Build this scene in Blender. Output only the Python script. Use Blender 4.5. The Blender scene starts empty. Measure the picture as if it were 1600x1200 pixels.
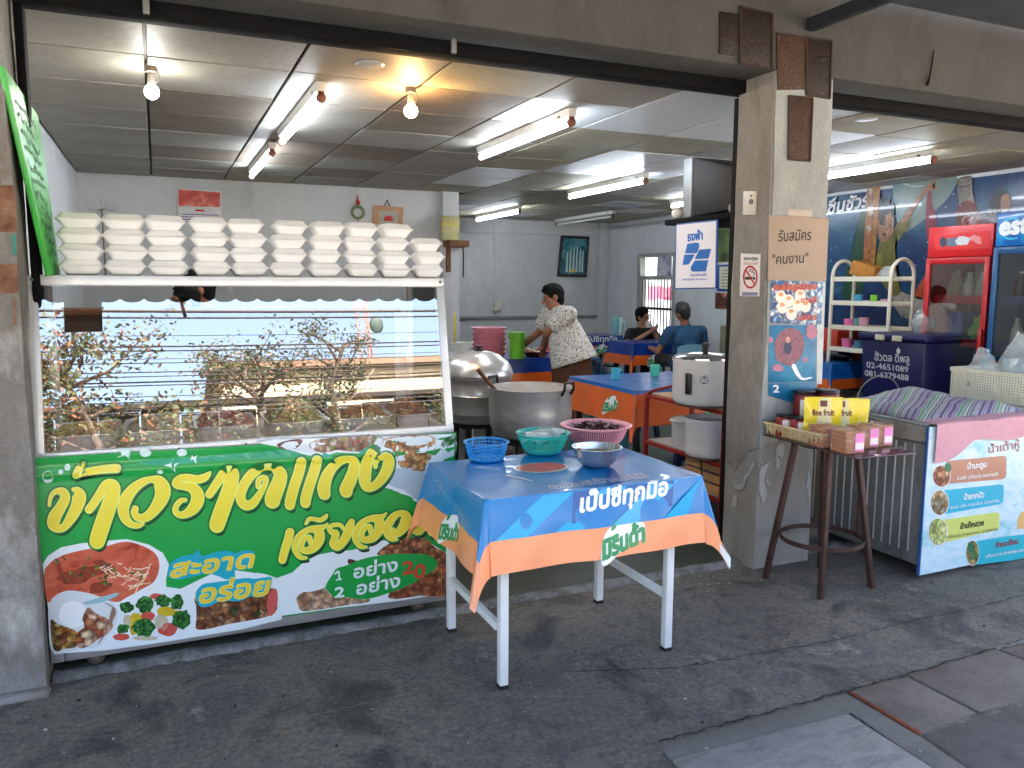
import bpy, bmesh, math, random
import numpy as np
from mathutils import Vector, Matrix
from mathutils.geometry import tessellate_polygon
R_ = math.radians
rnd = random.Random(11)
scene = bpy.context.scene
COL = scene.collection

# ---------------------------------------------------------------- camera
F, CX, CY, H = 1245.0, 800.0, 600.0, 1.5
RM = np.array([[0.9145326, -0.04552614, 0.40194216],
               [-0.40448511, -0.11442191, 0.90735849],
               [0.00468246, -0.99238853, -0.12305722]])
cam_d = bpy.data.cameras.new('camera')
cam = bpy.data.objects.new('camera', cam_d)
COL.objects.link(cam)
cam_d.sensor_width = 36.0
cam_d.lens = F / 1600.0 * 36.0
cam_d.clip_start = 0.05
cam_d.clip_end = 500.0
_r, _d, _f = RM[:, 0], RM[:, 1], RM[:, 2]
cam.matrix_world = Matrix(((_r[0], -_d[0], -_f[0], 0.0),
                           (_r[1], -_d[1], -_f[1], 0.0),
                           (_r[2], -_d[2], -_f[2], H),
                           (0, 0, 0, 1)))
scene.camera = cam

# ---------------------------------------------------------------- world, sun, exposure
SUN_EL, SUN_AZ = 52.0, 20.0           # azimuth from +Y (behind the shophouse) towards +X
world = bpy.data.worlds.new('World')
scene.world = world
world.use_nodes = True
wn = world.node_tree
sky = wn.nodes.new('ShaderNodeTexSky')
sky.sky_type = 'NISHITA'
sky.sun_disc = False
sky.sun_elevation = R_(SUN_EL)
sky.sun_rotation = R_(SUN_AZ)
sky.air_density = 1.0
sky.dust_density = 7.0
sky.ozone_density = 0.6
bg = wn.nodes['Background']
bg.inputs[1].default_value = 0.15
wn.links.new(sky.outputs[0], bg.inputs[0])
sun_d = bpy.data.lights.new('sun', 'SUN')
sun_d.energy = 4.0
sun_d.angle = R_(0.6)
sun_d.color = (1.0, 0.97, 0.93)
sun = bpy.data.objects.new('sun', sun_d)
COL.objects.link(sun)
_sd = Vector((math.sin(R_(SUN_AZ)) * math.cos(R_(SUN_EL)), math.cos(R_(SUN_AZ)) * math.cos(R_(SUN_EL)), math.sin(R_(SUN_EL))))
sun.rotation_euler = _sd.to_track_quat('Z', 'Y').to_euler()
sun.location = (4, 10, 12)
vs = scene.view_settings
vs.view_transform = 'Standard'
vs.look = 'None'
vs.gamma = 1.0
vs.exposure = EXPOSURE = 3.75
vs.use_curve_mapping = False
scene.render.engine = 'CYCLES'
cy = scene.cycles
cy.max_bounces = 7
cy.diffuse_bounces = 4
cy.glossy_bounces = 4
cy.transmission_bounces = 6
cy.transparent_max_bounces = 12
cy.caustics_reflective = False
cy.caustics_refractive = False
cy.sample_clamp_indirect = 6.0
try:
    cy.use_denoising = True
    cy.denoiser = 'OPENIMAGEDENOISE'
    cy.denoising_input_passes = 'RGB_ALBEDO_NORMAL'
except Exception:
    pass

# ---------------------------------------------------------------- photograph pixel -> point on a real plane of the place
def ray(x, y):
    return RM @ np.array([(x - CX) / F, (y - CY) / F, 1.0])
def onZ(x, y, z):
    r = ray(x, y); t = (z - H) / r[2]
    return Vector((r[0] * t, r[1] * t, z))
def onY(x, y, Y):
    r = ray(x, y); t = Y / r[1]
    return Vector((r[0] * t, Y, H + r[2] * t))
def onX(x, y, X):
    r = ray(x, y); t = X / r[0]
    return Vector((X, r[1] * t, H + r[2] * t))
def planeY(Y): return lambda x, y: onY(x, y, Y)
def planeX(X): return lambda x, y: onX(x, y, X)
def planeZ(z): return lambda x, y: onZ(x, y, z)

# ---------------------------------------------------------------- materials
def lin(c):
    return tuple((v / 12.92 if v <= 0.04045 else ((v + 0.055) / 1.055) ** 2.4) for v in [k / 255.0 for k in c])
MATS = {}
def mat(name, c, rough=0.5, metal=0.0, var=0.12, vs=6.0, bump=0.0, bs=60.0, spec=0.5, c2=None, alpha=1.0, trans=0.0,
        emit=0.0, sss=0.0, stretch=(1, 1, 1), coat=0.0, detail=6.0):
    if name in MATS: return MATS[name]
    m = bpy.data.materials.new(name); m.use_nodes = True
    nt = m.node_tree; b = nt.nodes['Principled BSDF']; L = nt.links
    base = lin(c)
    b.inputs['Roughness'].default_value = rough
    b.inputs['Metallic'].default_value = metal
    b.inputs['Specular IOR Level'].default_value = spec
    b.inputs['Alpha'].default_value = alpha
    b.inputs['Transmission Weight'].default_value = trans
    b.inputs['Coat Weight'].default_value = coat
    if sss:
        b.inputs['Subsurface Weight'].default_value = sss
        b.inputs['Subsurface Scale'].default_value = 0.01
    tc = nt.nodes.new('ShaderNodeTexCoord'); mp = nt.nodes.new('ShaderNodeMapping')
    mp.inputs['Scale'].default_value = stretch
    L.new(tc.outputs['Object'], mp.inputs[0])
    if var > 0 or c2:
        n = nt.nodes.new('ShaderNodeTexNoise'); n.inputs['Scale'].default_value = vs; n.inputs['Detail'].default_value = detail
        n.inputs['Roughness'].default_value = 0.62
        L.new(mp.outputs[0], n.inputs['Vector'])
        r = nt.nodes.new('ShaderNodeValToRGB')
        r.color_ramp.elements[0].position = 0.3; r.color_ramp.elements[1].position = 0.7
        a = tuple(max(0, v * (1 - var)) for v in base)
        d = lin(c2) if c2 else tuple(min(1, v * (1 + var)) for v in base)
        r.color_ramp.elements[0].color = a + (1,); r.color_ramp.elements[1].color = d + (1,)
        L.new(n.outputs['Fac'], r.inputs[0]); L.new(r.outputs[0], b.inputs['Base Color'])
        m['ramp'] = r.name
    else:
        b.inputs['Base Color'].default_value = base + (1,)
    if emit:
        b.inputs['Emission Color'].default_value = base + (1,)
        b.inputs['Emission Strength'].default_value = emit
    if bump:
        n2 = nt.nodes.new('ShaderNodeTexNoise'); n2.inputs['Scale'].default_value = bs; n2.inputs['Detail'].default_value = 5
        L.new(mp.outputs[0], n2.inputs['Vector'])
        bp = nt.nodes.new('ShaderNodeBump'); bp.inputs['Strength'].default_value = bump; bp.inputs['Distance'].default_value = 0.01
        L.new(n2.outputs['Fac'], bp.inputs['Height']); L.new(bp.outputs[0], b.inputs['Normal'])
    MATS[name] = m
    return m

def ramp_mat(name, stops, tex='NOISE', scale=8, rough=0.6, detail=8, stretch=(1, 1, 1), bump=0.3, bdist=0.005, metal=0.0, distort=0.0, spec=0.4, feat='F1', interp='LINEAR', coat=0.0):
    """several colours picked out by a noise or a cell texture"""
    if name in MATS: return MATS[name]
    m = bpy.data.materials.new(name); m.use_nodes = True
    nt = m.node_tree; b = nt.nodes['Principled BSDF']; L = nt.links
    b.inputs['Roughness'].default_value = rough; b.inputs['Metallic'].default_value = metal
    b.inputs['Specular IOR Level'].default_value = spec; b.inputs['Coat Weight'].default_value = coat
    tc = nt.nodes.new('ShaderNodeTexCoord'); mp = nt.nodes.new('ShaderNodeMapping'); mp.inputs['Scale'].default_value = stretch
    L.new(tc.outputs['Object'], mp.inputs[0])
    src = mp.outputs[0]
    if tex == 'NOISE':
        n = nt.nodes.new('ShaderNodeTexNoise'); n.inputs['Scale'].default_value = scale; n.inputs['Detail'].default_value = detail
        n.inputs['Distortion'].default_value = distort; n.inputs['Roughness'].default_value = 0.65
        L.new(src, n.inputs['Vector']); fac = n.outputs['Fac']
    else:
        n0 = nt.nodes.new('ShaderNodeTexNoise'); n0.inputs['Scale'].default_value = scale * 0.8; n0.inputs['Detail'].default_value = 3
        L.new(src, n0.inputs['Vector'])
        ad = nt.nodes.new('ShaderNodeVectorMath'); ad.operation = 'MULTIPLY_ADD'
        ad.inputs[1].default_value = (1.5 / scale,) * 3
        L.new(n0.outputs['Color'], ad.inputs[0]); L.new(src, ad.inputs[2])
        n = nt.nodes.new('ShaderNodeTexVoronoi'); n.inputs['Scale'].default_value = scale; n.feature = feat
        L.new(ad.outputs[0], n.inputs['Vector'])
        if feat == 'F1':
            sp = nt.nodes.new('ShaderNodeSeparateColor'); L.new(n.outputs['Color'], sp.inputs[0]); fac = sp.outputs[0]
        else:
            fac = n.outputs['Distance']
    r = nt.nodes.new('ShaderNodeValToRGB'); cr = r.color_ramp; cr.interpolation = interp
    while len(cr.elements) < len(stops): cr.elements.new(0.5)
    for e, (p, c) in zip(cr.elements, stops):
        e.position = p; e.color = lin(c) + (1,)
    L.new(fac, r.inputs[0]); out_c = r.outputs[0]
    if tex != 'NOISE' and feat == 'F1':  # cell rims painted darker, as shade between rounded pieces
        mr = nt.nodes.new('ShaderNodeMapRange'); mr.inputs[1].default_value = 0.1; mr.inputs[2].default_value = 0.75; mr.inputs[3].default_value = 1.2; mr.inputs[4].default_value = 0.35
        L.new(n.outputs['Distance'], mr.inputs[0])
        mx = nt.nodes.new('ShaderNodeMix'); mx.data_type = 'RGBA'; mx.blend_type = 'MULTIPLY'; mx.inputs[0].default_value = 1.0
        L.new(out_c, mx.inputs[6]); L.new(mr.outputs[0], mx.inputs[7]); out_c = mx.outputs[2]
    L.new(out_c, b.inputs['Base Color'])
    if bump:
        bp = nt.nodes.new('ShaderNodeBump'); bp.inputs['Strength'].default_value = bump; bp.inputs['Distance'].default_value = bdist
        h = n.outputs['Distance'] if tex != 'NOISE' else fac
        L.new(h, bp.inputs['Height']); L.new(bp.outputs[0], b.inputs['Normal'])
    MATS[name] = m
    return m

def glow(name, c, s):
    if name in MATS: return MATS[name]
    m = bpy.data.materials.new(name); m.use_nodes = True
    nt = m.node_tree; nt.nodes.clear()
    e = nt.nodes.new('ShaderNodeEmission'); o = nt.nodes.new('ShaderNodeOutputMaterial')
    e.inputs[0].default_value = lin(c) + (1,); e.inputs[1].default_value = s
    nt.links.new(e.outputs[0], o.inputs[0]); MATS[name] = m
    return m

def pane(name, refl, tint=(255, 255, 255), rough=0.0):
    """thin sheet of glass or film: lets light through and mirrors a share of it"""
    if name in MATS: return MATS[name]
    m = bpy.data.materials.new(name); m.use_nodes = True
    nt = m.node_tree; nt.nodes.clear(); L = nt.links
    t = nt.nodes.new('ShaderNodeBsdfTransparent'); t.inputs[0].default_value = lin(tint) + (1,)
    g = nt.nodes.new('ShaderNodeBsdfGlossy'); g.inputs['Roughness'].default_value = rough
    lw = nt.nodes.new('ShaderNodeLayerWeight'); lw.inputs[0].default_value = 0.35
    mr = nt.nodes.new('ShaderNodeMapRange'); mr.inputs[3].default_value = refl; mr.inputs[4].default_value = 1.0
    L.new(lw.outputs['Fresnel'], mr.inputs[0])
    mx = nt.nodes.new('ShaderNodeMixShader'); o = nt.nodes.new('ShaderNodeOutputMaterial')
    L.new(mr.outputs[0], mx.inputs[0]); L.new(t.outputs[0], mx.inputs[1]); L.new(g.outputs[0], mx.inputs[2]); L.new(mx.outputs[0], o.inputs[0])
    MATS[name] = m
    return m

# ---------------------------------------------------------------- mesh building
class MB:
    def __init__(s): s.v = []; s.f = []; s.m = []; s.k = 0
    def add(s, vs, fs):
        n = len(s.v); s.v += [tuple(v) for v in vs]; s.f += [tuple(i + n for i in f) for f in fs]; s.m += [s.k] * len(fs); return s
    def box(s, x0, x1, y0, y1, z0, z1):
        return s.hexa([(x0, y0, z0), (x1, y0, z0), (x1, y1, z0), (x0, y1, z0), (x0, y0, z1), (x1, y0, z1), (x1, y1, z1), (x0, y1, z1)])
    def hexa(s, p):
        return s.add(p, [(0, 3, 2, 1), (4, 5, 6, 7), (0, 1, 5, 4), (1, 2, 6, 5), (2, 3, 7, 6), (3, 0, 4, 7)])
    def obox(s, c, size, rz=0.0, rx=0.0, ry=0.0):
        M_ = Matrix.Translation(c) @ Matrix.Rotation(rz, 4, 'Z') @ Matrix.Rotation(ry, 4, 'Y') @ Matrix.Rotation(rx, 4, 'X')
        a, b, d = [k / 2 for k in size]
        return s.hexa([M_ @ Vector(q) for q in [(-a, -b, -d), (a, -b, -d), (a, b, -d), (-a, b, -d), (-a, -b, d), (a, -b, d), (a, b, d), (-a, b, d)]])
    def bar(s, p0, p1, w, d, up=(0, 0, 1)):
        p0 = Vector(p0); p1 = Vector(p1); t = (p1 - p0).normalized(); u = Vector(up)
        if abs(t.dot(u)) > 0.97: u = Vector((0, 1, 0))
        a = t.cross(u).normalized() * w / 2; b = a.cross(t).normalized() * d / 2
        return s.hexa([p0 - a - b, p0 + a - b, p0 + a + b, p0 - a + b, p1 - a - b, p1 + a - b, p1 + a + b, p1 - a + b])
    def cyl(s, p0, p1, r0, r1=None, n=16, cap=True):
        return s.tube([p0, p1], [r0, r0 if r1 is None else r1], n, cap)
    def tube(s, pts, r, n=8, cap=True, closed=False):
        pts = [Vector(p) for p in pts]; k = len(pts)
        rr = r if isinstance(r, (list, tuple)) else [r] * k
        vs = []; prev = None
        for i, p in enumerate(pts):
            if closed: t = pts[(i + 1) % k] - pts[i - 1]
            else: t = pts[min(i + 1, k - 1)] - pts[max(i - 1, 0)]
            t.normalize()
            if prev is None:
                u = Vector((0, 0, 1)) if abs(t.z) < 0.9 else Vector((1, 0, 0))
                a = t.cross(u).normalized()
            else:
                a = (prev - t * prev.dot(t))
                if a.length < 1e-6: a = t.orthogonal()
                a.normalize()
            prev = a; b = t.cross(a)
            for j in range(n):
                q = 2 * math.pi * j / n
                vs.append(p + (a * math.cos(q) + b * math.sin(q)) * rr[i])
        fs = []
        for i in range(k if closed else k - 1):
            for j in range(n):
                i2 = (i + 1) % k
                fs.append((i * n + j, i * n + (j + 1) % n, i2 * n + (j + 1) % n, i2 * n + j))
        if cap and not closed:
            fs.append(tuple(range(n - 1, -1, -1))); fs.append(tuple((k - 1) * n + j for j in range(n)))
        return s.add(vs, fs)
    def lathe(s, c, prof, n=32, sx=1.0, sy=1.0, a0=0.0, a1=2 * math.pi):
        c = Vector(c); full = abs(a1 - a0 - 2 * math.pi) < 1e-6
        vs = []; m = n if full else n + 1
        for (r, z) in prof:
            for j in range(m):
                q = a0 + (a1 - a0) * j / n
                vs.append((c.x + r * math.cos(q) * sx, c.y + r * math.sin(q) * sy, c.z + z))
        fs = []
        for i in range(len(prof) - 1):
            for j in range(n):
                j2 = (j + 1) % m
                fs.append((i * m + j, i * m + j2, (i + 1) * m + j2, (i + 1) * m + j))
        return s.add(vs, fs)
    def ball(s, c, r, n=12, m=8, rot=None):
        if not isinstance(r, (tuple, list)): r = (r, r, r)
        c = Vector(c); vs = []; 
        def P(x, y, z):
            q = Vector((x * r[0], y * r[1], z * r[2]))
            return c + (rot @ q if rot else q)
        vs.append(P(0, 0, -1))
        for i in range(1, m):
            a = -math.pi / 2 + math.pi * i / m
            for j in range(n):
                b = 2 * math.pi * j / n
                vs.append(P(math.cos(a) * math.cos(b), math.cos(a) * math.sin(b), math.sin(a)))
        vs.append(P(0, 0, 1)); fs = []
        for j in range(n): fs.append((0, 1 + (j + 1) % n, 1 + j))
        for i in range(m - 2):
            for j in range(n):
                fs.append((1 + i * n + j, 1 + i * n + (j + 1) % n, 1 + (i + 1) * n + (j + 1) % n, 1 + (i + 1) * n + j))
        e = len(vs) - 1
        for j in range(n): fs.append((e, 1 + (m - 2) * n + j, 1 + (m - 2) * n + (j + 1) % n))
        return s.add(vs, fs)
    def capsule(s, p0, p1, r0, r1, n=12):
        p0 = Vector(p0); p1 = Vector(p1)
        s.tube([p0, p1], [r0, r1], n); s.ball(p0, r0, n, 8); s.ball(p1, r1, n, 8); return s
    def prism(s, pts, d):
        """closed outline (3D points) pushed along d"""
        pts = [Vector(p) for p in pts]; d = Vector(d); k = len(pts)
        tri = tessellate_polygon([pts])
        vs = pts + [p + d for p in pts]
        fs = [tuple(t) for t in tri] + [tuple(i + k for i in reversed(t)) for t in tri]
        fs += [(i, (i + 1) % k, (i + 1) % k + k, i + k) for i in range(k)]
        return s.add(vs, fs)
    def grid(s, fn, nu, nv):
        vs = [fn(i / nu, j / nv) for j in range(nv + 1) for i in range(nu + 1)]
        w = nu + 1
        return s.add(vs, [(j * w + i, j * w + i + 1, (j + 1) * w + i + 1, (j + 1) * w + i) for j in range(nv) for i in range(nu)])
    def mesh(s, name, mats, bevel=0.0, smooth=40, seg=2, fix=True):
        me = bpy.data.meshes.new(name)
        me.from_pydata(s.v, [], s.f)
        mats = mats if isinstance(mats, (list, tuple)) else [mats]
        for m_ in mats: me.materials.append(m_)
        if len(mats) > 1: me.polygons.foreach_set('material_index', s.m)
        if bevel or fix:
            bm = bmesh.new(); bm.from_mesh(me)
            if fix:
                bmesh.ops.remove_doubles(bm, verts=bm.verts, dist=1e-5)
                bmesh.ops.recalc_face_normals(bm, faces=bm.faces)
            if bevel:
                es = [e for e in bm.edges if len(e.link_faces) == 2 and e.calc_face_angle(0) > 0.6]
                bmesh.ops.bevel(bm, geom=es, offset=bevel, segments=seg, affect='EDGES', profile=0.5, clamp_overlap=True)
            bm.to_mesh(me); bm.free()
        if smooth:
            me.polygons.foreach_set('use_smooth', [True] * len(me.polygons))
            me.set_sharp_from_angle(angle=R_(smooth))
        me.update()
        return me
    def build(s, name, mats, parent=None, bevel=0.0, smooth=40, world=True, seg=2, fix=True):
        return obj(name, s.mesh(name, mats, bevel, smooth, seg, fix), parent, world)

def wloc(o):
    p = Vector(o.location)
    while o.parent: o = o.parent; p += Vector(o.location)
    return p
def obj(name, me, parent=None, world=True):
    o = bpy.data.objects.new(name, me); COL.objects.link(o)
    if parent is not None:
        o.parent = parent
        if world: o.location = -wloc(parent)
    return o
def thing(name, label, cat, loc=(0, 0, 0), group=None, rz=0.0):
    o = bpy.data.objects.new(name, None); COL.objects.link(o)
    o.empty_display_size = 0.1; o.location = loc; o.rotation_euler = (0, 0, rz)
    return tag(o, label, cat, group)
def tag(o, label, cat, group=None, kind=None):
    if label: o['label'] = label
    if cat: o['category'] = cat
    if group: o['group'] = group
    if kind: o['kind'] = kind
    return o
def dup(root, loc, rz=None, label=None, group=None, parent=None):
    r = root.copy(); COL.objects.link(r); r.location = loc
    if rz is not None: r.rotation_euler = (0, 0, rz)
    if label: r['label'] = label
    if group: r['group'] = group
    if parent: r.parent = parent
    def kids(src, dst):
        for ch in src.children:
            c = ch.copy(); COL.objects.link(c); c.parent = dst; kids(ch, c)
    kids(root, r)
    return r
def V(*a): return Vector(a)
def catmull(pts, n=8, closed=False):
    P = [np.array(p, float) for p in pts]; k = len(P); out = []
    rng = range(k) if closed else range(k - 1)
    for i in rng:
        p1, p2 = P[i], P[(i + 1) % k]
        p0 = P[i - 1] if (i > 0 or closed) else 2 * p1 - p2
        p3 = P[(i + 2) % k] if (i + 2 < k or closed) else 2 * p2 - p1
        for j in range(n):
            t = j / n
            out.append(0.5 * (2 * p1 + (p2 - p0) * t + (2 * p0 - 5 * p1 + 4 * p2 - p3) * t * t + (3 * p1 - p0 - 3 * p2 + p3) * t ** 3))
    if not closed: out.append(P[-1])
    return [tuple(o) for o in out]

# ---------------------------------------------------------------- flat print: outlines, brush strokes and lettering laid on a surface
def tess(polys3, maxlen):
    bm = bmesh.new()
    for pl in polys3:
        try:
            vs = [bm.verts.new(p) for p in pl]; bm.faces.new(vs)
        except ValueError: pass
    bmesh.ops.triangulate(bm, faces=bm.faces)
    if maxlen:
        for _ in range(4):
            es = [e for e in bm.edges if e.calc_length() > maxlen]
            if not es: break
            bmesh.ops.subdivide_edges(bm, edges=es, cuts=1, use_grid_fill=False)
            bmesh.ops.triangulate(bm, faces=bm.faces)
    bm.verts.index_update()
    out = ([v.co.copy() for v in bm.verts], [[v.index for v in f.verts] for f in bm.faces])
    bm.free(); return out
def print_poly(name, polys, fn, m, parent, lift, warp=None, maxlen=0.0, smooth=6):
    """polys: outlines in photograph pixels (or any 2D coordinates fn maps); lift: vector off the carrier"""
    if len(polys) > 1:
        return [print_poly(name, [p], fn, m, parent, lift, warp, maxlen, smooth) for p in polys][-1]
    p3 = []
    for pl in polys:
        q = catmull(pl, smooth, True) if smooth else pl
        p3.append([fn(*p[:2]) for p in q])
    vs, fs = tess(p3, maxlen)
    lift = Vector(lift)
    vs = [(warp(v) if warp else v) + lift for v in vs]
    b = MB(); b.add(vs, fs)
    return b.build(name, m, parent, smooth=0, fix=False)
def ribbon(pts, n=7, grow=0.0):
    q = catmull(pts, n); L_ = []; R2 = []
    for i, p in enumerate(q):
        a = q[max(i - 1, 0)]; c = q[min(i + 1, len(q) - 1)]
        dx, dy = c[0] - a[0], c[1] - a[1]; d = math.hypot(dx, dy) or 1
        w = max(1e-5, p[2] / 2 + grow)
        L_.append((p[0] - dy / d * w, p[1] + dx / d * w)); R2.append((p[0] + dy / d * w, p[1] - dx / d * w))
    return q, L_, R2
def print_brush(name, strokes, fn, m, parent, lift, grow=0.0, warp=None, rise=0.0003, cap=True):
    b = MB(); lift = Vector(lift); un = lift.normalized()
    for st in strokes:
        q, A, B = ribbon(st, 7, grow); k = len(q)
        def up(p, i):
            v = fn(*p); v = warp(v) if warp else v
            return v + lift + un * rise * i / k
        vs = []
        for i in range(k): vs += [up(A[i], i), up(B[i], i)]
        b.add(vs, [(2 * i, 2 * i + 1, 2 * i + 3, 2 * i + 2) for i in range(k - 1)])
        if cap:
            for e, o_ in ((0, 1), (k - 1, k - 2)):
                c0 = q[e]; w = max(1e-5, c0[2] / 2 + grow)
                t = math.atan2(c0[1] - q[o_][1], c0[0] - q[o_][0])
                arc = [(c0[0] + w * math.cos(t + a), c0[1] + w * math.sin(t + a)) for a in [math.pi * (j / 8 - 0.5) for j in range(9)]]
                b.add([up(p, e) for p in arc], [tuple(range(9))])
    return b.build(name, m, parent, smooth=0, fix=False)
_TX = {}
def text_mesh(s):
    if s in _TX: return _TX[s]
    c = bpy.data.curves.new('lettering', 'FONT'); c.body = s; c.resolution_u = 3
    o = bpy.data.objects.new('lettering', c); COL.objects.link(o)
    bpy.context.view_layer.update()
    me = bpy.data.meshes.new_from_object(o.evaluated_get(bpy.context.evaluated_depsgraph_get()))
    vs = [(v.co.x, v.co.y) for v in me.vertices]; fs = [tuple(p.vertices) for p in me.polygons]
    bpy.data.objects.remove(o); bpy.data.curves.remove(c); bpy.data.meshes.remove(me)
    x0 = min(v[0] for v in vs); x1 = max(v[0] for v in vs)
    _TX[s] = ([((v[0] - x0) / (x1 - x0), v[1]) for v in vs], fs, x1 - x0)
    return _TX[s]
def print_text(name, s, fn, p0, p1, em, m, parent, lift, bold=0.0, warp=None, slant=0.0, grow=0.0):
    """p0, p1: ends of the baseline, em: vector of one em up, all in the 2D coordinates fn maps"""
    vs, fs, w = text_mesh(s); b = MB(); lift = Vector(lift); un = lift.normalized()
    ln = math.hypot(p1[0] - p0[0], p1[1] - p0[1]); ex = ((p1[0] - p0[0]) / ln, (p1[1] - p0[1]) / ln)
    eml = math.hypot(*em)
    offs = [(0, 0)]
    if bold:
        offs = [(bold * math.cos(a), bold * math.sin(a)) for a in [2 * math.pi * k / 8 for k in range(8)]] + [(0, 0)]
    for k, (ox, oy) in enumerate(offs):
        vv = []
        for (u, y) in vs:
            x = p0[0] + (p1[0] - p0[0]) * u + em[0] * (y + oy) + ex[0] * (ox + slant * y) * eml
            y2 = p0[1] + (p1[1] - p0[1]) * u + em[1] * (y + oy) + ex[1] * (ox + slant * y) * eml
            v = fn(x, y2); v = warp(v) if warp else v
            vv.append(v + lift + un * 0.00004 * k)
        b.add(vv, fs)
    return b.build(name, m, parent, smooth=0, fix=False)
def wob(cx, cy, rx, ry, n=14, j=0.18, seed=0, rot=0.0):
    r = random.Random(seed); out = []
    for i in range(n):
        a = 2 * math.pi * i / n; k = 1 + r.uniform(-j, j); x, y = rx * k * math.cos(a), ry * k * math.sin(a)
        out.append((cx + x * math.cos(rot) - y * math.sin(rot), cy + x * math.sin(rot) + y * math.cos(rot)))
    return out
ORD = ['first', 'second', 'third', 'fourth', 'fifth', 'sixth', 'seventh', 'eighth', 'ninth', 'tenth', 'eleventh', 'twelfth']
# ================================================================= the setting
def ground_mat(name, cols, speck=(150, 150, 145), scale=1.3):
    m = bpy.data.materials.new(name); m.use_nodes = True
    nt = m.node_tree; b = nt.nodes['Principled BSDF']; L = nt.links
    b.inputs['Specular IOR Level'].default_value = 0.35
    tc = nt.nodes.new('ShaderNodeTexCoord'); o = tc.outputs['Object']
    n1 = nt.nodes.new('ShaderNodeTexNoise'); n1.inputs['Scale'].default_value = scale; n1.inputs['Detail'].default_value = 10; n1.inputs['Roughness'].default_value = 0.68
    n1.inputs['Distortion'].default_value = 0.6
    r1 = nt.nodes.new('ShaderNodeValToRGB'); cr = r1.color_ramp
    while len(cr.elements) < len(cols): cr.elements.new(0.5)
    for i, (e, c) in enumerate(zip(cr.elements, cols)):
        e.position = 0.28 + 0.44 * i / (len(cols) - 1); e.color = lin(c) + (1,)
    L.new(o, n1.inputs['Vector']); L.new(n1.outputs['Fac'], r1.inputs[0])
    n2 = nt.nodes.new('ShaderNodeTexNoise'); n2.inputs['Scale'].default_value = 48; n2.inputs['Detail'].default_value = 9; n2.inputs['Roughness'].default_value = 0.75
    r2 = nt.nodes.new('ShaderNodeValToRGB'); r2.color_ramp.elements[0].color = (0.36, 0.36, 0.37, 1); r2.color_ramp.elements[1].color = (1.5, 1.48, 1.44, 1)
    r2.color_ramp.elements[0].position = 0.3; r2.color_ramp.elements[1].position = 0.72
    L.new(o, n2.inputs['Vector']); L.new(n2.outputs['Fac'], r2.inputs[0])
    mx = nt.nodes.new('ShaderNodeMix'); mx.data_type = 'RGBA'; mx.blend_type = 'MULTIPLY'; mx.inputs[0].default_value = 1.0
    L.new(r1.outputs[0], mx.inputs[6]); L.new(r2.outputs[0], mx.inputs[7])
    n3 = nt.nodes.new('ShaderNodeTexNoise'); n3.inputs['Scale'].default_value = 0.7; n3.inputs['Detail'].default_value = 7; n3.inputs['Distortion'].default_value = 1.0
    r4 = nt.nodes.new('ShaderNodeValToRGB'); r4.color_ramp.elements[0].color = (0.82, 0.82, 0.83, 1); r4.color_ramp.elements[1].color = (1.1, 1.09, 1.07, 1)
    r4.color_ramp.elements[0].position = 0.38; r4.color_ramp.elements[1].position = 0.6
    L.new(o, n3.inputs['Vector']); L.new(n3.outputs['Fac'], r4.inputs[0])
    m5 = nt.nodes.new('ShaderNodeMix'); m5.data_type = 'RGBA'; m5.blend_type = 'MULTIPLY'; m5.inputs[0].default_value = 1.0
    L.new(mx.outputs[2], m5.inputs[6]); L.new(r4.outputs[0], m5.inputs[7])
    last = m5.outputs[2]
    for sc_, thr, colr in ((38, 0.10, speck), (21, 0.075, (16, 16, 18)), (9, 0.05, (190, 190, 180))):
        v = nt.nodes.new('ShaderNodeTexVoronoi'); v.inputs['Scale'].default_value = sc_
        L.new(o, v.inputs['Vector'])
        sp = nt.nodes.new('ShaderNodeSeparateColor'); L.new(v.outputs['Color'], sp.inputs[0])
        ml = nt.nodes.new('ShaderNodeMath'); ml.operation = 'MULTIPLY'; ml.inputs[1].default_value = thr * 2; L.new(sp.outputs[0], ml.inputs[0])
        s2 = nt.nodes.new('ShaderNodeMath'); s2.operation = 'SUBTRACT'; s2.inputs[1].default_value = thr * 0.9; L.new(ml.outputs[0], s2.inputs[0])
        lt = nt.nodes.new('ShaderNodeMath'); lt.operation = 'LESS_THAN'; L.new(v.outputs['Distance'], lt.inputs[0]); L.new(s2.outputs[0], lt.inputs[1])
        m2 = nt.nodes.new('ShaderNodeMix'); m2.data_type = 'RGBA'
        m2.inputs[7].default_value = lin(colr) + (1,)
        mm = nt.nodes.new('ShaderNodeMath'); mm.operation = 'MULTIPLY'; mm.inputs[1].default_value = 0.75; L.new(lt.outputs[0], mm.inputs[0])
        L.new(mm.outputs[0], m2.inputs[0]); L.new(last, m2.inputs[6]); last = m2.outputs[2]
    L.new(last, b.inputs['Base Color'])
    r3 = nt.nodes.new('ShaderNodeMapRange'); r3.inputs[3].default_value = 0.55; r3.inputs[4].default_value = 0.9
    L.new(n1.outputs['Fac'], r3.inputs[0]); L.new(r3.outputs[0], b.inputs['Roughness'])
    ad = nt.nodes.new('ShaderNodeMath'); ad.operation = 'MULTIPLY_ADD'; ad.inputs[1].default_value = 0.35
    L.new(n2.outputs['Fac'], ad.inputs[0]); L.new(n1.outputs['Fac'], ad.inputs[2])
    bp = nt.nodes.new('ShaderNodeBump'); bp.inputs['Strength'].default_value = 0.6; bp.inputs['Distance'].default_value = 0.012
    L.new(ad.outputs[0], bp.inputs['Height']); L.new(bp.outputs[0], b.inputs['Normal'])
    MATS[name] = m
    return m

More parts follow.
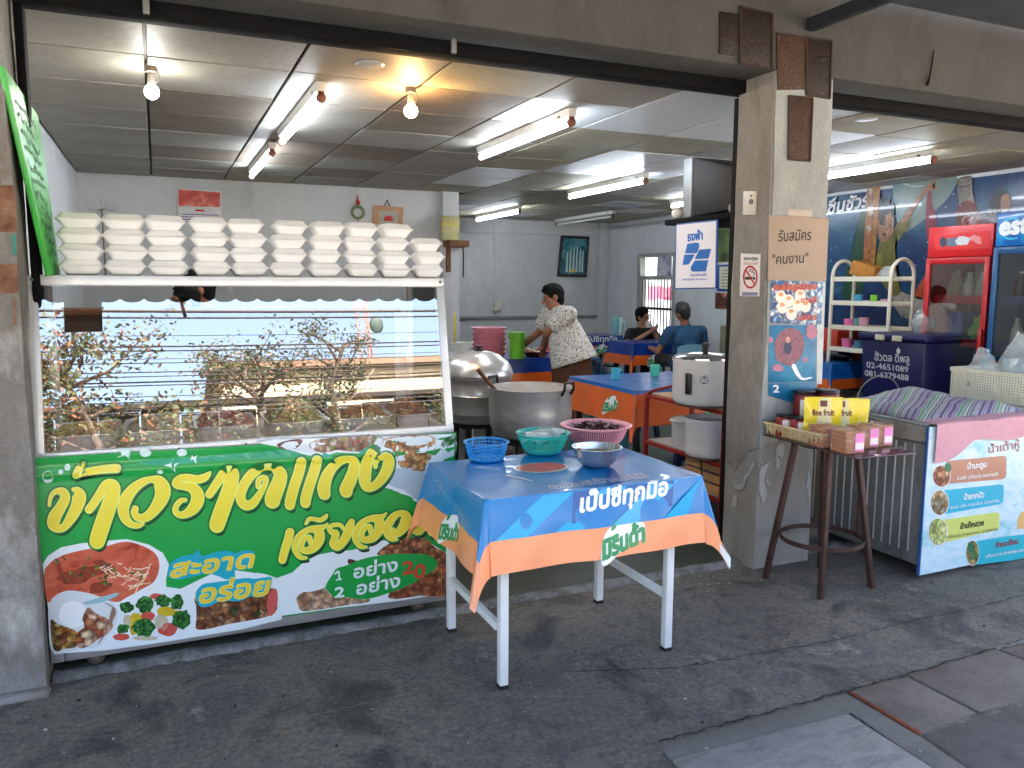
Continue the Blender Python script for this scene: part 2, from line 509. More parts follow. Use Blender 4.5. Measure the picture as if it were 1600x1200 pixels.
def concrete(name, cols, scale=3.0, bump=0.5, streak=(1, 1, 0.45), rough=0.85, fine=90):
    m = ramp_mat(name, [(0.25 + 0.5 * i / (len(cols) - 1), c) for i, c in enumerate(cols)], 'NOISE', scale, rough, 12, streak, bump, 0.012, distort=0.12, spec=0.25)
    nt = m.node_tree; L = nt.links; b = nt.nodes['Principled BSDF']
    src = b.inputs['Base Color'].links[0].from_socket
    tc = [n for n in nt.nodes if n.type == 'TEX_COORD'][0]
    n2 = nt.nodes.new('ShaderNodeTexNoise'); n2.inputs['Scale'].default_value = fine; n2.inputs['Detail'].default_value = 5
    L.new(tc.outputs['Object'], n2.inputs['Vector'])
    r2 = nt.nodes.new('ShaderNodeValToRGB'); r2.color_ramp.elements[0].position = 0.3; r2.color_ramp.elements[1].position = 0.7
    r2.color_ramp.elements[0].color = (0.86, 0.86, 0.86, 1); r2.color_ramp.elements[1].color = (1.06, 1.06, 1.06, 1)
    L.new(n2.outputs['Fac'], r2.inputs[0])
    mx = nt.nodes.new('ShaderNodeMix'); mx.data_type = 'RGBA'; mx.blend_type = 'MULTIPLY'; mx.inputs[0].default_value = 1.0
    L.new(src, mx.inputs[6]); L.new(r2.outputs[0], mx.inputs[7]); L.new(mx.outputs[2], b.inputs['Base Color'])
    return m

ground_m = ground_mat('worn_dark_concrete', [(50, 49, 48), (80, 79, 77), (116, 110, 101), (92, 92, 91), (150, 146, 139)], scale=2.8)
road_m = mat('concrete_road', (150, 147, 140), 0.9, var=0.15, vs=3, bump=0.3, bs=90)
lint_m = concrete('lintel_concrete', [(58, 57, 55), (77, 76, 73), (70, 68, 64), (90, 89, 86)], 2.4)
col_m = concrete('column_plaster', [(96, 88, 78), (138, 134, 126), (150, 147, 140), (160, 159, 154), (132, 126, 116)], 2.6, 0.6)
pil_m = concrete('pillar_concrete', [(78, 76, 74), (146, 145, 142), (118, 113, 106), (186, 185, 180), (108, 102, 94)], 2.3, 0.8)
wall_m = concrete('pale_blue_grey_wall', [(176, 180, 182), (205, 209, 211), (196, 199, 200), (216, 219, 220)], 1.6, 0.12, (1, 1, 0.5), 0.7)
dark_m = mat('black_steel', (9, 8, 8), 0.8, 0.0, var=0.4, vs=8, spec=0.15)
floor_m = concrete('worn_green_floor', [(38, 50, 44), (58, 68, 58), (76, 78, 68), (48, 56, 50)], 2.2, 0.25, (1, 1, 1), 0.5)

o = MB().grid(lambda u, v: (-40 + 80 * u, -1.4 + (3.318 + 1.4) * v, 0.0), 8, 4).build('pavement', ground_m, smooth=0, fix=False); tag(o, None, None, None, 'structure')
pavement = o
# kerb, road and the far pavement
MB().box(-40, 40, -1.55, -1.402, -0.2, 0.006).build('kerb', concrete('kerb_concrete', [(120, 118, 112), (150, 148, 140), (135, 132, 126)], 3), pavement, bevel=0.015)
o = MB().grid(lambda u, v: (-60 + 120 * u, -10.5 + 8.96 * v, -0.13), 4, 2).build('road', road_m, smooth=0, fix=False); tag(o, None, None, None, 'structure')
o = MB().grid(lambda u, v: (-150 + 300 * u, -150 + 139.5 * v, -0.02), 4, 2).build('ground', concrete('pale_paving', [(130, 126, 118), (150, 146, 138), (140, 138, 132)], 2), smooth=0, fix=False); tag(o, None, None, None, 'structure')

# loose plates and the pale slab let into the pavement, each a piece of its own
def slab(name, pxs, m, z0, th, bev=0.006):
    pts = [onZ(x, y, 0.0) for x, y in pxs]
    b = MB().prism([V(p.x, p.y, z0) for p in pts], (0, 0, th))
    return b.build(name, m, pavement, bevel=bev, smooth=30)
plate_m = concrete('rusty_brown_plate', [(86, 79, 74), (120, 111, 103), (104, 95, 88), (97, 93, 90)], 4, 0.4, (1, 1, 1), 0.8)
plate2_m = concrete('dark_violet_plate', [(74, 71, 70), (100, 95, 93), (88, 83, 80)], 4, 0.4, (1, 1, 1), 0.8)
strip_m = concrete('grey_strip_concrete', [(86, 84, 80), (114, 111, 105), (100, 97, 92)], 4, 0.4, (1, 1, 1), 0.8)
slab_m = concrete('brushed_pale_slab', [(98, 98, 95), (142, 141, 136), (118, 117, 113)], 5, 0.9, (1, 2.2, 1), 0.95)
slab('paving_plate', [(1326, 1082), (1414, 1057), (1525, 1115), (1438, 1147)], plate_m, -0.05, 0.056)
slab('paving_plate', [(1418, 1056), (1556, 1017), (1700, 1072), (1530, 1113)], plate_m, -0.05, 0.058)
slab('paving_plate', [(1560, 1016), (1700, 975), (1840, 1030), (1705, 1071)], plate_m, -0.05, 0.057)
slab('paving_plate', [(1440, 1149), (1705, 1073), (1930, 1180), (1600, 1260)], plate2_m, -0.05, 0.055)
slab('concrete_slab', [(1050, 1190), (1324, 1119), (1520, 1245), (1190, 1330)], slab_m, -0.05, 0.062)
slab('paving_strip', [(1030, 1165), (1321, 1083), (1434, 1149), (1600, 1264), (1560, 1272), (1330, 1116), (1046, 1187)], strip_m, -0.05, 0.054)
slab('paving_strip', [(878, 1190), (935, 1186), (1000, 1250), (930, 1270)], strip_m, -0.05, 0.055)
rust_m = ramp_mat('rust', [(0.3, (70, 34, 18)), (0.5, (120, 62, 34)), (0.7, (60, 40, 30))], 'NOISE', 18, 0.85)
slab('rusty_angle_iron', [(1324, 1082), (1328, 1081), (1440, 1147), (1436, 1150)], rust_m, 0.0, 0.008, 0.002)
# crack filler lines
crk = mat('crack_filler', (34, 34, 36), 0.95, var=0.3, vs=30)
def seam(pts, w, m, z=0.0025, seed=3):
    r = random.Random(seed); b = MB(); q = catmull([(p[0], p[1], w) for p in pts], 14)
    P = [onZ(p[0], p[1], 0) for p in q]; vs_ = []
    for i, p in enumerate(P):
        t = (P[min(i + 1, len(P) - 1)] - P[max(i - 1, 0)]).normalized(); nrm = V(-t.y, t.x, 0)
        j = r.uniform(-0.006, 0.006); hw = w * r.uniform(0.25, 1.0) / 2
        vs_ += [p + nrm * (j + hw) + V(0, 0, z), p + nrm * (j - hw) + V(0, 0, z)]
    b.add(vs_, [(2 * i, 2 * i + 1, 2 * i + 3, 2 * i + 2) for i in range(len(P) - 1)])
    return b.build('crack', m, pavement, smooth=0, fix=False)
pale_dust = concrete('pale_mortar', [(96, 96, 94), (126, 126, 122), (84, 84, 84)], 14, 0.5)
seam([(390, 1142), (520, 1112), (640, 1085), (730, 1062), (880, 1025), (1010, 1000)], 0.006, pale_dust, seed=4)
seam([(1030, 1163), (1130, 1135), (1230, 1108), (1330, 1080), (1420, 1056), (1560, 1014), (1700, 974)], 0.012, crk, 0.009, seed=5)
seam([(880, 1050), (1060, 1043), (1200, 1018), (1300, 1002), (1420, 972), (1500, 955), (1600, 930)], 0.006, crk, seed=6)
seam([(60, 1160), (200, 1150), (330, 1160), (470, 1150)], 0.004, pale_dust, seed=7)
seam([(1555, 1016), (1600, 1004), (1680, 978)], 0.025, pale_dust, 0.010, seed=8)
seam([(1328, 1118), (1400, 1170), (1470, 1215)], 0.02, crk, 0.0095, seed=9)

o = MB().grid(lambda u, v: (-0.66 + 7.71 * u, 3.36 + 8.64 * v, 0.014), 8, 8).build('floor', floor_m, smooth=0, fix=False); tag(o, None, None, None, 'structure')
floor_o = o
# rough mortar lip along the threshold
def lip(x0, x1, m):
    r = random.Random(5); n = 90; b = MB(); A = []; Bq = []; T = []; U = []
    for i in range(n + 1):
        x = x0 + (x1 - x0) * i / n
        A.append(V(x, 3.300 + r.uniform(-0.012, 0.012), 0.001)); T.append(V(x, 3.318 + r.uniform(-0.006, 0.006), 0.012 + r.uniform(0, 0.007)))
        U.append(V(x, 3.352 + r.uniform(-0.005, 0.005), 0.017 + r.uniform(0, 0.006))); Bq.append(V(x, 3.375 + r.uniform(-0.01, 0.01), 0.0145))
    vs_ = A + T + U + Bq; k = n + 1
    b.add(vs_, [(r_ * k + i, r_ * k + i + 1, (r_ + 1) * k + i + 1, (r_ + 1) * k + i) for r_ in range(3) for i in range(n)])
    return b.build('threshold_lip', m, floor_o, smooth=60, fix=False)
lip_m = concrete('threshold_mortar', [(84, 84, 84), (140, 140, 138), (96, 98, 92), (160, 160, 158)], 9, 0.8)
lip(-0.43, 2.88, lip_m); lip(3.22, 7.05, lip_m)

# grit and litter on the pavement
r = random.Random(77); b = MB()
for k in range(420):
    x, y = r.uniform(-.6, 4.6), r.uniform(1.5, 3.28); s_ = r.choice((.0015, .002, .002, .003, .004, .006)); b.k = r.choice((0, 0, 1, 2))
    b.ball((x, y, s_ * .4), (s_ * r.uniform(.7, 1.6), s_, s_ * .6), 6, 4)
o = b.build('grit', [mat('grit_pale', (150, 146, 138), .9), mat('grit_dark', (30, 28, 26), .9), mat('grit_brown', (110, 90, 66), .9)], smooth=0, fix=False); tag(o, 'scattered grit and small litter on the pavement', 'grit', None, 'stuff')
# ---------------------------------------------------------------- the shophouse
house = thing('shophouse', 'old concrete shophouse with rough grey lintel, open front and worn pillars', 'building', (3.2, 3.3, 0))
LZ = 2.56
MB().box(-6, 7.3, 3.22, 3.47, LZ, 3.02).build('lintel', lint_m, house, bevel=0.012)
MB().box(-6, 7.3, 3.24, 12.4, 3.03, 5.3).build('upper_storey', concrete('upper_wall_paint', [(150, 146, 138), (176, 172, 164), (162, 158, 150)], 1.5), house)
MB().box(-0.43, 7.05, 3.43, 3.53, 2.495, 2.558).box(-0.43, 7.05, 3.475, 3.56, 2.558, 2.66).build('gate_track', dark_m, house, bevel=0.006)
MB().box(2.868, 2.915, 3.47, 3.56, 0.014, 2.494).build('gate_post', mat('rusty_black_steel', (15, 10, 9), 0.8, 0.0, var=0.5, vs=10, spec=0.2), house, bevel=0.006)
MB().box(-0.425, -0.395, 3.44, 3.53, 0.014, 2.494).build('gate_post', dark_m, house, bevel=0.006)
for p_ in [(228, 5), (708, 78)]:
    q = onY(p_[0], p_[1], 3.425); MB().box(q.x - 0.012, q.x + 0.012, 3.41, 3.43, 2.5, 2.6).build('track_bracket', mat('galvanised', (110, 110, 108), 0.5, 0.6), house, bevel=0.003)
# pillars as slightly uneven plastered blocks
def plaster_block(name, x0, x1, y0, y1, z0, z1, m, seed, amp=0.006):
    r = random.Random(seed); nx, ny, nz = max(2, int((x1 - x0) / 0.09)), max(2, int((y1 - y0) / 0.09)), max(2, int((z1 - z0) / 0.09))
    b = MB()
    def face(fn, nu, nv): b.grid(fn, nu, nv)
    face(lambda u, v: (x0 + (x1 - x0) * u, y0, z0 + (z1 - z0) * v), nx, nz)
    face(lambda u, v: (x0 + (x1 - x0) * u, y1, z0 + (z1 - z0) * v), nx, nz)
    face(lambda u, v: (x0, y0 + (y1 - y0) * u, z0 + (z1 - z0) * v), ny, nz)
    face(lambda u, v: (x1, y0 + (y1 - y0) * u, z0 + (z1 - z0) * v), ny, nz)
    face(lambda u, v: (x0 + (x1 - x0) * u, y0 + (y1 - y0) * v, z1), nx, ny)
    from mathutils import noise
    b.v = [tuple(Vector(p) + noise.noise_vector(Vector(p) * 3.1 + V(seed, 0, 0)) * amp + noise.noise_vector(Vector(p) * 11 + V(seed, 3, 0)) * amp * 0.4) for p in b.v]
    return b.build(name, m, house, bevel=0.0, smooth=50)
plaster_block('column', 2.845, 3.222, 3.225, 3.49, -0.01, LZ + 0.02, col_m, 4)
plaster_block('pillar', -1.7, -0.437, 3.235, 3.5, -0.01, LZ + 0.02, pil_m, 7)
MB().box(-6, -1.69, 3.26, 3.5, 0, LZ + 0.01).build('neighbour_wall', pil_m, house)
# foot of the left pillar: splashed mortar
MB().prism([V(-1.7, 3.18, -0.004), V(-0.43, 3.19, -0.004), V(-0.425, 3.24, -0.004), V(-1.7, 3.24, -0.004)], (0, 0, 0.03)).build('mortar_foot', pil_m, house, bevel=0.01)
# broken plaster on the column: raised flakes
flake_m = concrete('pale_plaster_flake', [(140, 139, 134), (172, 171, 166), (156, 154, 148)], 10, 0.8)
def flake(polys, fn, d, m=flake_m, th=0.004):
    for pl in polys:
        pts = [fn(x, y) for x, y in pl]
        r = random.Random(int(pl[0][0])); q = []
        for i, p in enumerate(pts):
            a = pts[i]; c = pts[(i + 1) % len(pts)]
            for t in (0, 0.33, 0.66): q.append(a.lerp(c, t) + V(r.uniform(-.006, .006), 0 if abs(d[1]) > 0 else r.uniform(-.006, .006), r.uniform(-.006, .006)))
        b = MB().prism(q, Vector(d) * th); b.build('plaster_flake', m, house, bevel=0.0015, smooth=30)
fr = planeY(3.221); jb = planeX(2.842)
flake([[(1222, 690), (1226, 700), (1222, 716), (1214, 712), (1212, 700)], [(1212, 708), (1220, 724), (1217, 735), (1213, 730)], [(1187, 732), (1197, 722), (1208, 716), (1200, 728), (1193, 748), (1198, 770), (1192, 786), (1186, 765)],
       [(1262, 733), (1266, 745), (1264, 785), (1259, 760)], [(1196, 740), (1202, 755), (1198, 760)]], fr, (0, -1, 0))
flake([[(1174, 728), (1179, 722), (1178, 735), (1170, 745), (1160, 765), (1150, 764), (1145, 752), (1158, 757), (1166, 742)], [(1146, 775), (1152, 772), (1150, 800), (1145, 790)]], jb, (-1, 0, 0))

paint_m = concrete('old_grey_paint', [(132, 132, 128), (168, 170, 166), (152, 153, 149), (180, 182, 178)], 3.0, 0.3)
def ragged(pts, n, a, seed):
    r = random.Random(seed); q = []
    for i in range(len(pts)):
        p, c = pts[i], pts[(i + 1) % len(pts)]
        for k in range(n): q.append((p[0] + (c[0] - p[0]) * k / n + (r.uniform(-a, a) if k else 0), p[1] + (c[1] - p[1]) * k / n + (r.uniform(-a, a) if k else 0)))
    return q
MB().prism([V(x, 3.2245, z) for x, z in ragged([(2.85, 2.553), (3.218, 2.553), (3.218, .86), (3.15, .80), (3.05, .79), (2.97, .70), (2.85, .66)], 7, .012, 3)], (0, -.0055, 0)).build('paint_layer', paint_m, house, bevel=.001)
stain_m = concrete('brown_stained_plaster', [(112, 106, 98), (146, 140, 132), (128, 121, 112), (158, 153, 146)], 3.0, 0.5)
MB().prism([V(2.847, y, z) for y, z in ragged([(3.23, 2.553), (3.484, 2.553), (3.484, .55), (3.4, .5), (3.31, .62), (3.23, .66)], 7, .01, 5)], (-.0075, 0, 0)).build('stained_layer', stain_m, house, bevel=.001)
# interior shell
WX0, WX1, CZ = -0.66, 7.05, 2.55
WT = 2.66                                            # walls run up past the hung ceiling to the slab
MB().box(WX0 - 0.12, WX0, 3.52, 8.9, 0, WT).build('left_wall', wall_m, house)
MB().box(WX0 - 0.12, 3.2, 8.9, 9.02, 0, WT).build('back_wall', wall_m, house)
MB().box(3.08, 3.2, 9.02, 12.0, 0, WT).build('return_wall', wall_m, house)
MB().box(3.08, 7.17, 12.0, 12.12, 0, WT).build('far_wall', wall_m, house)
MB().box(3.02, 3.215, 8.78, 8.898, 0, WT).build('wall_pillar', wall_m, house, bevel=0.006)
MB().box(6.9, 7.05, 11.86, 11.998, 0, WT).build('corner_pillar', wall_m, house, bevel=0.006)
wa, wb = onX(998, 400, WX1).y, onX(1056, 400, WX1).y        # window of the side wall
wz1, wz0 = onX(1000, 398, WX1).z, 0.55
MB().box(WX1, WX1 + 0.12, wa, 12.0, 0, WT).box(WX1, WX1 + 0.12, 3.3, wb, 0, WT).box(WX1, WX1 + 0.12, wb, wa, wz1, WT).box(WX1, WX1 + 0.12, wb, wa, 0, wz0).build('side_wall', wall_m, house, fix=False)
MB().box(WX0, WX1, 3.561, 12.0, WT, 3.028).build('slab', dark_m, house)
MB().box(6.9, 7.2, 3.3, 3.5, 0, LZ).build('end_pillar', pil_m, house)
# grey band (dado ledge) along the far wall, as painted
MB().box(3.2, 6.9, 11.97, 11.999, 0.95, 1.0).build('wall_ledge', concrete('grey_ledge', [(120, 124, 124), (150, 152, 152)], 3), house, bevel=0.004)
# window of the side wall
win = MB().box(WX1 - 0.02, WX1 + 0.1, wb - 0.001, wb + 0.05, wz0, wz1).box(WX1 - 0.02, WX1 + 0.1, wa - 0.05, wa + 0.001, wz0, wz1).box(WX1 - 0.02, WX1 + 0.1, wb + 0.05, wa - 0.05, wz1 - 0.05, wz1)
win.box(WX1 - 0.018, WX1 + 0.09, wb + 0.05, wa - 0.05, onX(1025, 434, WX1).z - 0.03, onX(1025, 434, WX1).z + 0.03).box(WX1 - 0.018, WX1 + 0.09, wb + 0.05, wa - 0.05, wz0, wz0 + 0.05)
wf = win.build('window', mat('grey_green_frame', (150, 158, 152), 0.6, var=0.15), house, bevel=0.004)
zr = onX(1025, 434, WX1).z - 0.03
bar_m = mat('dark_bar', (40, 36, 38), 0.5, 0.3)
k_ = 11
for i in range(k_):
    y = wb + 0.07 + (wa - wb - 0.14) * i / (k_ - 1)
    MB().cyl((WX1 + 0.04, y, wz0 + 0.05), (WX1 + 0.04, y, zr), 0.009, n=6).build('window_bar', bar_m, wf)
MB().box(WX1 + 0.028, WX1 + 0.052, wb + 0.05, wa - 0.05, 1.13, 1.17).build('window_rail', bar_m, wf)
# what lies beyond the window: a pale yard wall
tag(MB().box(8.6, 8.75, 6, 16, 0, 4.5).build('yard_wall', concrete('yard_plaster', [(196, 196, 192), (215, 214, 210), (205, 204, 198)], 2)), 'pale plastered yard wall seen through the barred window', 'wall')
# hung ceiling: every panel a piece of its own
ceil = MB().box(WX0, 3.2, 3.562, 8.9, CZ + 0.022, CZ + 0.045).box(3.2, WX1, 3.562, 12.0, CZ + 0.022, CZ + 0.045).build('ceiling', mat('ceiling_grid_paint', (52, 44, 36), 0.7, var=0.2), house, fix=False)
pm = [concrete('ceiling_panel_grey', [(130, 126, 117), (152, 148, 139), (140, 136, 127), (162, 158, 149)], 1.1, 0.03, (1, 1, 1), 0.58, 30),
      concrete('ceiling_panel_stained', [(124, 118, 98), (158, 154, 132), (146, 140, 118), (168, 164, 146)], 1.5, 0.03, (1, 1, 1), 0.58, 30),
      concrete('ceiling_panel_pale', [(178, 182, 184), (192, 196, 198), (184, 188, 190)], 1.1, 0.02, (1, 1, 1), 0.36, 30),
      concrete('ceiling_panel_brown', [(92, 82, 70), (128, 116, 102), (110, 100, 86), (140, 128, 112)], 1.5, 0.03, (1, 1, 1), 0.58, 30)]
r = random.Random(21)
GX = [WX0 + 0.004] + [0.0 + 0.665 * i for i in range(0, 11)] + [WX1 - 0.004]
GY = [3.566] + [4.225 + 0.655 * i for i in range(12)] + [11.996]
pmesh = {}
for i in range(len(GX) - 1):
    for j in range(len(GY) - 1):
        x0, x1, y0, y1 = GX[i], GX[i + 1], GY[j], GY[j + 1]
        if x0 < 3.1 and y0 > 8.7: continue
        if x0 < 3.1 and y1 > 8.9: y1 = 8.896
        if x1 - x0 < 0.05 or y1 - y0 < 0.05: continue
        pz = r.random()
        if x0 > 2.6: k = 1 if pz < 0.5 else (2 if pz < 0.72 else 0)
        elif x0 < -0.1: k = 0
        else: k = 0 if pz < 0.7 else (3 if pz < 0.86 else 1)
        if (i, j) in ((2, 4), (1, 5), (2, 5), (3, 2), (4, 2)): k = 3
        if (i, j) in ((5, 1), (5, 0), (6, 1), (6, 0), (4, 1)): k = 2
        key = (round(x1 - x0, 3), round(y1 - y0, 3), k)
        if key not in pmesh:
            a, b_ = (x1 - x0) / 2 - 0.008, (y1 - y0) / 2 - 0.006
            pmesh[key] = MB().hexa([(-a, -b_, 0), (a, -b_, 0), (a, b_, 0), (-a, b_, 0), (-a, -b_, 0.012), (a, -b_, 0.012), (a, b_, 0.012), (-a, b_, 0.012)]).mesh('ceiling_panel', pm[k], bevel=0.002, seg=1)
        p_ = obj('ceiling_panel', pmesh[key], ceil, world=False)
        p_.location = V((x0 + x1) / 2, (y0 + y1) / 2, CZ + r.uniform(0, 0.004)) - wloc(ceil)
        p_.rotation_euler = (R_(r.uniform(-.35, .35)), R_(r.uniform(-.35, .35)), 0)
# round covers let into two panels
for px_, nm in (((578, 101), 0), ((1353, 186), 1)):
    q = onZ(px_[0], px_[1], CZ)
    MB().lathe((q.x, q.y, CZ - 0.006), [(0.0, 0.0), (0.058, 0.0), (0.066, 0.003), (0.07, 0.008)], 32).build('ceiling_vent', mat('vent_plastic', (170, 170, 166), 0.4), ceil)
# ================================================================= lamps
tube_on = glow('tube_light', (232, 243, 255), 5.9)
tube_off = mat('unlit_tube', (200, 202, 200), 0.3, var=0.03)
house_m = mat('lamp_housing_paint', (188, 186, 178), 0.45, var=0.12, vs=9)
sock_m = mat('brown_lamp_socket', (112, 66, 48), 0.5)
def tube_lamp(x, y0, y1, label, lit=True, dx=0.0):
    t = thing('fluorescent_lamp', label, 'lamp', (x, (y0 + y1) / 2, CZ), 'strip lamps under the ceiling panels')
    MB().prism([V(x - 0.028, y0, CZ - 0.001), V(x + 0.028, y0, CZ - 0.001), V(x + 0.022, y0, CZ - 0.05), V(x - 0.022, y0, CZ - 0.05)], (0, y1 - y0, 0)).build('housing', house_m, t, bevel=0.003)
    for yy, d in ((y0 + 0.005, 1), (y1 - 0.005, -1)):
        b = MB().box(x - 0.016 + dx, x + 0.016 + dx, yy, yy + d * 0.03, CZ - 0.07, CZ - 0.048)
        b.cyl((x + dx, yy, CZ - 0.082), (x + dx, yy + d * 0.03, CZ - 0.082), 0.026, n=14)
        b.build('socket', sock_m, t, bevel=0.003)
    MB().cyl((x + dx, y0 + 0.035, CZ - 0.082), (x + dx, y1 - 0.035, CZ - 0.082), 0.0165, n=12).build('tube', tube_on if lit else tube_off, t)
    MB().box(x - 0.026, x - 0.0225, y0 + 0.12, y0 + 0.15, CZ - 0.04, CZ - 0.025).build('starter', mat('starter_black', (30, 30, 30), 0.5), t)
    return t
tube_lamp(0.83, 4.34, 5.82, 'lit fluorescent strip lamp nearest the street above the foam boxes')
tube_lamp(0.83, 6.3, 7.75, 'lit fluorescent strip lamp behind the nearest one on the left row')
tube_lamp(2.31, 4.34, 5.85, 'lit fluorescent strip lamp in the middle of the hall near the street')
tube_lamp(4.22, 6.45, 8.0, 'lit fluorescent strip lamp hanging above the standing woman')
tube_lamp(4.45, 9.8, 11.4, 'small looking lit fluorescent strip lamp near the far wall')
tube_lamp(5.9, 9.83, 11.6, 'unlit grey fluorescent strip lamp above the framed picture', False)
tube_lamp(5.82, 6.75, 8.35, 'lit fluorescent strip lamp partly behind the television shelf')
tube_lamp(5.5, 4.42, 5.95, 'lit fluorescent strip lamp in the right bay before the blue mural')
def bulb_lamp(px_, py_, m, label, r=0.034):
    q = onZ(px_, py_, CZ - 0.115)
    t = thing('bulb_lamp', label, 'lamp', (q.x, q.y, CZ))
    MB().lathe((q.x, q.y, CZ - 0.03), [(0.03, 0.03), (0.03, 0.004), (0.026, 0.0), (0.012, -0.002), (0.012, -0.008)], 20).build('ceiling_rose', mat('rose_bakelite', (96, 84, 74), 0.4), t)
    MB().lathe((q.x, q.y, CZ - 0.085), [(0.0, 0.05), (0.015, 0.05), (0.017, 0.02), (0.02, -0.004)], 18).build('bulb_holder', mat('holder_plastic', (150, 146, 138), 0.4), t)
    MB().lathe((q.x, q.y, CZ - 0.115), [(0.014, 0.03), (0.02, 0.022), (r * 0.9, 0.012), (r, -0.006), (r * 0.86, -0.024), (r * 0.5, -0.036), (0.001, -0.041)], 24).build('bulb', m, t)
    MB().tube([(q.x + 0.028, q.y, CZ - 0.01), (q.x + 0.04, q.y, CZ - 0.05), (q.x + 0.018, q.y, CZ - 0.08)], 0.003, 6).build('wire', mat('grey_wire', (90, 88, 84), 0.6), t)
bulb_lamp(237, 142, glow('cool_bulb', (255, 252, 240), 18), 'lit white bulb on a ceiling rose above the green board')
bulb_lamp(642, 172, glow('warm_bulb', (255, 200, 130), 36), 'lit warm yellow bulb glowing near the middle of the lintel', 0.036)

# ================================================================= awning over the pavement
awn = thing('awning', 'dark sheet awning with scalloped edge fixed to the wall above the lintel', 'awning', (3, 3.2, 2.95))
aw_m = mat('awning_sheet', (62, 66, 70), 0.6, 0.1, var=0.2, vs=4)
AY, AZ = 0.02, 2.83
MB().prism([V(-5, 3.21, 2.975), V(-5, AY, AZ), V(-5, AY, AZ + 0.012), V(-5, 3.21, 2.99)], (12.2, 0, 0)).build('sheet', aw_m, awn)
b = MB(); pts = [V(-5, AY - 0.002, AZ + 0.005)]; sw = 0.175; n = int(12.2 / sw)
top = [V(-5 + 12.2, AY - 0.002, AZ + 0.005)]; low = []
for i in range(n):
    for k in range(6):
        a = k / 6.0
        low.append(V(-5 + sw * (i + a), AY - 0.002, AZ - 0.115 - 0.032 * math.sin(math.pi * a) ** 0.6))
low.append(V(-5 + sw * n, AY - 0.002, AZ - 0.115))
vs_ = []; 
for p in low: vs_ += [V(p.x, p.y, AZ + 0.004), p, V(p.x, p.y - 0.003, AZ + 0.004), p - V(0, 0.003, 0)]
fs_ = []
for i in range(len(low) - 1):
    a = 4 * i; c = 4 * (i + 1)
    fs_ += [(a, a + 1, c + 1, c), (a + 2, c + 2, c + 3, a + 3), (a + 1, a + 3, c + 3, c + 1), (a, c, c + 2, a + 2)]
b.add(vs_, fs_).build('scalloped_valance', mat('valance_cloth', (58, 60, 66), 0.8, var=0.2), awn, smooth=0, fix=False)
for x in (-3.6, 0.55, 3.03, 5.4):
    MB().bar((x, 3.2, 2.79), (x, AY + 0.03, AZ - 0.05), 0.05, 0.06).build('rafter', mat('rafter_steel', (52, 58, 62), 0.5, 0.3, var=0.2), awn, bevel=0.004)
MB().bar((-5, 1.6, 2.84), (7.2, 1.6, 2.84), 0.04, 0.05).build('purlin', MATS['rafter_steel'], awn, bevel=0.004)
q0 = 0.13
MB().cyl((0.16, AY + 0.06, AZ - 0.1), (0.2, AY + 0.06, AZ - 0.3), 0.014, n=10).build('crank_arm', mat('grey_arm', (110, 110, 110), 0.5, 0.4), awn)
hb = MB().box(-0.66, -0.40, AY + 0.06, AY + 0.075, 2.42, 2.79).build('hanging_flap', mat('brown_board', (128, 106, 88), 0.8, var=0.15, vs=12)); tag(hb, 'brown board hanging under the awning edge, mirrored in the cart glass', 'board')

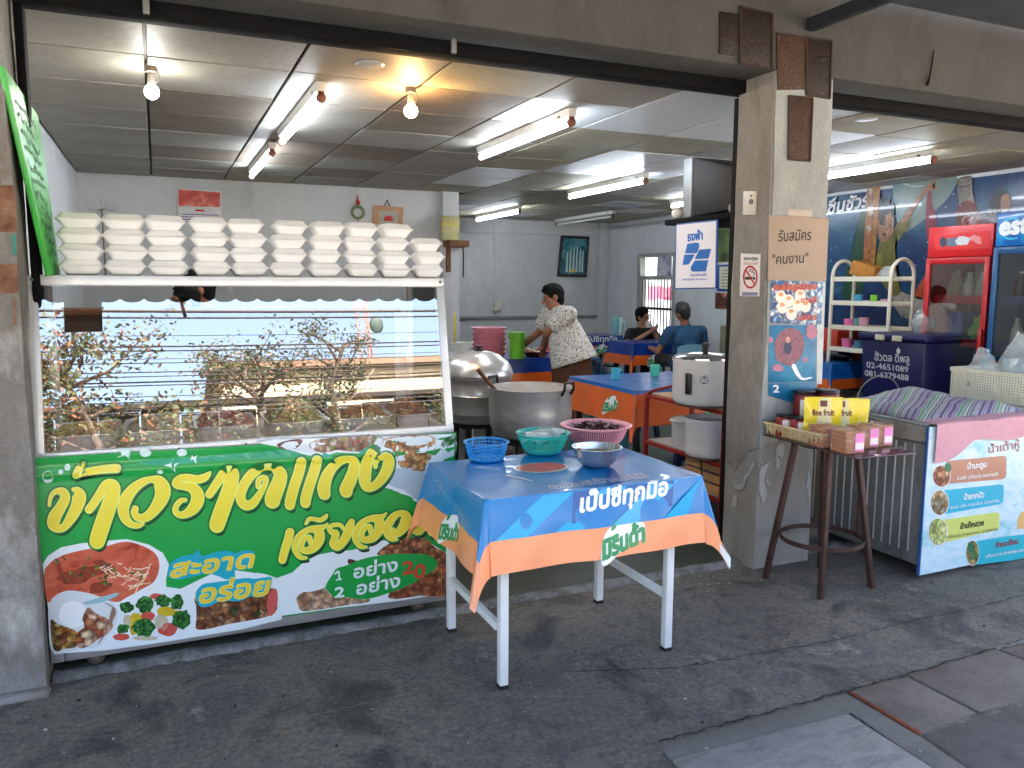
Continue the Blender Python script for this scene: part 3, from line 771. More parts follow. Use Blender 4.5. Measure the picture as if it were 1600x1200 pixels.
# ================================================================= across the street (seen in the glass of the food cart)
leaf_ms = [mat('leaf_green', (46, 66, 30), 0.6, var=0.35, vs=3), mat('leaf_olive', (78, 76, 36), 0.6, var=0.35, vs=3), mat('leaf_rust', (104, 62, 34), 0.6, var=0.3, vs=3)]
bark_m = mat('bark', (84, 70, 58), 0.9, var=0.3, vs=9, bump=0.5, bs=30)
def tree(name, base, h, spread, label, seed, n_br=16, leaves=2600, mixr=0.35, lo=0.35, ls=0.085):
    r = random.Random(seed); base = Vector(base)
    t = thing(name, label, 'tree', base)
    tr = MB(); trunk = [base + V(math.sin(i * 1.3 + seed) * 0.07 * i, math.cos(i + seed) * 0.06 * i, h * 0.8 * i / 6) for i in range(7)]
    tr.tube(trunk, [0.13 * h / 6 * (1 - 0.12 * i) for i in range(7)], 8)
    tips = []
    for k in range(n_br):
        s = r.uniform(lo, 1.0); i = min(5, int(s * 6)); p0 = trunk[i].lerp(trunk[i + 1], s * 6 - i if s < 1 else 1)
        a = r.uniform(0, 2 * math.pi); ln = spread * r.uniform(0.45, 1.0) * (1.15 - 0.45 * s)
        p1 = p0 + V(math.cos(a) * ln * 0.55, math.sin(a) * ln * 0.55, ln * r.uniform(0.2, 0.45)); p2 = p0 + V(math.cos(a + .2) * ln, math.sin(a + .2) * ln, ln * r.uniform(0.2, 0.75))
        tr.tube([p0, p1, p2], [0.045, 0.028, 0.01], 6); tips += [p1.lerp(p2, f) for f in (0.2, 0.55, 0.8, 1.0)]
        for _ in range(2):
            f = r.uniform(0.3, 0.9); c = p1.lerp(p2, f); d = V(r.uniform(-1, 1), r.uniform(-1, 1), r.uniform(-0.2, 0.9)) * 0.3 * spread
            tr.tube([c, c + d], [0.014, 0.005], 5); tips += [c + d * 0.6, c + d]
    tr.build('trunk', bark_m, t)
    cb = MB()
    for k in range(leaves):
        c = r.choice(tips) + V(r.gauss(0, 1), r.gauss(0, 1), r.gauss(0, 0.8)) * 0.2 * spread * 0.55
        u = V(r.uniform(-1, 1), r.uniform(-1, 1), r.uniform(-1, 0.4)).normalized(); w = u.orthogonal().normalized(); w.rotate(Matrix.Rotation(r.uniform(0, 6.28), 3, u))
        l = ls * r.uniform(0.6, 1.3); x = r.random()
        cb.k = 2 if x < mixr * 0.5 else (1 if x < mixr + 0.2 else 0)
        cb.add([c, c + u * l * 0.5 + w * l * 0.26, c + u * l, c + u * l * 0.5 - w * l * 0.26], [(0, 1, 2, 3)])
    o = cb.build('crown', leaf_ms, t, smooth=0, fix=False)
    return t
tree('street_tree', (-1.3, -8.8, -0.02), 6.0, 2.0, 'broad leafy street tree mirrored at the left end of the cart glass', 3, 22, 5600, 0.5, 0.42, 0.11)
tree('street_tree', (1.6, -10.6, -0.02), 6.3, 1.7, 'leafy street tree mirrored behind the third food tray of the cart', 8, 18, 3600, 0.4, 0.38, 0.10)
tree('street_tree', (4.3, -13.2, -0.02), 8.0, 1.7, 'slender tree mirrored in the middle of the cart glass', 5, 16, 3000, 0.15, 0.45, 0.10)
tree('street_tree', (7.2, -12.6, -0.02), 5.6, 1.4, 'low bushy tree mirrored at the right end of the cart glass', 12, 14, 3000, 0.2, 0.3, 0.10)
hse = thing('cream_house', 'cream walled house with brown eaves mirrored low in the cart glass', 'building', (9, -17, 0))
MB().box(1.5, 26, -24, -16, -0.1, 6.5).build('wall', concrete('cream_wall', [(206, 188, 150), (222, 204, 166), (214, 196, 158)], 1.0), hse)
MB().box(1.2, 26.3, -24.3, -15.7, 6.5, 6.7).build('eaves', mat('brown_eaves', (120, 92, 70), 0.7), hse)
for i in range(7):
    MB().box(1.45, 26.05, -15.99, -15.96, 3.6 + 0.42 * i, 3.64 + 0.42 * i).build('wall_band', mat('band_brown', (150, 124, 92), 0.7), hse)
for i in range(6):
    f = MB().box(3.2 + 3.4 * i, 4.6 + 3.4 * i, -15.99, -15.93, 1.0, 2.3).build('window', mat('window_dark', (60, 60, 62), 0.3), hse)
h2 = thing('grey_house', 'grey flat roofed house mirrored behind the street tree', 'building', (-8, -18, 0))
MB().box(-16, 0.6, -26, -17, -0.1, 4.4).build('wall', concrete('grey_house_wall', [(150, 146, 140), (170, 166, 160), (160, 156, 150)], 1.0), h2)
MB().box(-16.2, 0.8, -26.2, -16.8, 4.4, 4.6).build('roof', mat('grey_roof', (110, 108, 104), 0.8), h2)
for i in range(4): MB().box(-14 + 3.5 * i, -12.6 + 3.5 * i, -17.0, -16.95, 1.2, 2.5).build('window', MATS['window_dark'], h2)
dsh = thing('added_dark_shed', 'long dark plank shed added across the street to darken the mirroring along the food trays', 'shed', (2, -14, 0))  # invented dark shed, gives the glass something dark to mirror before the trays
for k in range(40):
    x = -14 + .9 * k; MB().box(x, x + .86, -14.1 - .03 * (k % 3), -14.0, -.05, 4.9 + .06 * (k % 4)).build('plank', mat('dark_shed_plank', (40, 32, 26), .9, var=.3, vs=2), dsh)
MB().prism([V(-14.4, -13.6, 5.02), V(-14.4, -15.6, 5.4), V(-14.4, -15.6, 5.48), V(-14.4, -13.6, 5.14)], (37, 0, 0)).build('shed_roof', mat('dark_roof_sheet', (46, 38, 33), .9, var=.2), dsh)
# power poles and cables along the far kerb
wire_m = mat('black_cable', (22, 22, 26), 0.6, var=0.1)
poles = []
for x in (-16, 17):
    p = MB().box(x - 0.13, x + 0.13, -9.43, -9.17, -0.2, 8.5).build('power_pole', concrete('pole_concrete', [(130, 128, 122), (150, 148, 142)], 3)); tag(p, 'concrete power pole at the %s end of the cables over the street' % ('west' if x < 0 else 'east'), 'pole')
r = random.Random(4)
hs = [(5.62, .028), (5.50, .02), (5.12, .007), (4.92, .018), (4.84, .014), (4.66, .007), (4.55, .010), (4.38, .012), (4.30, .010), (4.22, .016), (4.14, .012), (3.94, .009), (3.84, .012), (3.70, .010), (3.6, .012)]
for i, (hz, rad) in enumerate(hs):
    yy = -9.1 + r.uniform(-.1, .1); P = []
    for k in range(25):
        u = k / 24; x = -16 + 33 * u
        P.append(V(x, yy, hz + 0.9 - 3.2 * u * (1 - u) * 0.55 - 0.45 * u))
    c = MB().tube(P, rad, 6).build('cable', wire_m); tag(c, 'dark cable over the street, %s from the top, mirrored in the cart glass' % (ORD + ['thirteenth', 'fourteenth', 'fifteenth'])[i], 'cable', 'cables over the street')
tw = thing('lattice_mast', 'thin lattice mast with a round dish mirrored at the right of the cart glass', 'mast', (13.2, -46, 0))
b = MB()
for dx, dy in ((-.35, -.35), (.35, -.35), (0, .4)):
    b.tube([(13.2 + dx * 1.6, -46 + dy * 1.6, 0), (13.2 + dx, -46 + dy, 24)], 0.06, 6)
b.build('mast_legs', mat('mast_paint', (180, 120, 104), 0.6), tw)
b = MB()
for k in range(24):
    z = k * 1.0; s_ = 1 if k % 2 else -1
    b.tube([(13.2 - .5 * s_, -46.5, z), (13.2 + .5 * s_, -46.5, z + 1)], 0.03, 5); b.tube([(13.2 - .5, -46.5, z), (13.2 + .5, -46.5, z)], 0.03, 5)
b.build('bracing', MATS['mast_paint'], tw)
MB().ball((13.9, -45.4, 17.6), (0.5, 0.14, 0.62), 18, 12).build('dish', mat('dish_green', (26, 56, 48), 0.6), tw)
# ================================================================= food cart
alu = mat('white_anodised_frame', (205, 208, 208), 0.35, 0.35, var=0.06, vs=10)
alu_dull = ramp_mat('brushed_aluminium', [(0.3, (140, 140, 138)), (0.5, (168, 168, 166)), (0.7, (186, 186, 184))], 'NOISE', 6, 0.4, 4, (1, 60, 60), 0.05, 0.002, metal=0.5)
CF, CXL, CXR = 3.335, -0.443, 1.19          # cart front plane at the shelf, left and right ends
GT, GZ0, GZ1 = 3.455, 0.872, 1.508          # slanted glass: top is set back
CBK = 3.98
cart = thing('food_cart', 'wheeled food display cart with white frame and slanted mirror-like glass', 'food cart', (0.37, 3.65, 0.014))
b = MB()
def post(b, x, y0, z0, y1, z1, w=0.03):
    b.hexa([(x - w / 2, y0 - w / 2, z0), (x + w / 2, y0 - w / 2, z0), (x + w / 2, y0 + w / 2, z0), (x - w / 2, y0 + w / 2, z0),
            (x - w / 2, y1 - w / 2, z1), (x + w / 2, y1 - w / 2, z1), (x + w / 2, y1 + w / 2, z1), (x - w / 2, y1 + w / 2, z1)])
for nm, x in (('l', CXL + 0.018), ('r', CXR - 0.018)):
    bb = MB(); post(bb, x, CF + 0.015, GZ0, GT + 0.015, GZ1 - 0.018, 0.036); bb.build('front_post', alu, cart, bevel=0.003)
    bb = MB(); post(bb, x, CBK - 0.02, GZ0, CBK - 0.02, GZ1 - 0.018); bb.build('rear_post', alu, cart, bevel=0.003)
MB().box(CXL + 0.004, CXR - 0.004, GT - 0.01, GT + 0.02, GZ1 - 0.016, GZ1 + 0.022).build('top_front_rail', alu, cart, bevel=0.003)
MB().box(CXL + 0.01, CXR - 0.01, GT + 0.0215, CBK, GZ1 + 0.012, GZ1 + 0.02).build('top_glass', pane('top_glass', .05), cart, smooth=0)
for x in (CXL + 0.004, CXR - 0.034): MB().box(x, x + 0.03, GT + 0.021, CBK, GZ1 - 0.016, GZ1 + 0.0035).build('top_side_rail', alu, cart, bevel=0.003)
MB().box(CXL, CXR, CF - 0.006, CF + 0.03, GZ0 - 0.03, GZ0 + 0.004).build('sill_rail', alu, cart, bevel=0.003)
for x in (-0.2, 0.05, 0.3, 0.52, 0.8): MB().ball((x, CF - 0.006, GZ0 - 0.012), 0.004, 8, 6).build('screw', mat('screw_dark', (60, 60, 58), 0.4, 0.7), cart)
for x in (CXL + 0.02, CXR - 0.02): MB().ball((x, GT - 0.011, GZ1 + 0.004), 0.007, 10, 6).build('corner_bolt', mat('bolt_grey', (120, 120, 118), 0.4, 0.7), cart)
MB().box(CXL + 0.005, CXR - 0.005, CF + 0.031, CBK, GZ0 - 0.03, GZ0 - 0.012).build('shelf', mat('steel_shelf', (120, 122, 120), 0.35, 0.7), cart)
gl = pane('cart_glass', 0.25)
def gy(z): return CF + 0.004 + (GT - CF) * (z - GZ0) / (GZ1 - GZ0)
MB().add([(CXL + .03, gy(GZ0 + .004), GZ0 + .004), (CXR - .03, gy(GZ0 + .004), GZ0 + .004), (CXR - .03, gy(GZ1 - .016), GZ1 - .016), (CXL + .03, gy(GZ1 - .016), GZ1 - .016)], [(0, 1, 2, 3)]).build('front_glass', gl, cart, smooth=0, fix=False)
gs = pane('side_glass', 0.06)
for x in (CXL + 0.012, CXR - 0.016):
    MB().prism([V(x, CF + 0.04, GZ0), V(x, CBK - 0.04, GZ0), V(x, CBK - 0.04, GZ1 - .02), V(x, GT + 0.04, GZ1 - .02)], (0.004, 0, 0)).build('side_glass', gs, cart, smooth=0)
# lower body
body_m = mat('cart_body_aluminium', (150, 152, 152), 0.45, 0.4, var=0.1)
LXL, LXR = CXL + 0.012, 1.145
MB().box(LXL, LXR, CF + 0.004, CF + 0.02, 0.1, GZ0 - 0.031).build('front_panel', body_m, cart)
for x in (LXL, LXR - 0.012): MB().box(x, x + 0.012, CF + 0.021, CBK - 0.02, 0.1, GZ0 - 0.031).build('side_panel', body_m, cart)
MB().box(LXL + .013, LXR - .013, CBK - 0.04, CBK - 0.03, 0.1, GZ0 - 0.031).build('rear_panel', body_m, cart)
MB().box(LXL - 0.002, LXL + 0.045, CF - 0.009, CF + 0.035, 0.066, 0.15).build('corner_foot', alu_dull, cart, bevel=0.004)
MB().box(LXL + 0.046, LXR, CF - 0.012, CF + 0.03, 0.066, 0.145).build('bottom_rail', alu_dull, cart, bevel=0.006)
rub = ramp_mat('grimy_caster', [(0.3, (44, 34, 30)), (0.5, (92, 76, 68)), (0.7, (58, 46, 40))], 'NOISE', 30, 0.8)
for x, y in ((-0.285, 3.39), (1.03, 3.39), (-0.285, 3.9), (1.03, 3.9)): 
    # wheels stand across the cart: axle along x turned so the disc faces the street
    zc = 0.0485; r0 = 0.0345
    w = MB().cyl((x, y - 0.013, zc), (x, y + 0.013, zc), r0, n=28).build('wheel', rub, cart, bevel=0.004)
    MB().cyl((x, y - 0.016, zc), (x, y + 0.016, zc), r0 * 0.5, n=18).build('hub', mat('hub_brown', (128, 108, 100), 0.7), w, bevel=0.003)
    MB().box(x - 0.011, x + 0.011, y - 0.021, y - 0.0165, zc, 0.1).box(x - 0.011, x + 0.011, y + 0.0165, y + 0.021, zc, 0.1).build('caster_fork', mat('fork_rust', (96, 70, 58), 0.7, 0.3), cart)

# ---------------------------------------------------------------- food trays inside
tray_m = mat('steel_tray', (206, 208, 208), 0.35, 0.5, var=0.08)
def food_mat(nm, cols, sc): return ramp_mat(nm, [(0.08 + 0.84 * i / (len(cols) - 1), c) for i, c in enumerate(cols)], 'VORONOI', sc, 0.4, 4, (1, 1, 1), 0.9, 0.012, spec=0.5)
foods = [
    ('yellow curry', food_mat('food_yellow', [(229, 166, 53), (250, 211, 87), (200, 143, 53), (250, 229, 132)], 40), 0.03, (74, 184)),
    ('pale fried noodles', food_mat('food_noodle', [(229, 188, 127), (250, 238, 184), (177, 134, 87), (250, 250, 215)], 42), 0.06, (194, 300)),
    ('red curried meat', food_mat('food_red', [(206, 82, 62), (240, 120, 93), (161, 59, 50), (250, 206, 177)], 42), 0.055, (306, 404)),
    ('heaped stir fried greens', food_mat('food_green', [(166, 150, 71), (215, 177, 102), (120, 130, 59), (240, 200, 139)], 45), 0.1, (418, 512)),
    ('heaped fried minced pork', food_mat('food_brown', [(222, 154, 93), (249, 193, 120), (177, 118, 69), (250, 215, 154)], 55), 0.105, (522, 612)),
    ('reddish stir fry', food_mat('food_stir', [(206, 116, 69), (240, 161, 102), (161, 89, 55), (222, 184, 120)], 45), 0.08, (618, 688))]
for i, (nm, fm, hh, (xa, xb)) in enumerate(foods):
    p0 = onY(xa, 680, 3.48); p1 = onY(xb, 680, 3.48)
    xl, xr = p0.x, min(p1.x, CXR - 0.05); y0, y1 = 3.43, 3.78; z0 = GZ0 - 0.0115
    t = thing('food_tray', 'steel tray of %s, %s from the left behind the cart glass' % (nm, ORD[i]), 'tray', ((xl + xr) / 2, 3.6, z0), 'food trays in the cart')
    def ring(d, z, k=6):
        out = []; rr = 0.035
        for (cx_, cy_, a0) in ((xr - d - rr, y1 - d - rr, 0), (xl + d + rr, y1 - d - rr, 1), (xl + d + rr, y0 + d + rr, 2), (xr - d - rr, y0 + d + rr, 3)):
            for q in range(k): 
                a = math.pi / 2 * (a0 + q / (k - 1)); out.append(V(cx_ + rr * math.cos(a), cy_ + rr * math.sin(a), z))
        return out
    rings = [ring(0.018, z0 + 0.001), ring(0.006, z0 + 0.055), ring(-0.004, z0 + 0.058), ring(-0.004, z0 + 0.055), ring(0.009, z0 + 0.052), ring(0.02, z0 + 0.004)]
    b = MB(); n = len(rings[0]); vs_ = [v for rg in rings for v in rg]
    fs_ = [(a * n + j, a * n + (j + 1) % n, (a + 1) * n + (j + 1) % n, (a + 1) * n + j) for a in range(5) for j in range(n)] + [tuple(range(n))[::-1], tuple(5 * n + j for j in range(n))]
    b.add(vs_, fs_).build('tray_pan', tray_m, t, smooth=50)
    from mathutils import noise
    def mound(u, v, hh=hh, xl=xl, xr=xr, s=i):
        x = xl + 0.011 + (xr - xl - 0.022) * u; y = y0 + 0.011 + (y1 - y0 - 0.022) * v
        e = (1 - abs(2 * u - 1) ** 3) * (1 - abs(2 * v - 1) ** 3)
        z = z0 + 0.042 + hh * e ** 0.8 * (0.8 + 0.25 * noise.noise(V(x * 9, y * 9, s * 5.1))) + 0.014 * noise.noise(V(x * 34, y * 34, s)) * min(1, e * 3)
        return V(x, y, z)
    MB().grid(mound, 36, 36).build('food', fm, t, smooth=80)
sp = thing('serving_spoon', 'long handled steel spoon leaning in the heaped brown tray', 'spoon', (0.8, 3.6, 0.95))
MB().tube([(0.74, 3.5, 0.955), (0.84, 3.62, 1.03), (0.93, 3.72, 1.1)], 0.006, 8).ball((0.73, 3.49, 0.955), (0.03, 0.022, 0.008), 12, 8).build('spoon_body', tray_m, sp)

# ---------------------------------------------------------------- foam boxes on top of the cart
foam = mat('white_foam', (240, 240, 238), 0.75, var=0.03, vs=30, sss=0.0, bump=0.05, bs=400)
def foam_box_parts():
    w, d, h = 0.168, 0.128, 0.0598
    def rr(w_, d_, z, r_=0.016, k=4):
        out = []
        for (sx, sy, a0) in ((1, 1, 0), (-1, 1, 1), (-1, -1, 2), (1, -1, 3)):
            for q in range(k):
                a = math.pi / 2 * (a0 + q / (k - 1)); out.append(V(sx * (w_ / 2 - r_) + r_ * math.cos(a), sy * (d_ / 2 - r_) + r_ * math.sin(a), z))
        return out
    def stack(rings):
        b = MB(); n = len(rings[0]); m_ = len(rings)
        b.add([v for g in rings for v in g], [(a * n + j, a * n + (j + 1) % n, (a + 1) * n + (j + 1) % n, (a + 1) * n + j) for a in range(m_ - 1) for j in range(n)] + [tuple(range(n))[::-1], tuple((m_ - 1) * n + j for j in range(n))])
        return b
    base = stack([rr(w - 0.062, d - 0.05, 0.0), rr(w - 0.056, d - 0.044, 0.002), rr(w - 0.012, d - 0.012, 0.031), rr(w, d, 0.0322), rr(w, d, 0.0345)]).mesh('base', foam, smooth=35)
    lid = stack([rr(w, d, 0.0358), rr(w, d, 0.038), rr(w - 0.012, d - 0.012, 0.039), rr(w - 0.036, d - 0.032, 0.0545), rr(w - 0.042, d - 0.038, 0.0578), rr(w - 0.052, d - 0.046, 0.0587)]).mesh('lid', foam, smooth=35)
    return base, lid
fb, fl = foam_box_parts()
stack_px = [129, 198, 265, 330, 391, 450, 506, 560, 613, 668]
rr_ = random.Random(9); ztop = GZ1 + 0.0235
fb3 = None
ROWN = {4: ['bottom', 'second up', 'third up', 'top'], 3: ['bottom', 'middle', 'top']}
for k, px_ in enumerate(stack_px):
    n = 4 if k < 9 else 3; q = onY(px_, 405, 3.53)
    off = (rr_.uniform(-.004, .004), rr_.uniform(-.006, .006))
    ln = (rr_.uniform(-.004, .004), rr_.uniform(-.003, .005))
    for j in range(n):
        lab = 'white foam takeaway box, %s of the %s stack from the left on the cart' % (ROWN[n][j], ORD[k])
        t = thing('foam_box', lab, 'takeaway box', (q.x + off[0] + ln[0] * j + rr_.uniform(-.005, .005), 3.535 + off[1] + ln[1] * j + rr_.uniform(-.008, .008), ztop + 0.0592 * j), 'foam boxes stacked on the cart', R_(rr_.uniform(-6, 6)))
        t.rotation_euler[1] = R_(rr_.uniform(-1.2, 1.2)) * (j > 0)
        b1 = obj('base', fb, t, world=False); l1 = obj('lid', fl, t, world=False)
        s_ = (.95 - .015 * k) * (1 + rr_.uniform(-.02, .02))
        for o_ in (b1, l1): o_.scale = (s_, 1, 1)
# ---------------------------------------------------------------- green board leaning at the left end
grn = mat('lime_green_plastic', (70, 178, 74), 0.35, var=0.1, vs=5)
P = [onY(6, 102, 3.21), onY(80, 431, 3.42), onY(95, 430, 3.6), onY(60, 180, 3.62)]
bd = thing('green_board', 'tall lime green plastic board with faded handwriting leaning behind the pillar', 'board', (P[1] + P[2]) / 2)
gf = lambda u, v: P[1].lerp(P[2], u).lerp(P[0].lerp(P[3], u), v)
nrm = (P[2] - P[1]).cross(P[0] - P[1]).normalized()
if nrm.x < 0: nrm = -nrm
MB().prism([P[0], P[1], P[2], P[3]], -nrm * 0.02).build('board_sheet', grn, bd, bevel=0.004)
scr = mat('faded_marker', (44, 120, 62), 0.6)
sk = []
r = random.Random(3)
for k in range(11):
    y0 = 0.9 - 0.075 * k; pts = []
    for m_ in range(9): pts.append((0.12 + 0.085 * m_, y0 - 0.02 + r.uniform(-.024, .024), 0.02))
    sk.append(pts)
print_brush('handwriting', sk, gf, scr, bd, nrm * 0.002, cap=False)
# gold ribbon bow and pink bits behind the boxes
bw = thing('gold_bow', 'shiny gold ribbon bow behind the first foam boxes', 'bow', onY(158, 325, 3.75))
gold = mat('gold_foil', (190, 150, 70), 0.22, 0.9, var=0.2, vs=20)
b = MB(); c0 = onY(159, 328, 3.75); r = random.Random(2)
for k in range(12):
    a = 2 * math.pi * k / 12 + r.uniform(-.2, .2); l = 0.045 * r.uniform(.7, 1.2); d = V(math.cos(a), r.uniform(-.3, .3), math.sin(a) * 0.8)
    s_ = V(0, 1, 0) * 0.009; pts = [c0, c0 + d * l + V(0, 0, 0.01), c0 + d * l * 1.25, c0 + d * l - V(0, 0, 0.012), c0]
    for i in range(4): b.add([pts[i] - s_, pts[i] + s_, pts[i + 1] + s_, pts[i + 1] - s_], [(0, 1, 2, 3)])
b.build('ribbon_loops', gold, bw, smooth=60)
MB().box(c0.x - 0.003, c0.x + 0.003, 3.748, 3.752, ztop, c0.z).build('stick', mat('thin_stick', (150, 120, 80), 0.6), bw)

# ---------------------------------------------------------------- printed banner on the cart front
BY = CF - 0.02
bn = thing('vinyl_banner', 'green vinyl banner with yellow Thai lettering and food pictures hung on the cart', 'banner', (0.37, BY, 0.1))
from mathutils import noise
def bwarp(v):
    x, z = v.x, v.z
    d = 0.0045 * math.sin(4.3 * x + 1.0 + 1.5 * z) + 0.003 * math.sin(9 * x - 3 * z) * (z - 0.1) + 0.0025 * noise.noise(V(x * 5, 0, z * 5))
    e = 0.79 - 0.02 * x
    d += -0.006 * math.exp(-((z - e) / 0.012) ** 2) + 0.004 * math.exp(-((z - e - 0.035) / 0.015) ** 2)
    return V(x, v.y - 0.004 + d * 0.8, z)
bf = planeY(BY)
vin = lambda nm, c, **k: mat(nm, c, 0.28, var=k.pop('var', 0.05), vs=3, coat=0.3, **k)
G1 = vin('print_green', (18, 158, 66)); G2 = vin('print_dark_green', (10, 116, 44)); G3 = vin('print_teal_green', (14, 160, 118)); YL = vin('print_yellow', (236, 218, 62)); YE = vin('print_pale_yellow', (226, 240, 124))
BK = vin('print_black', (6, 34, 14)); WH = vin('print_white', (226, 236, 238), var=0.02); CY_ = vin('print_cyan', (30, 168, 190)); RD = vin('print_red', (206, 66, 40)); OG = vin('print_orange_gold', (232, 200, 60))
# carrier sheet
tl, tr_, bl, br = onY(44, 716, BY), onY(713, 676, BY), onY(84, 1017, BY), onY(699, 925, BY)
def sheet(u, v): return bwarp(bl.lerp(br, u).lerp(tl.lerp(tr_, u), v))
b = MB(); b.grid(sheet, 90, 60); b.grid(lambda u, v: sheet(u, v) + V(0, 0.0012, 0), 90, 60)
b.build('banner_sheet', G1, bn, smooth=80, fix=False)
LYR = [0]
def lf(k): return (0, -0.0004 - 0.00035 * k, 0)
def bpoly(nm, polys, m, k, smooth=6): return print_poly(nm, polys, bf, m, bn, lf(k), bwarp, 0.05, smooth)
def E(pts): return [(40 + x / 3.4275, 680 + y / 3.4275) for x, y in pts]      # from the enlarged view of the left half
def Dz(pts): return [(420 + p[0] / 6.4, 780 + p[1] / 6.4) for p in pts]
def F4(pts): return [(400 + x / 4.0, 680 + y / 4.0) for x, y in pts]
# plate whites
bpoly('printed_plate', [E([(92, 690), (120, 645), (190, 600), (300, 578), (430, 566), (540, 556), (660, 585), (735, 630), (768, 690), (752, 770), (705, 815), (760, 812), (830, 822), (905, 790), (1010, 735), (1120, 722), (1240, 738), (1340, 775), (1371, 800), (1371, 985), (1150, 1040), (760, 1105), (430, 1150), (152, 1168), (120, 900)])], WH, 0, 0)
bpoly('printed_plate', [F4([(0, 858), (60, 866), (130, 890), (186, 915), (225, 855), (290, 795), (380, 745), (480, 725), (600, 715), (680, 735), (715, 752), (740, 700), (790, 655), (900, 655), (1040, 640), (1195, 740), (1192, 985), (900, 1030), (520, 1075), (0, 1150)])], WH, 0, 0)
bpoly('printed_plate', [F4([(0, 45), (110, 25), (1240, -8), (1236, 130), (1060, 190), (1055, 440), (960, 395), (880, 350), (780, 320), (900, 250), (880, 180), (860, 110), (760, 80), (640, 110), (500, 105), (420, 130), (330, 125), (240, 105), (130, 70)])], WH, 0, 0)
bpoly('printed_plate_edge', [F4([(880, 205), (1055, 235), (1058, 430), (930, 345), (820, 300)])], vin('print_grey_white', (176, 196, 206)), 1, 2)
bpoly('printed_leaf_edge', [F4([(780, 320), (900, 362), (985, 395), (900, 445), (820, 470), (780, 480), (700, 400)])], G1, 1, 2)
# food pictures
pf = lambda nm, cols, sc: ramp_mat(nm, [(0.06 + 0.88 * i / (len(cols) - 1), c) for i, c in enumerate(cols)], 'VORONOI', sc, 0.3, 4, (1, 1, 1), 0.0, spec=0.5, coat=0.3)
CUR = ramp_mat('print_curry', [(0.3, (150, 50, 34)), (0.42, (196, 88, 60)), (0.6, (206, 104, 76)), (0.72, (216, 128, 98))], 'NOISE', 9, 0.3, 3, (1, 1, 1.6), 0.0, distort=0.8, coat=0.3)
bpoly('printed_curry', [E([(100, 745), (125, 690), (185, 648), (290, 618), (420, 596), (540, 570), (640, 598), (700, 640), (716, 705), (690, 780), (620, 825), (540, 868), (480, 892), (360, 850), (240, 830), (170, 850), (118, 890)])], CUR, 1)
bpoly('printed_curry_meat', [E(p) for p in (wob(300, 745, 130, 40, 16, .25, 2, -.2), wob(430, 705, 60, 28, 12, .25, 4, .4), wob(400, 810, 60, 25, 12, .3, 5, -.3))], ramp_mat('print_meat', [(0.3, (104, 34, 26)), (0.5, (150, 62, 40)), (0.7, (120, 44, 30))], 'NOISE', 30, 0.3, 4, bump=0, coat=0.3), 2)
r = random.Random(8)
st = []
for k in range(34):
    a = r.uniform(0, 1); cx_, cy_ = 420 + 250 * a + r.uniform(-30, 30), 690 + 110 * r.random() + (20 if a > .5 else -20); t_ = r.uniform(-1.2, .6); l = r.uniform(12, 42)
    st.append([(40 + (cx_ + l * math.cos(t_) * s) / 3.4275, 680 + (cy_ + l * math.sin(t_) * s + 5 * (1 - s * s)) / 3.4275, r.uniform(0.8, 2.2)) for s in (-1, 0, 1)])
print_brush('printed_cream_streaks', st, bf, vin('print_cream', (236, 208, 176)), bn, lf(3), warp=bwarp)
gb = []
for k in range(26): gb.append(E(wob(150 + 480 * r.random(), 650 + 150 * r.random(), r.uniform(6, 16), r.uniform(4, 9), 8, .35, k, r.uniform(0, 3))))
bpoly('printed_herbs', gb, pf('print_herb', [(40, 84, 26), (150, 160, 50), (70, 110, 30), (30, 60, 26)], 90), 4, 3)
# rice plate at the lower left
bpoly('printed_rice_plate', [E([(124, 1000), (128, 900), (170, 850), (240, 832), (340, 850), (440, 880), (490, 930), (480, 1010), (430, 1080), (390, 1130), (300, 1140), (150, 1160)])], vin('print_plate_white', (214, 222, 224), var=0.03), 3)
bpoly('printed_rice', [E(wob(255, 958, 78, 72, 16, .04, 3))], vin('print_rice', (236, 240, 240), var=0.02), 4)
bpoly('printed_side_dish', [E([(136, 985), (180, 1010), (260, 1040), (290, 1075), (270, 1130), (210, 1140), (160, 1152), (140, 1090)])], pf('print_noodle', [(150, 70, 24), (206, 150, 50), (60, 40, 24), (220, 190, 110), (120, 50, 26)], 60), 5)
bpoly('printed_chicken', [E([(335, 920), (375, 950), (440, 980), (468, 1010), (450, 1050), (390, 1090), (330, 1130), (280, 1130), (275, 1060), (320, 1020), (305, 980)])], pf('print_chicken', [(150, 66, 36), (196, 110, 70), (236, 206, 170), (130, 50, 30), (206, 130, 90)], 40), 5)
bpoly('printed_spoon', [E([(305, 895), (400, 865), (488, 842), (495, 855), (420, 890), (330, 905)])], vin('print_spoon', (150, 190, 196)), 5, 2)
bpoly('printed_rim_line', [E([(430, 895), (480, 925), (478, 970), (430, 1060), (395, 1110), (390, 1108), (428, 1050), (470, 965), (472, 928), (428, 899)])], vin('print_brown_line', (150, 110, 100)), 5, 3)
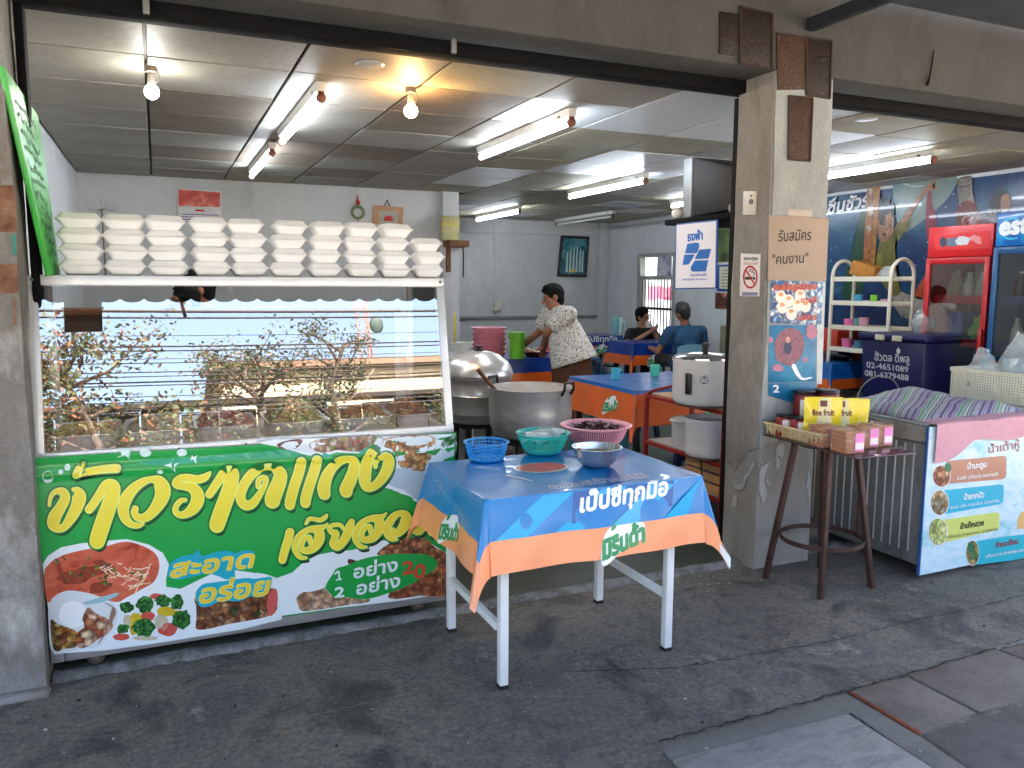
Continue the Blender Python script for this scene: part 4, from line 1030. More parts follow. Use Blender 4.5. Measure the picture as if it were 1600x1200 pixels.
# vegetables
vg = [('printed_broccoli', (26, 110, 40), [(540, 920, 38, 30), (640, 905, 50, 42), (735, 885, 42, 32), (812, 895, 38, 40), (835, 985, 48, 52), (635, 1030, 62, 48), (520, 1035, 34, 26)]),
      ('printed_pepper_yellow', (206, 178, 44), [(590, 985, 36, 34), (750, 942, 48, 26), (810, 955, 36, 18), (578, 1035, 20, 34)]),
      ('printed_pepper_red', (206, 84, 70), [(655, 968, 36, 26), (760, 1040, 52, 34), (700, 862, 34, 16), (512, 1078, 44, 18)]),
      ('printed_onion', (196, 186, 160), [(728, 1000, 36, 46), (545, 990, 22, 30), (640, 1085, 70, 12)])]
for k, (nm, c, bl_) in enumerate(vg):
    mm = pf('print_broc', [(12, 70, 28), (40, 130, 50), (90, 170, 80), (18, 90, 34)], 110) if k == 0 else mat(nm, c, 0.3, var=0.15, vs=30, coat=0.3)
    bpoly(nm, [E(wob(x, y, a, b_, 18, .16 if k == 0 else .08, int(x + y))) for x, y, a, b_ in bl_], mm, 3 + (k == 0) * 1, 4)
DISH = pf('print_dish', [(120, 66, 36), (196, 136, 86), (216, 172, 130), (90, 40, 26), (150, 90, 56), (60, 74, 30)], 44)
bpoly('printed_dish', [E([(905, 870), (1000, 830), (1120, 850), (1240, 830), (1330, 820), (1345, 880), (1320, 960), (1100, 1008), (920, 1040), (930, 950)])], DISH, 1)
bpoly('printed_sauce', [E([(1300, 850), (1340, 820), (1350, 880), (1338, 930), (1318, 965), (1295, 950)])], mat('print_sauce', (206, 92, 84), 0.3, var=0.05, coat=0.3), 2)
bpoly('printed_dish', [F4([(255, 1010), (290, 980), (340, 975), (400, 960), (440, 950), (480, 1000), (690, 1015), (690, 1040), (560, 1060), (400, 1085), (290, 1095), (258, 1050)])], pf('print_dish_pale', [(196, 150, 110), (216, 180, 150), (160, 96, 60), (222, 204, 176)], 40), 1)
bpoly('printed_dish', [F4([(570, 790), (580, 770), (620, 780), (660, 800), (640, 830), (590, 810)])], pf('print_dish_dark', [(60, 30, 26), (120, 50, 40), (40, 24, 20)], 60), 1)
bpoly('printed_dish', [F4([(790, 700), (860, 660), (960, 640), (1050, 640), (1120, 700), (1195, 760), (1195, 985), (1020, 1000), (860, 1020), (830, 990), (1000, 940), (1100, 830), (1060, 760), (900, 740), (760, 745)])], pf('print_dish_stew', [(150, 76, 46), (196, 120, 70), (110, 46, 36), (206, 150, 96), (130, 60, 40)], 46), 1)
bpoly('printed_dish', [F4([(330, 60), (420, 20), (760, 5), (790, 60), (740, 70), (640, 100), (500, 95), (400, 110)])], pf('print_dish_salad', [(196, 150, 120), (130, 150, 70), (222, 206, 196), (176, 96, 76), (150, 120, 90)], 46), 1)
bpoly('printed_dish', [F4([(130, 55), (230, 25), (290, 30), (250, 80), (180, 90)])], pf('print_dish_dark2', [(110, 50, 50), (150, 90, 84), (84, 40, 40)], 50), 1)
bpoly('printed_dish', [F4([(815, 15), (1080, 0), (1120, 60), (1100, 130), (1060, 190), (1040, 225), (900, 195), (870, 110), (800, 70)])], pf('print_dish_nuts', [(196, 130, 70), (216, 170, 110), (150, 80, 46), (226, 196, 150)], 50), 1)
bpoly('printed_herbs', [F4([(1150, 60), (1200, 10), (1250, 0), (1245, 110), (1160, 130), (1170, 95)])], pf('print_herb2', [(30, 110, 40), (90, 160, 80), (206, 226, 206), (20, 80, 36)], 60), 1)
# folded upper part of the print: teal band and sparkles
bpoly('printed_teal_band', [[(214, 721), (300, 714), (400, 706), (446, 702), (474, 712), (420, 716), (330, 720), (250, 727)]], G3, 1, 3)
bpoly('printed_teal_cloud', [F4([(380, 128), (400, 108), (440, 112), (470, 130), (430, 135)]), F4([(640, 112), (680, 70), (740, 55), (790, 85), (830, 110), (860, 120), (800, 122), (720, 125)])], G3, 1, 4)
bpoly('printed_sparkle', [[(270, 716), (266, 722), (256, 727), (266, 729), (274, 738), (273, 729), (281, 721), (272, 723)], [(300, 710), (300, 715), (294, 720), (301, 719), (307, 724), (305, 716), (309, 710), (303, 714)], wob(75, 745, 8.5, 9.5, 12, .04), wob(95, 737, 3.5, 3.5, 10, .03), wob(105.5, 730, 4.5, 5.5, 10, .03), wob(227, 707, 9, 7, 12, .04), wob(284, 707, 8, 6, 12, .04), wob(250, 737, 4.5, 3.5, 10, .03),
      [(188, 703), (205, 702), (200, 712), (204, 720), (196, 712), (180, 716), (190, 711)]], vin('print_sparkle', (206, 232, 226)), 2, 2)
# lettering: brush strokes traced stroke by stroke
def A8(p): return [(60 + x / 8, 690 + y / 8, w / 8) for x, y, w in p]
def B8(p): return [(240 + x / 8, 690 + y / 8, w / 8) for x, y, w in p]
def C8(p): return [(420 + x / 8, 680 + y / 8, w / 8) for x, y, w in p]
def D6(p, dx=0, dy=0): return [(420 + (x + dx) / 6.4, 780 + (y + dy) / 6.4, w / 6.4) for x, y, w in p]
HO = [(370, 580, 22), (310, 570, 46), (262, 505, 54), (265, 430, 58), (312, 350, 58), (400, 297, 55), (485, 305, 88), (500, 390, 100), (440, 478, 84), (370, 508, 62), (327, 490, 55), (327, 430, 50), (362, 382, 48), (405, 378, 48), (408, 430, 34)]
big = [A8([(140, 790, 32), (148, 720, 38), (175, 655, 46), (235, 615, 62), (310, 630, 104), (335, 710, 115), (272, 830, 128), (205, 940, 150), (195, 1035, 140), (255, 1080, 96), (330, 1055, 92), (420, 930, 125), (490, 790, 150), (512, 680, 160), (490, 615, 100), (440, 594, 40)]),
       A8([(450, 440, 44), (520, 400, 74), (640, 370, 84), (800, 345, 88), (960, 332, 96), (985, 332, 92)]), A8([(470, 400, 70), (520, 330, 96), (560, 280, 60)]),
       A8([(635, 845, 95), (690, 775, 100), (780, 640, 108), (850, 550, 130), (925, 560, 170), (925, 660, 180), (880, 810, 185), (815, 990, 190), (765, 1140, 192), (735, 1240, 186)]),
       A8([(1212, 835, 74), (1200, 890, 78), (1245, 945, 90), (1330, 945, 104), (1430, 870, 124), (1530, 720, 165), (1555, 600, 185), (1505, 500, 150), (1420, 468, 72), (1300, 505, 92), (1180, 595, 122), (1090, 725, 142), (1062, 850, 130), (1090, 960, 110), (1160, 1030, 80), (1250, 1045, 58), (1310, 1025, 26)]),
       B8([(395, 725, 42), (340, 735, 56), (285, 795, 62), (272, 862, 66), (315, 908, 70), (400, 900, 92), (490, 835, 132), (545, 740, 155), (545, 650, 150), (485, 575, 128), (390, 552, 92), (300, 535, 96), (278, 505, 84), (330, 458, 84), (430, 450, 92), (545, 468, 94), (640, 440, 84), (690, 395, 46), (708, 375, 16)]),
       B8([(695, 655, 90), (740, 590, 96), (815, 480, 104), (895, 385, 130), (968, 385, 165), (972, 480, 172), (930, 640, 180), (865, 820, 188), (812, 970, 188), (790, 1040, 180)]),
       B8([(1305, 555, 56), (1312, 480, 60), (1360, 445, 58), (1402, 470, 60), (1370, 570, 62), (1300, 685, 84), (1230, 770, 104), (1145, 790, 112), (1088, 720, 112), (1095, 620, 112), (1155, 490, 114), (1260, 375, 112), (1390, 318, 84), (1500, 325, 100), (1575, 390, 150), (1570, 480, 170), (1525, 600, 185), (1490, 690, 190), (1482, 735, 180)]),
       C8([(400, 330, 120), (370, 460, 122), (310, 640, 124), (268, 800, 124), (258, 865, 116)]), C8([(595, 310, 120), (565, 430, 122), (502, 620, 124), (460, 770, 124), (452, 838, 116)]),
       C8([(690, 725, 140), (682, 640, 150), (722, 500, 132), (792, 392, 112), (880, 315, 100), (980, 292, 78), (1055, 325, 115), (1055, 425, 132), (1008, 560, 150), (960, 660, 152), (962, 695, 146)]),
       C8([(1325, 390, 38), (1330, 332, 50), (1390, 275, 64), (1460, 268, 112), (1492, 330, 135), (1465, 435, 132), (1390, 555, 112), (1290, 638, 92), (1215, 632, 115), (1192, 540, 142), (1202, 410, 142), (1232, 300, 130), (1280, 215, 112), (1312, 185, 92)])]
small_ = [D6([(208, 325, 80), (190, 400, 80), (158, 500, 78), (132, 600, 72)]), D6(HO), D6([(470, 285, 60), (540, 272, 44), (582, 240, 16)]), D6([(368, 236, 28), (400, 192, 36), (450, 192, 36), (510, 202, 40), (560, 172, 40), (573, 152, 24)]),
          D6([(738, 290, 24), (710, 252, 36), (640, 252, 36), (602, 282, 42), (622, 320, 52), (668, 335, 60), (650, 395, 72), (645, 440, 82), (690, 465, 74), (760, 380, 84), (800, 280, 86), (822, 218, 56)]),
          D6(HO, 600, -108), D6([(1070, 178, 60), (1130, 165, 44), (1168, 135, 16)]),
          D6([(1240, 300, 42), (1240, 340, 52), (1290, 330, 74), (1355, 250, 104), (1365, 170, 100), (1315, 133, 54), (1240, 172, 72), (1182, 262, 82), (1182, 340, 72), (1222, 388, 50), (1272, 395, 26)]),
          D6([(1560, 190, 40), (1580, 160, 40), (1600, 190, 40), (1560, 260, 50), (1500, 315, 70), (1455, 290, 80), (1465, 200, 80), (1520, 130, 70), (1600, 100, 60), (1670, 140, 90), (1660, 240, 100), (1630, 320, 90)])]
dn = lambda st, dx, dy: [[(x + dx, y + dy, w) for x, y, w in s] for s in st]
print_brush('lettering_shadow', dn(big, 3.2, 6.2), bf, BK, bn, lf(5), grow=-0.5, warp=bwarp)
print_brush('lettering_outline', big, bf, G2, bn, lf(7), grow=3.6, warp=bwarp)
print_brush('lettering_edge', big, bf, YE, bn, lf(9), grow=0.8, warp=bwarp)
print_brush('lettering', big, bf, YL, bn, lf(11), grow=-0.8, warp=bwarp)
print_brush('lettering_shadow', dn(small_, 2.6, 4.8), bf, BK, bn, lf(5), grow=1.0, warp=bwarp)
print_brush('lettering_outline', small_, bf, G2, bn, lf(7), grow=3.0, warp=bwarp)
print_brush('lettering_edge', small_, bf, YE, bn, lf(9), grow=0.6, warp=bwarp)
print_brush('lettering', small_, bf, YL, bn, lf(11), grow=-0.7, warp=bwarp)
def Z8(p): return [(255 + x / 8, 850 + y / 8) for x, y in p]
bpoly('lettering_glow', [Z8([(60, 400), (70, 300), (120, 210), (230, 150), (380, 120), (440, 60), (470, 140), (560, 130), (650, 100), (800, 80), (900, 110), (980, 80), (1110, 80), (1140, 130), (1110, 290), (1010, 310), (880, 330), (900, 420), (790, 440), (690, 400), (560, 370), (400, 400), (200, 440)]),
                         Z8([(405, 650), (420, 580), (500, 500), (620, 480), (760, 460), (900, 440), (1040, 420), (1140, 430), (1270, 410), (1350, 410), (1350, 500), (1300, 600), (1220, 660), (1080, 650), (960, 710), (800, 710), (700, 720), (560, 780), (450, 770)])], CY_, 5, 4)
print_text('lettering', 'สะอาด', bf, (266, 902), (393, 885), (1.5, -36), YE, bn, lf(7), 0.05, bwarp, 0.22)
print_text('lettering', 'สะอาด', bf, (266, 902), (393, 885), (1.5, -36), OG, bn, lf(9), 0.022, bwarp, 0.22)
print_text('lettering', 'อร่อย', bf, (311, 942), (417, 928), (1.5, -38), YE, bn, lf(7), 0.05, bwarp, 0.22)
print_text('lettering', 'อร่อย', bf, (311, 942), (417, 928), (1.5, -38), OG, bn, lf(9), 0.022, bwarp, 0.22)
bpoly('price_leaf', [F4([(440, 960), (435, 930), (480, 860), (500, 830), (560, 810), (680, 765), (820, 742), (960, 738), (1080, 748), (1128, 790), (1120, 830), (1060, 870), (980, 920), (860, 970), (690, 1020), (560, 1008), (500, 1020), (475, 1000)])], G1, 3, 4)
print_brush('lettering', [[(p[0], p[1], 2.6) for p in F4([(492, 862), (512, 846), (516, 870), (518, 898)])], [(p[0], p[1], 2.2) for p in F4([(500, 900), (530, 895)])]], bf, WH, bn, lf(6), warp=bwarp)
print_text('lettering', 'อย่าง', bf, F4([(608, 890)])[0], F4([(878, 842)])[0], (1.6, -27), WH, bn, lf(6), 0.03, bwarp)
print_text('lettering', '2', bf, F4([(490, 1010)])[0], F4([(546, 1004)])[0], (1, -22), WH, bn, lf(6), 0.035, bwarp)
print_text('lettering', 'อย่าง', bf, F4([(625, 993)])[0], F4([(893, 940)])[0], (1.6, -27), WH, bn, lf(6), 0.03, bwarp)
print_text('lettering', '2', bf, F4([(912, 868)])[0], F4([(978, 856)])[0], (1, -28), RD, bn, lf(6), 0.035, bwarp)
print_text('lettering', '0', bf, F4([(985, 895)])[0], F4([(1052, 880)])[0], (1, -30), RD, bn, lf(6), 0.035, bwarp)
# ================================================================= front table
white_pt = mat('white_enamel', (222, 224, 222), 0.4, var=0.06, vs=9)
TX0, TX1, TY0, TY1, TZ = 1.037, 1.972, 2.565, 3.205, 0.742
def draped_table(name, label, cloth_label, x0, x1, y0, y1, z, leg_px=None, legs=None, drop=0.27, group=None, deep=1.0, seed=1, blue=(14, 116, 200), orange=(240, 152, 104), leg_m=None, leg_w=0.034, band=0.115, zf=0.0, legcol=None, stretcher=True):
    t = thing(name, label, 'table', ((x0 + x1) / 2, (y0 + y1) / 2, zf), group)
    lm = leg_m or white_pt
    MB().box(x0 + 0.012, x1 - 0.012, y0 + 0.012, y1 - 0.012, z - 0.025, z - 0.005).build('table_top', lm, t, bevel=0.003)
    for (lx, ly) in legs:
        MB().box(lx - leg_w / 2, lx + leg_w / 2, ly - leg_w / 2, ly + leg_w / 2, zf + 0.014, z - 0.026).build('leg', lm, t, bevel=0.003)
        if leg_m is None: MB().box(lx - leg_w / 2 - .001, lx + leg_w / 2 + .001, ly - leg_w / 2 - .001, ly + leg_w / 2 + .001, zf, zf + 0.013).build('foot_cap', mat('black_rubber', (18, 18, 18), 0.7), t)
    if stretcher:
        ys = sorted(set(l[1] for l in legs)); xs = sorted(set(l[0] for l in legs))
        for lx in (xs[0], xs[-1]):
            MB().box(lx - 0.012, lx + 0.012, ys[0] + leg_w / 2, ys[-1] - leg_w / 2, zf + 0.22, zf + 0.25).build('stretcher', lm, t, bevel=0.002)
    return t
table = draped_table('folding_table', 'white legged table under the blue and orange cloth in the foreground', '', TX0, TX1, TY0, TY1, TZ,
                     legs=[(1.119, 2.60), (1.866, 2.62), (1.108, 3.145), (1.858, 3.165)])
# cloth: a flat sheet of 0.27 overhang folded down; corners gather into pointed folds
class Cloth:
    def __init__(s, x0, x1, y0, y1, z, drop, flare=0.045, amp=0.008, seed=0, tip=0.14):
        s.__dict__.update(locals())
    def pt(s, a, b):
        """a, b: distances in the unfolded sheet measured from the near-left corner of the table top"""
        w, d = s.x1 - s.x0, s.y1 - s.y0
        oa = a if a < 0 else (a - w if a > w else 0.0); ob = b if b < 0 else (b - d if b > d else 0.0)
        x = s.x0 + min(max(a, 0), w); y = s.y0 + min(max(b, 0), d)
        z = s.z
        rip = lambda q, o: s.amp * .8 * noise.noise(V(q * 6, o * 5, s.seed)) * min(1, o / .1) + s.amp * math.sin(q * 11 + s.seed) * min(1, o / 0.15) + s.amp * 0.5 * math.sin(q * 23 + 2 * s.seed) * min(1, o / 0.2)
        if oa == 0 and ob == 0:
            return V(x, y, z + 0.0022 * noise.noise(V(a * 6, b * 6, s.seed)) + .0015 * math.exp(-((a - w * .5) / .012) ** 2) + .0013 * math.exp(-((b - d * .5) / .012) ** 2))
        if ob != 0 and oa == 0:
            o = abs(ob); sg = -1 if ob < 0 else 1
            edge = min(a, w - a) / w
            return V(x, y + sg * (0.006 + s.flare * o / s.drop * (0.6) + rip(a, o)), z - max(0.0, o - 0.006))
        if oa != 0 and ob == 0:
            o = abs(oa); sg = -1 if oa < 0 else 1
            return V(x + sg * (0.006 + s.flare * o / s.drop * 0.6 + rip(b + 1.7, o)), y, z - max(0.0, o - 0.006))
        # corner: the square of loose cloth hangs as a fold along the diagonal
        p, q = abs(oa), abs(ob); sx = -1 if oa < 0 else 1; sy = -1 if ob < 0 else 1
        m_, k = max(p, q), min(p, q)
        ang = math.atan2(q, p)                      # 0 .. pi/2 across the corner
        rad = math.hypot(p, q)
        fold = math.sin(2 * ang)
        out = s.flare * 0.6 * m_ / s.drop + 0.006
        bulge = 0.30 * k
        dx = out * math.cos(ang) ** 1.0 + bulge * (0.75 if p > q else 0.55)
        dy = out * math.sin(ang) ** 1.0 + bulge * (0.75 if q >= p else 0.55)
        zz = z - (rad * 0.93 if rad > 0.006 else 0)
        zz = z - (m_ + (rad - m_) * 0.9)
        return V(x + sx * dx, y + sy * dy, zz)
def cloth_mesh(C, mats, parent, band, name='cloth_sheet', na=60, nb=46, stripes=None, top_m=None):
    w, d = C.x1 - C.x0, C.y1 - C.y0
    def axis(n, L_):
        e = sorted(set([round(-C.drop + C.drop * i / 14, 5) for i in range(15)] + [round(L_ * i / n, 5) for i in range(n + 1)] + [round(L_ + C.drop * i / 14, 5) for i in range(15)] + [-0.003, L_ + 0.003]
                       + [-(C.drop - band), L_ + C.drop - band, -(C.drop - band) - 0.002, L_ + C.drop - band + 0.002]))
        return e
    A, B = axis(na, w), axis(nb, d); b = MB()
    P = [C.pt(a, q) for q in B for a in A]; n = len(A)
    for j in range(len(B) - 1):
        for i in range(n - 1):
            ca, cb = (A[i] + A[i + 1]) / 2, (B[j] + B[j + 1]) / 2
            oa = -ca if ca < 0 else max(0, ca - w); ob = -cb if cb < 0 else max(0, cb - d)
            b.k = 1 if max(oa, ob) > C.drop - band else 0
            b.add([P[j * n + i], P[j * n + i + 1], P[(j + 1) * n + i + 1], P[(j + 1) * n + i]], [(0, 1, 2, 3)])
    return b.build(name, mats, parent, smooth=60)
def vinyl(nm, c, r_=0.3, v=0.06): return mat(nm, c, r_, var=v, vs=4, coat=0.12)
VB = vinyl('cloth_blue', (10, 124, 192)); VO = vinyl('cloth_orange', (242, 152, 104)); VL = vinyl('cloth_light_blue', (18, 166, 220)); VD = vinyl('cloth_deep_blue', (6, 86, 158)); VW = vinyl('cloth_white', (232, 236, 238)); VG = vinyl('cloth_logo_green', (16, 140, 84)); VR = vinyl('cloth_red', (206, 74, 60))
fc = thing('tablecloth', 'glossy blue tablecloth with orange border and Thai lettering on the foreground table', 'tablecloth', ((TX0 + TX1) / 2, 2.885, TZ))
C1 = Cloth(TX0, TX1, TY0, TY1, TZ, 0.272, 0.07, 0.008, 2)
W1, D1 = TX1 - TX0, TY1 - TY0
cloth_mesh(C1, [VB, VO], fc, 0.118)
def ab(C): return lambda a, q: C.pt(a, q)
cf = ab(C1)
def cl_poly(nm, pl, m, lift, sm=0, par=fc, fn=cf): return print_poly(nm, pl, fn, m, par, lift, None, 0.03, sm)
FRONT = (0, -1, 0.15)
fl = lambda k: Vector(FRONT) * (0.0012 + 0.0005 * k)
tpl = lambda k: V(0, 0, 0.0016 + 0.0004 * k)
# lighter diagonal stripes on the front (b < 0) and white hem underside at the right corner
bb0, bb1 = -0.153, -0.012
for s0, wd in ((0.02, 0.13), (0.27, 0.11), (0.50, 0.12), (0.74, 0.12)):
    sl = 0.20
    pl = [(s0, bb0), (s0 + wd, bb0), (min(W1 - .005, s0 + wd + sl), bb1), (min(W1 - .005, s0 + sl), bb1)]
    cl_poly('printed_stripe', [pl], VL, fl(0))
cl_poly('printed_stripe', [[(0.74 + .2, 0.01), (0.86, 0.01), (0.93, 0.2), (0.93, 0.3)]], VD, tpl(0))
cl_poly('printed_stripe', [[(0.5, 0.01), (0.58, 0.01), (0.86, 0.45), (0.78, 0.45)]], VD, tpl(0))
cl_poly('printed_label_box', [[(0.335, -0.118), (0.785, -0.098), (0.80, -0.012), (0.35, -0.012)]], VD, fl(1))
cl_poly('printed_label_shade', [[(0.335, -0.128), (0.785, -0.108), (0.785, -0.099), (0.335, -0.119)]], vinyl('cloth_navy', (6, 60, 140)), fl(1))
print_text('lettering', 'เป๊ปซี่ทุกมื้อ', cf, (0.37, -0.088), (0.76, -0.062), (0.0, 0.088), VW, fc, fl(3), 0.045, None, 0.18)
print_text('lettering', 'อร่อยล้ำแค่มี', cf, (0.28, 0.03), (0.72, 0.05), (0.0, 0.095), VW, fc, tpl(1), 0.05, None, 0.1)
print_text('lettering', 'อร่อยล้ำแค่มี', cf, (0.28, 0.03), (0.72, 0.05), (0.0, 0.095), VD, fc, tpl(3), 0.0, None, 0.1)
cl_poly('printed_red_disc', [[(0.40 + 0.12 * math.cos(a), 0.37 + 0.09 * math.sin(a)) for a in [6.283 * k / 28 for k in range(28)]]], VW, tpl(0))
cl_poly('printed_red_disc', [[(0.40 + 0.11 * math.cos(a), 0.375 + 0.08 * math.sin(a)) for a in [6.283 * k / 28 for k in range(28)]]], VR, tpl(1))
cl_poly('printed_swoosh', [[(0.2, 0.30), (0.24, 0.22), (0.26, 0.17), (0.27, 0.175), (0.255, 0.23), (0.215, 0.305)]], VW, tpl(1))
def soft_logo(cx_, cy_, sc, fn, par, lift_u, ux=(1, 0), uy=(0, 1), tilt=0.12, k0=0.0012):
    """white cloud patch with the green wordmark"""
    f2 = lambda u, v: fn(cx_ + ux[0] * u * sc + uy[0] * v * sc, cy_ + ux[1] * u * sc + uy[1] * v * sc)
    L_ = Vector(lift_u)
    print_poly('logo_patch', [[(-0.55, -0.32), (-0.5, 0.0), (-0.35, 0.22), (-0.05, 0.38), (0.25, 0.45), (0.36, 0.42), (0.4, 0.28), (0.55, 0.25), (0.56, -0.05), (0.3, -0.12), (0.0, -0.22), (-0.3, -0.42), (-0.5, -0.5)]], f2, VW, par, L_ * k0, None, 0.03, 2)
    print_text('logo_lettering', 'มิรินด้า', f2, (-0.5, -0.36), (0.53, -0.36 + 1.03 * tilt + .1), (0.0, 0.52), VG, par, L_ * (k0 + 0.0012), 0.055, None, 0.05)
    print_poly('logo_leaf', [[(-0.28, 0.2), (-0.22, 0.32), (-0.08, 0.42), (-0.12, 0.28), (-0.2, 0.2)]], f2, VG, par, L_ * (k0 + 0.0006), None, 0, 2)
soft_logo(0.545, -0.205, 0.185, cf, fc, FRONT)
soft_logo(-0.20, 0.30, 0.15, cf, fc, (-1, 0, 0.15), ux=(0, -1), uy=(1, 0))
# pale line drawing on the left hanging side
st = []
for k in range(7):
    b0 = 0.56 - 0.055 * k; st.append([(-0.02 - 0.012 * k, b0, 0.003), (-0.055 - 0.01 * k, b0 - 0.03, 0.003), (-0.05 - 0.014 * k, b0 - 0.06, 0.003), (-0.085 - .008 * k, b0 - 0.05, 0.003)])
print_brush('printed_line_drawing', st, cf, vinyl('cloth_pale_line', (150, 196, 226)), fc, V(-1, 0, .15) * 0.002, cap=False)
# white reverse of the cloth turned out at the right corner
ca = C1.pt(W1 + 0.272, -0.272); cb_ = C1.pt(W1 + 0.13, -0.272); cc = C1.pt(W1 + 0.272, -0.12)
MB().add([ca + V(0.004, -.004, 0.002), cb_ + V(0.004, -.004, 0), cb_ + V(0.0, -.006, 0.035), ca + V(0.004, -.006, 0.05), cc + V(0.006, 0, 0.03), cc + V(0.006, 0, 0)], [(0, 1, 2, 3), (0, 3, 4, 5)]).build('turned_hem', VW, fc, smooth=0, fix=False)

# ---------------------------------------------------------------- baskets and bowls on it
def basket(name, label, c, r0, r1, h, m, rows, n, rim=0.008, t=0.0022, solid_base=0.2, mode='slots', group=None):
    th = thing(name, label, 'basket', c, group); c = Vector(c); b = MB(); N = n
    z0 = h * solid_base
    rad = lambda z: r0 + (r1 - r0) * (z / h) ** 0.8
    b.lathe(c, [(0.0, 0.002), (r0 * 0.93, 0.001), (r0, 0.006)] + [(rad(z0 * k / 3), z0 * k / 3) for k in (1, 2, 3)] + [(rad(z0) - t, z0), (r0 - t, 0.008), (0.0, 0.005)], 48)
    b.build('basket_base', m, th, smooth=50)
    b = MB()
    zs = [z0 + (h * 0.93 - z0) * k / rows for k in range(rows + 1)]
    if mode == 'net':
        for k in range(N):
            a = 2 * math.pi * k / N
            P_ = [c + V(rad(z) * math.cos(a + 0.0 * z), rad(z) * math.sin(a), z) for z in [z0 + (h * 0.95 - z0) * q / 4 for q in range(5)]]
            b.tube(P_, 0.0022, 5, cap=False)
        for z in zs[1:-1]:
            b.tube([c + V(rad(z) * math.cos(q), rad(z) * math.sin(q), z) for q in [2 * math.pi * j / 40 for j in range(40)]], 0.0024, 5, closed=True)
    else:
        for k in range(N):
            a = 2 * math.pi * k / N
            P_ = [c + V(rad(z) * math.cos(a), rad(z) * math.sin(a), z) for z in [z0 + (h * 0.84 - z0) * q / 4 for q in range(5)]]
            b.tube(P_, 0.0026, 4, cap=False)
    b.build('basket_ribs', m, th, smooth=50)
    zt = h * (0.92 if mode == 'net' else 0.83)
    b = MB(); b.lathe(c, [(rad(zt) - t, zt), (rad(zt), zt), (r1, h - rim), (r1 + rim, h - rim * 0.6), (r1 + rim * 1.2, h - rim * 0.2), (r1 + rim * 0.6, h), (r1 - t, h - 0.002), (rad(zt) - t, zt)], 56)
    b.build('basket_rim', m, th, smooth=60)
    return th
TT = TZ + 0.0015
def tabpt(px_, py_): return onZ(px_, py_, TT)
blue_b = mat('sky_blue_plastic', (22, 148, 222), 0.35, var=0.06); teal_b = mat('teal_plastic', (52, 190, 172), 0.35, var=0.06, sss=0.0); pink_b = mat('pink_plastic', (240, 164, 176), 0.35, var=0.05)
q = tabpt(760, 718); bk1 = basket('plastic_basket', 'small round sky blue net basket on the near left of the table', (q.x, q.y, TT), 0.072, 0.093, 0.082, blue_b, 5, 36, 0.007, mode='net', solid_base=0.12)
q = tabpt(848, 708); bk2c = V(q.x, q.y, TT); bk2 = basket('plastic_basket', 'teal ribbed basket holding plastic bags in the middle of the table', bk2c, 0.075, 0.118, 0.098, teal_b, 5, 60, 0.006, solid_base=0.25)
q = tabpt(931, 690); bk3c = V(q.x, q.y + 0.0, TT); bk3 = basket('plastic_basket', 'wide pink colander of dark dried chillies at the back of the table', bk3c, 0.115, 0.158, 0.088, pink_b, 5, 90, 0.014, solid_base=0.2)
# contents of the pink colander
ch = thing('dried_chillies', 'heap of dark dried chillies in the pink colander', 'chillies', bk3c + V(0, 0, 0.04), None); r = random.Random(5)
chm = ramp_mat('dried_chilli', [(0.3, (36, 12, 14)), (0.5, (70, 20, 22)), (0.7, (24, 10, 12))], 'NOISE', 30, 0.3, coat=0.3)
b = MB()
for k in range(120):
    a = r.uniform(0, 6.28); rr2 = 0.115 * math.sqrt(r.random()); p = bk3c + V(rr2 * math.cos(a), rr2 * math.sin(a), 0.045 + 0.038 * (1 - (rr2 / 0.125) ** 2) + r.uniform(-.006, .012))
    d = V(r.uniform(-1, 1), r.uniform(-1, 1), r.uniform(-.3, .4)).normalized() * r.uniform(0.02, 0.04); s_ = V(r.uniform(-1, 1), r.uniform(-1, 1), .4) * 0.008
    b.tube([p - d, p + s_, p + d], [0.004, 0.0065, 0.002], 6)
b.lathe(bk3c, [(0.0, 0.06), (0.08, 0.05), (0.12, 0.035), (0.12, 0.02)], 24)
o = b.build('chilli_heap', chm, ch); o['kind'] = 'stuff'
# plastic bags in the teal basket
film = mat('clear_film', (214, 232, 236), 0.18, var=0.04, trans=0.35, alpha=0.75)
def crumple(fn, nu, nv, amp, seed, fr=9.0):
    def g(u, v):
        p = fn(u, v); return p + noise.noise_vector(p * fr + V(seed, seed * 2, 0)) * amp + noise.noise_vector(p * fr * 2.7 + V(seed, 0, 3)) * amp * 0.4
    return MB().grid(g, nu, nv)
pb = thing('plastic_bags', 'folded clear plastic bags heaped in the teal basket', 'plastic bags', bk2c + V(0, 0, 0.05))
for k, (ox, oy, oz, w_, d_, rz) in enumerate([(0.0, 0.0, 0.092, 0.17, 0.13, .3), (-0.03, -0.02, 0.1, 0.15, 0.1, -.4), (0.03, 0.03, 0.108, 0.2, 0.11, .15), (0.055, -0.01, 0.112, 0.12, 0.08, .7)]):
    M_ = Matrix.Rotation(rz, 3, 'Z')
    crumple(lambda u, v: bk2c + V(ox, oy, oz - 0.03 * ((2 * u - 1) ** 2 + (2 * v - 1) ** 2) * .5) + M_ @ V((u - .5) * w_, (v - .5) * d_, 0), 22, 16, 0.012, k * 3.3, 14).build('plastic_bag', film if k else mat('pale_blue_bag', (170, 214, 226), 0.25, var=0.1), pb, smooth=80)
q = tabpt(932, 728); bwc = V(q.x, q.y, TT)
bo = thing('steel_bowl', 'steel mixing bowl of green broth at the near edge of the table', 'bowl', bwc)
steel = mat('polished_steel', (196, 198, 200), 0.24, 0.85, var=0.05)
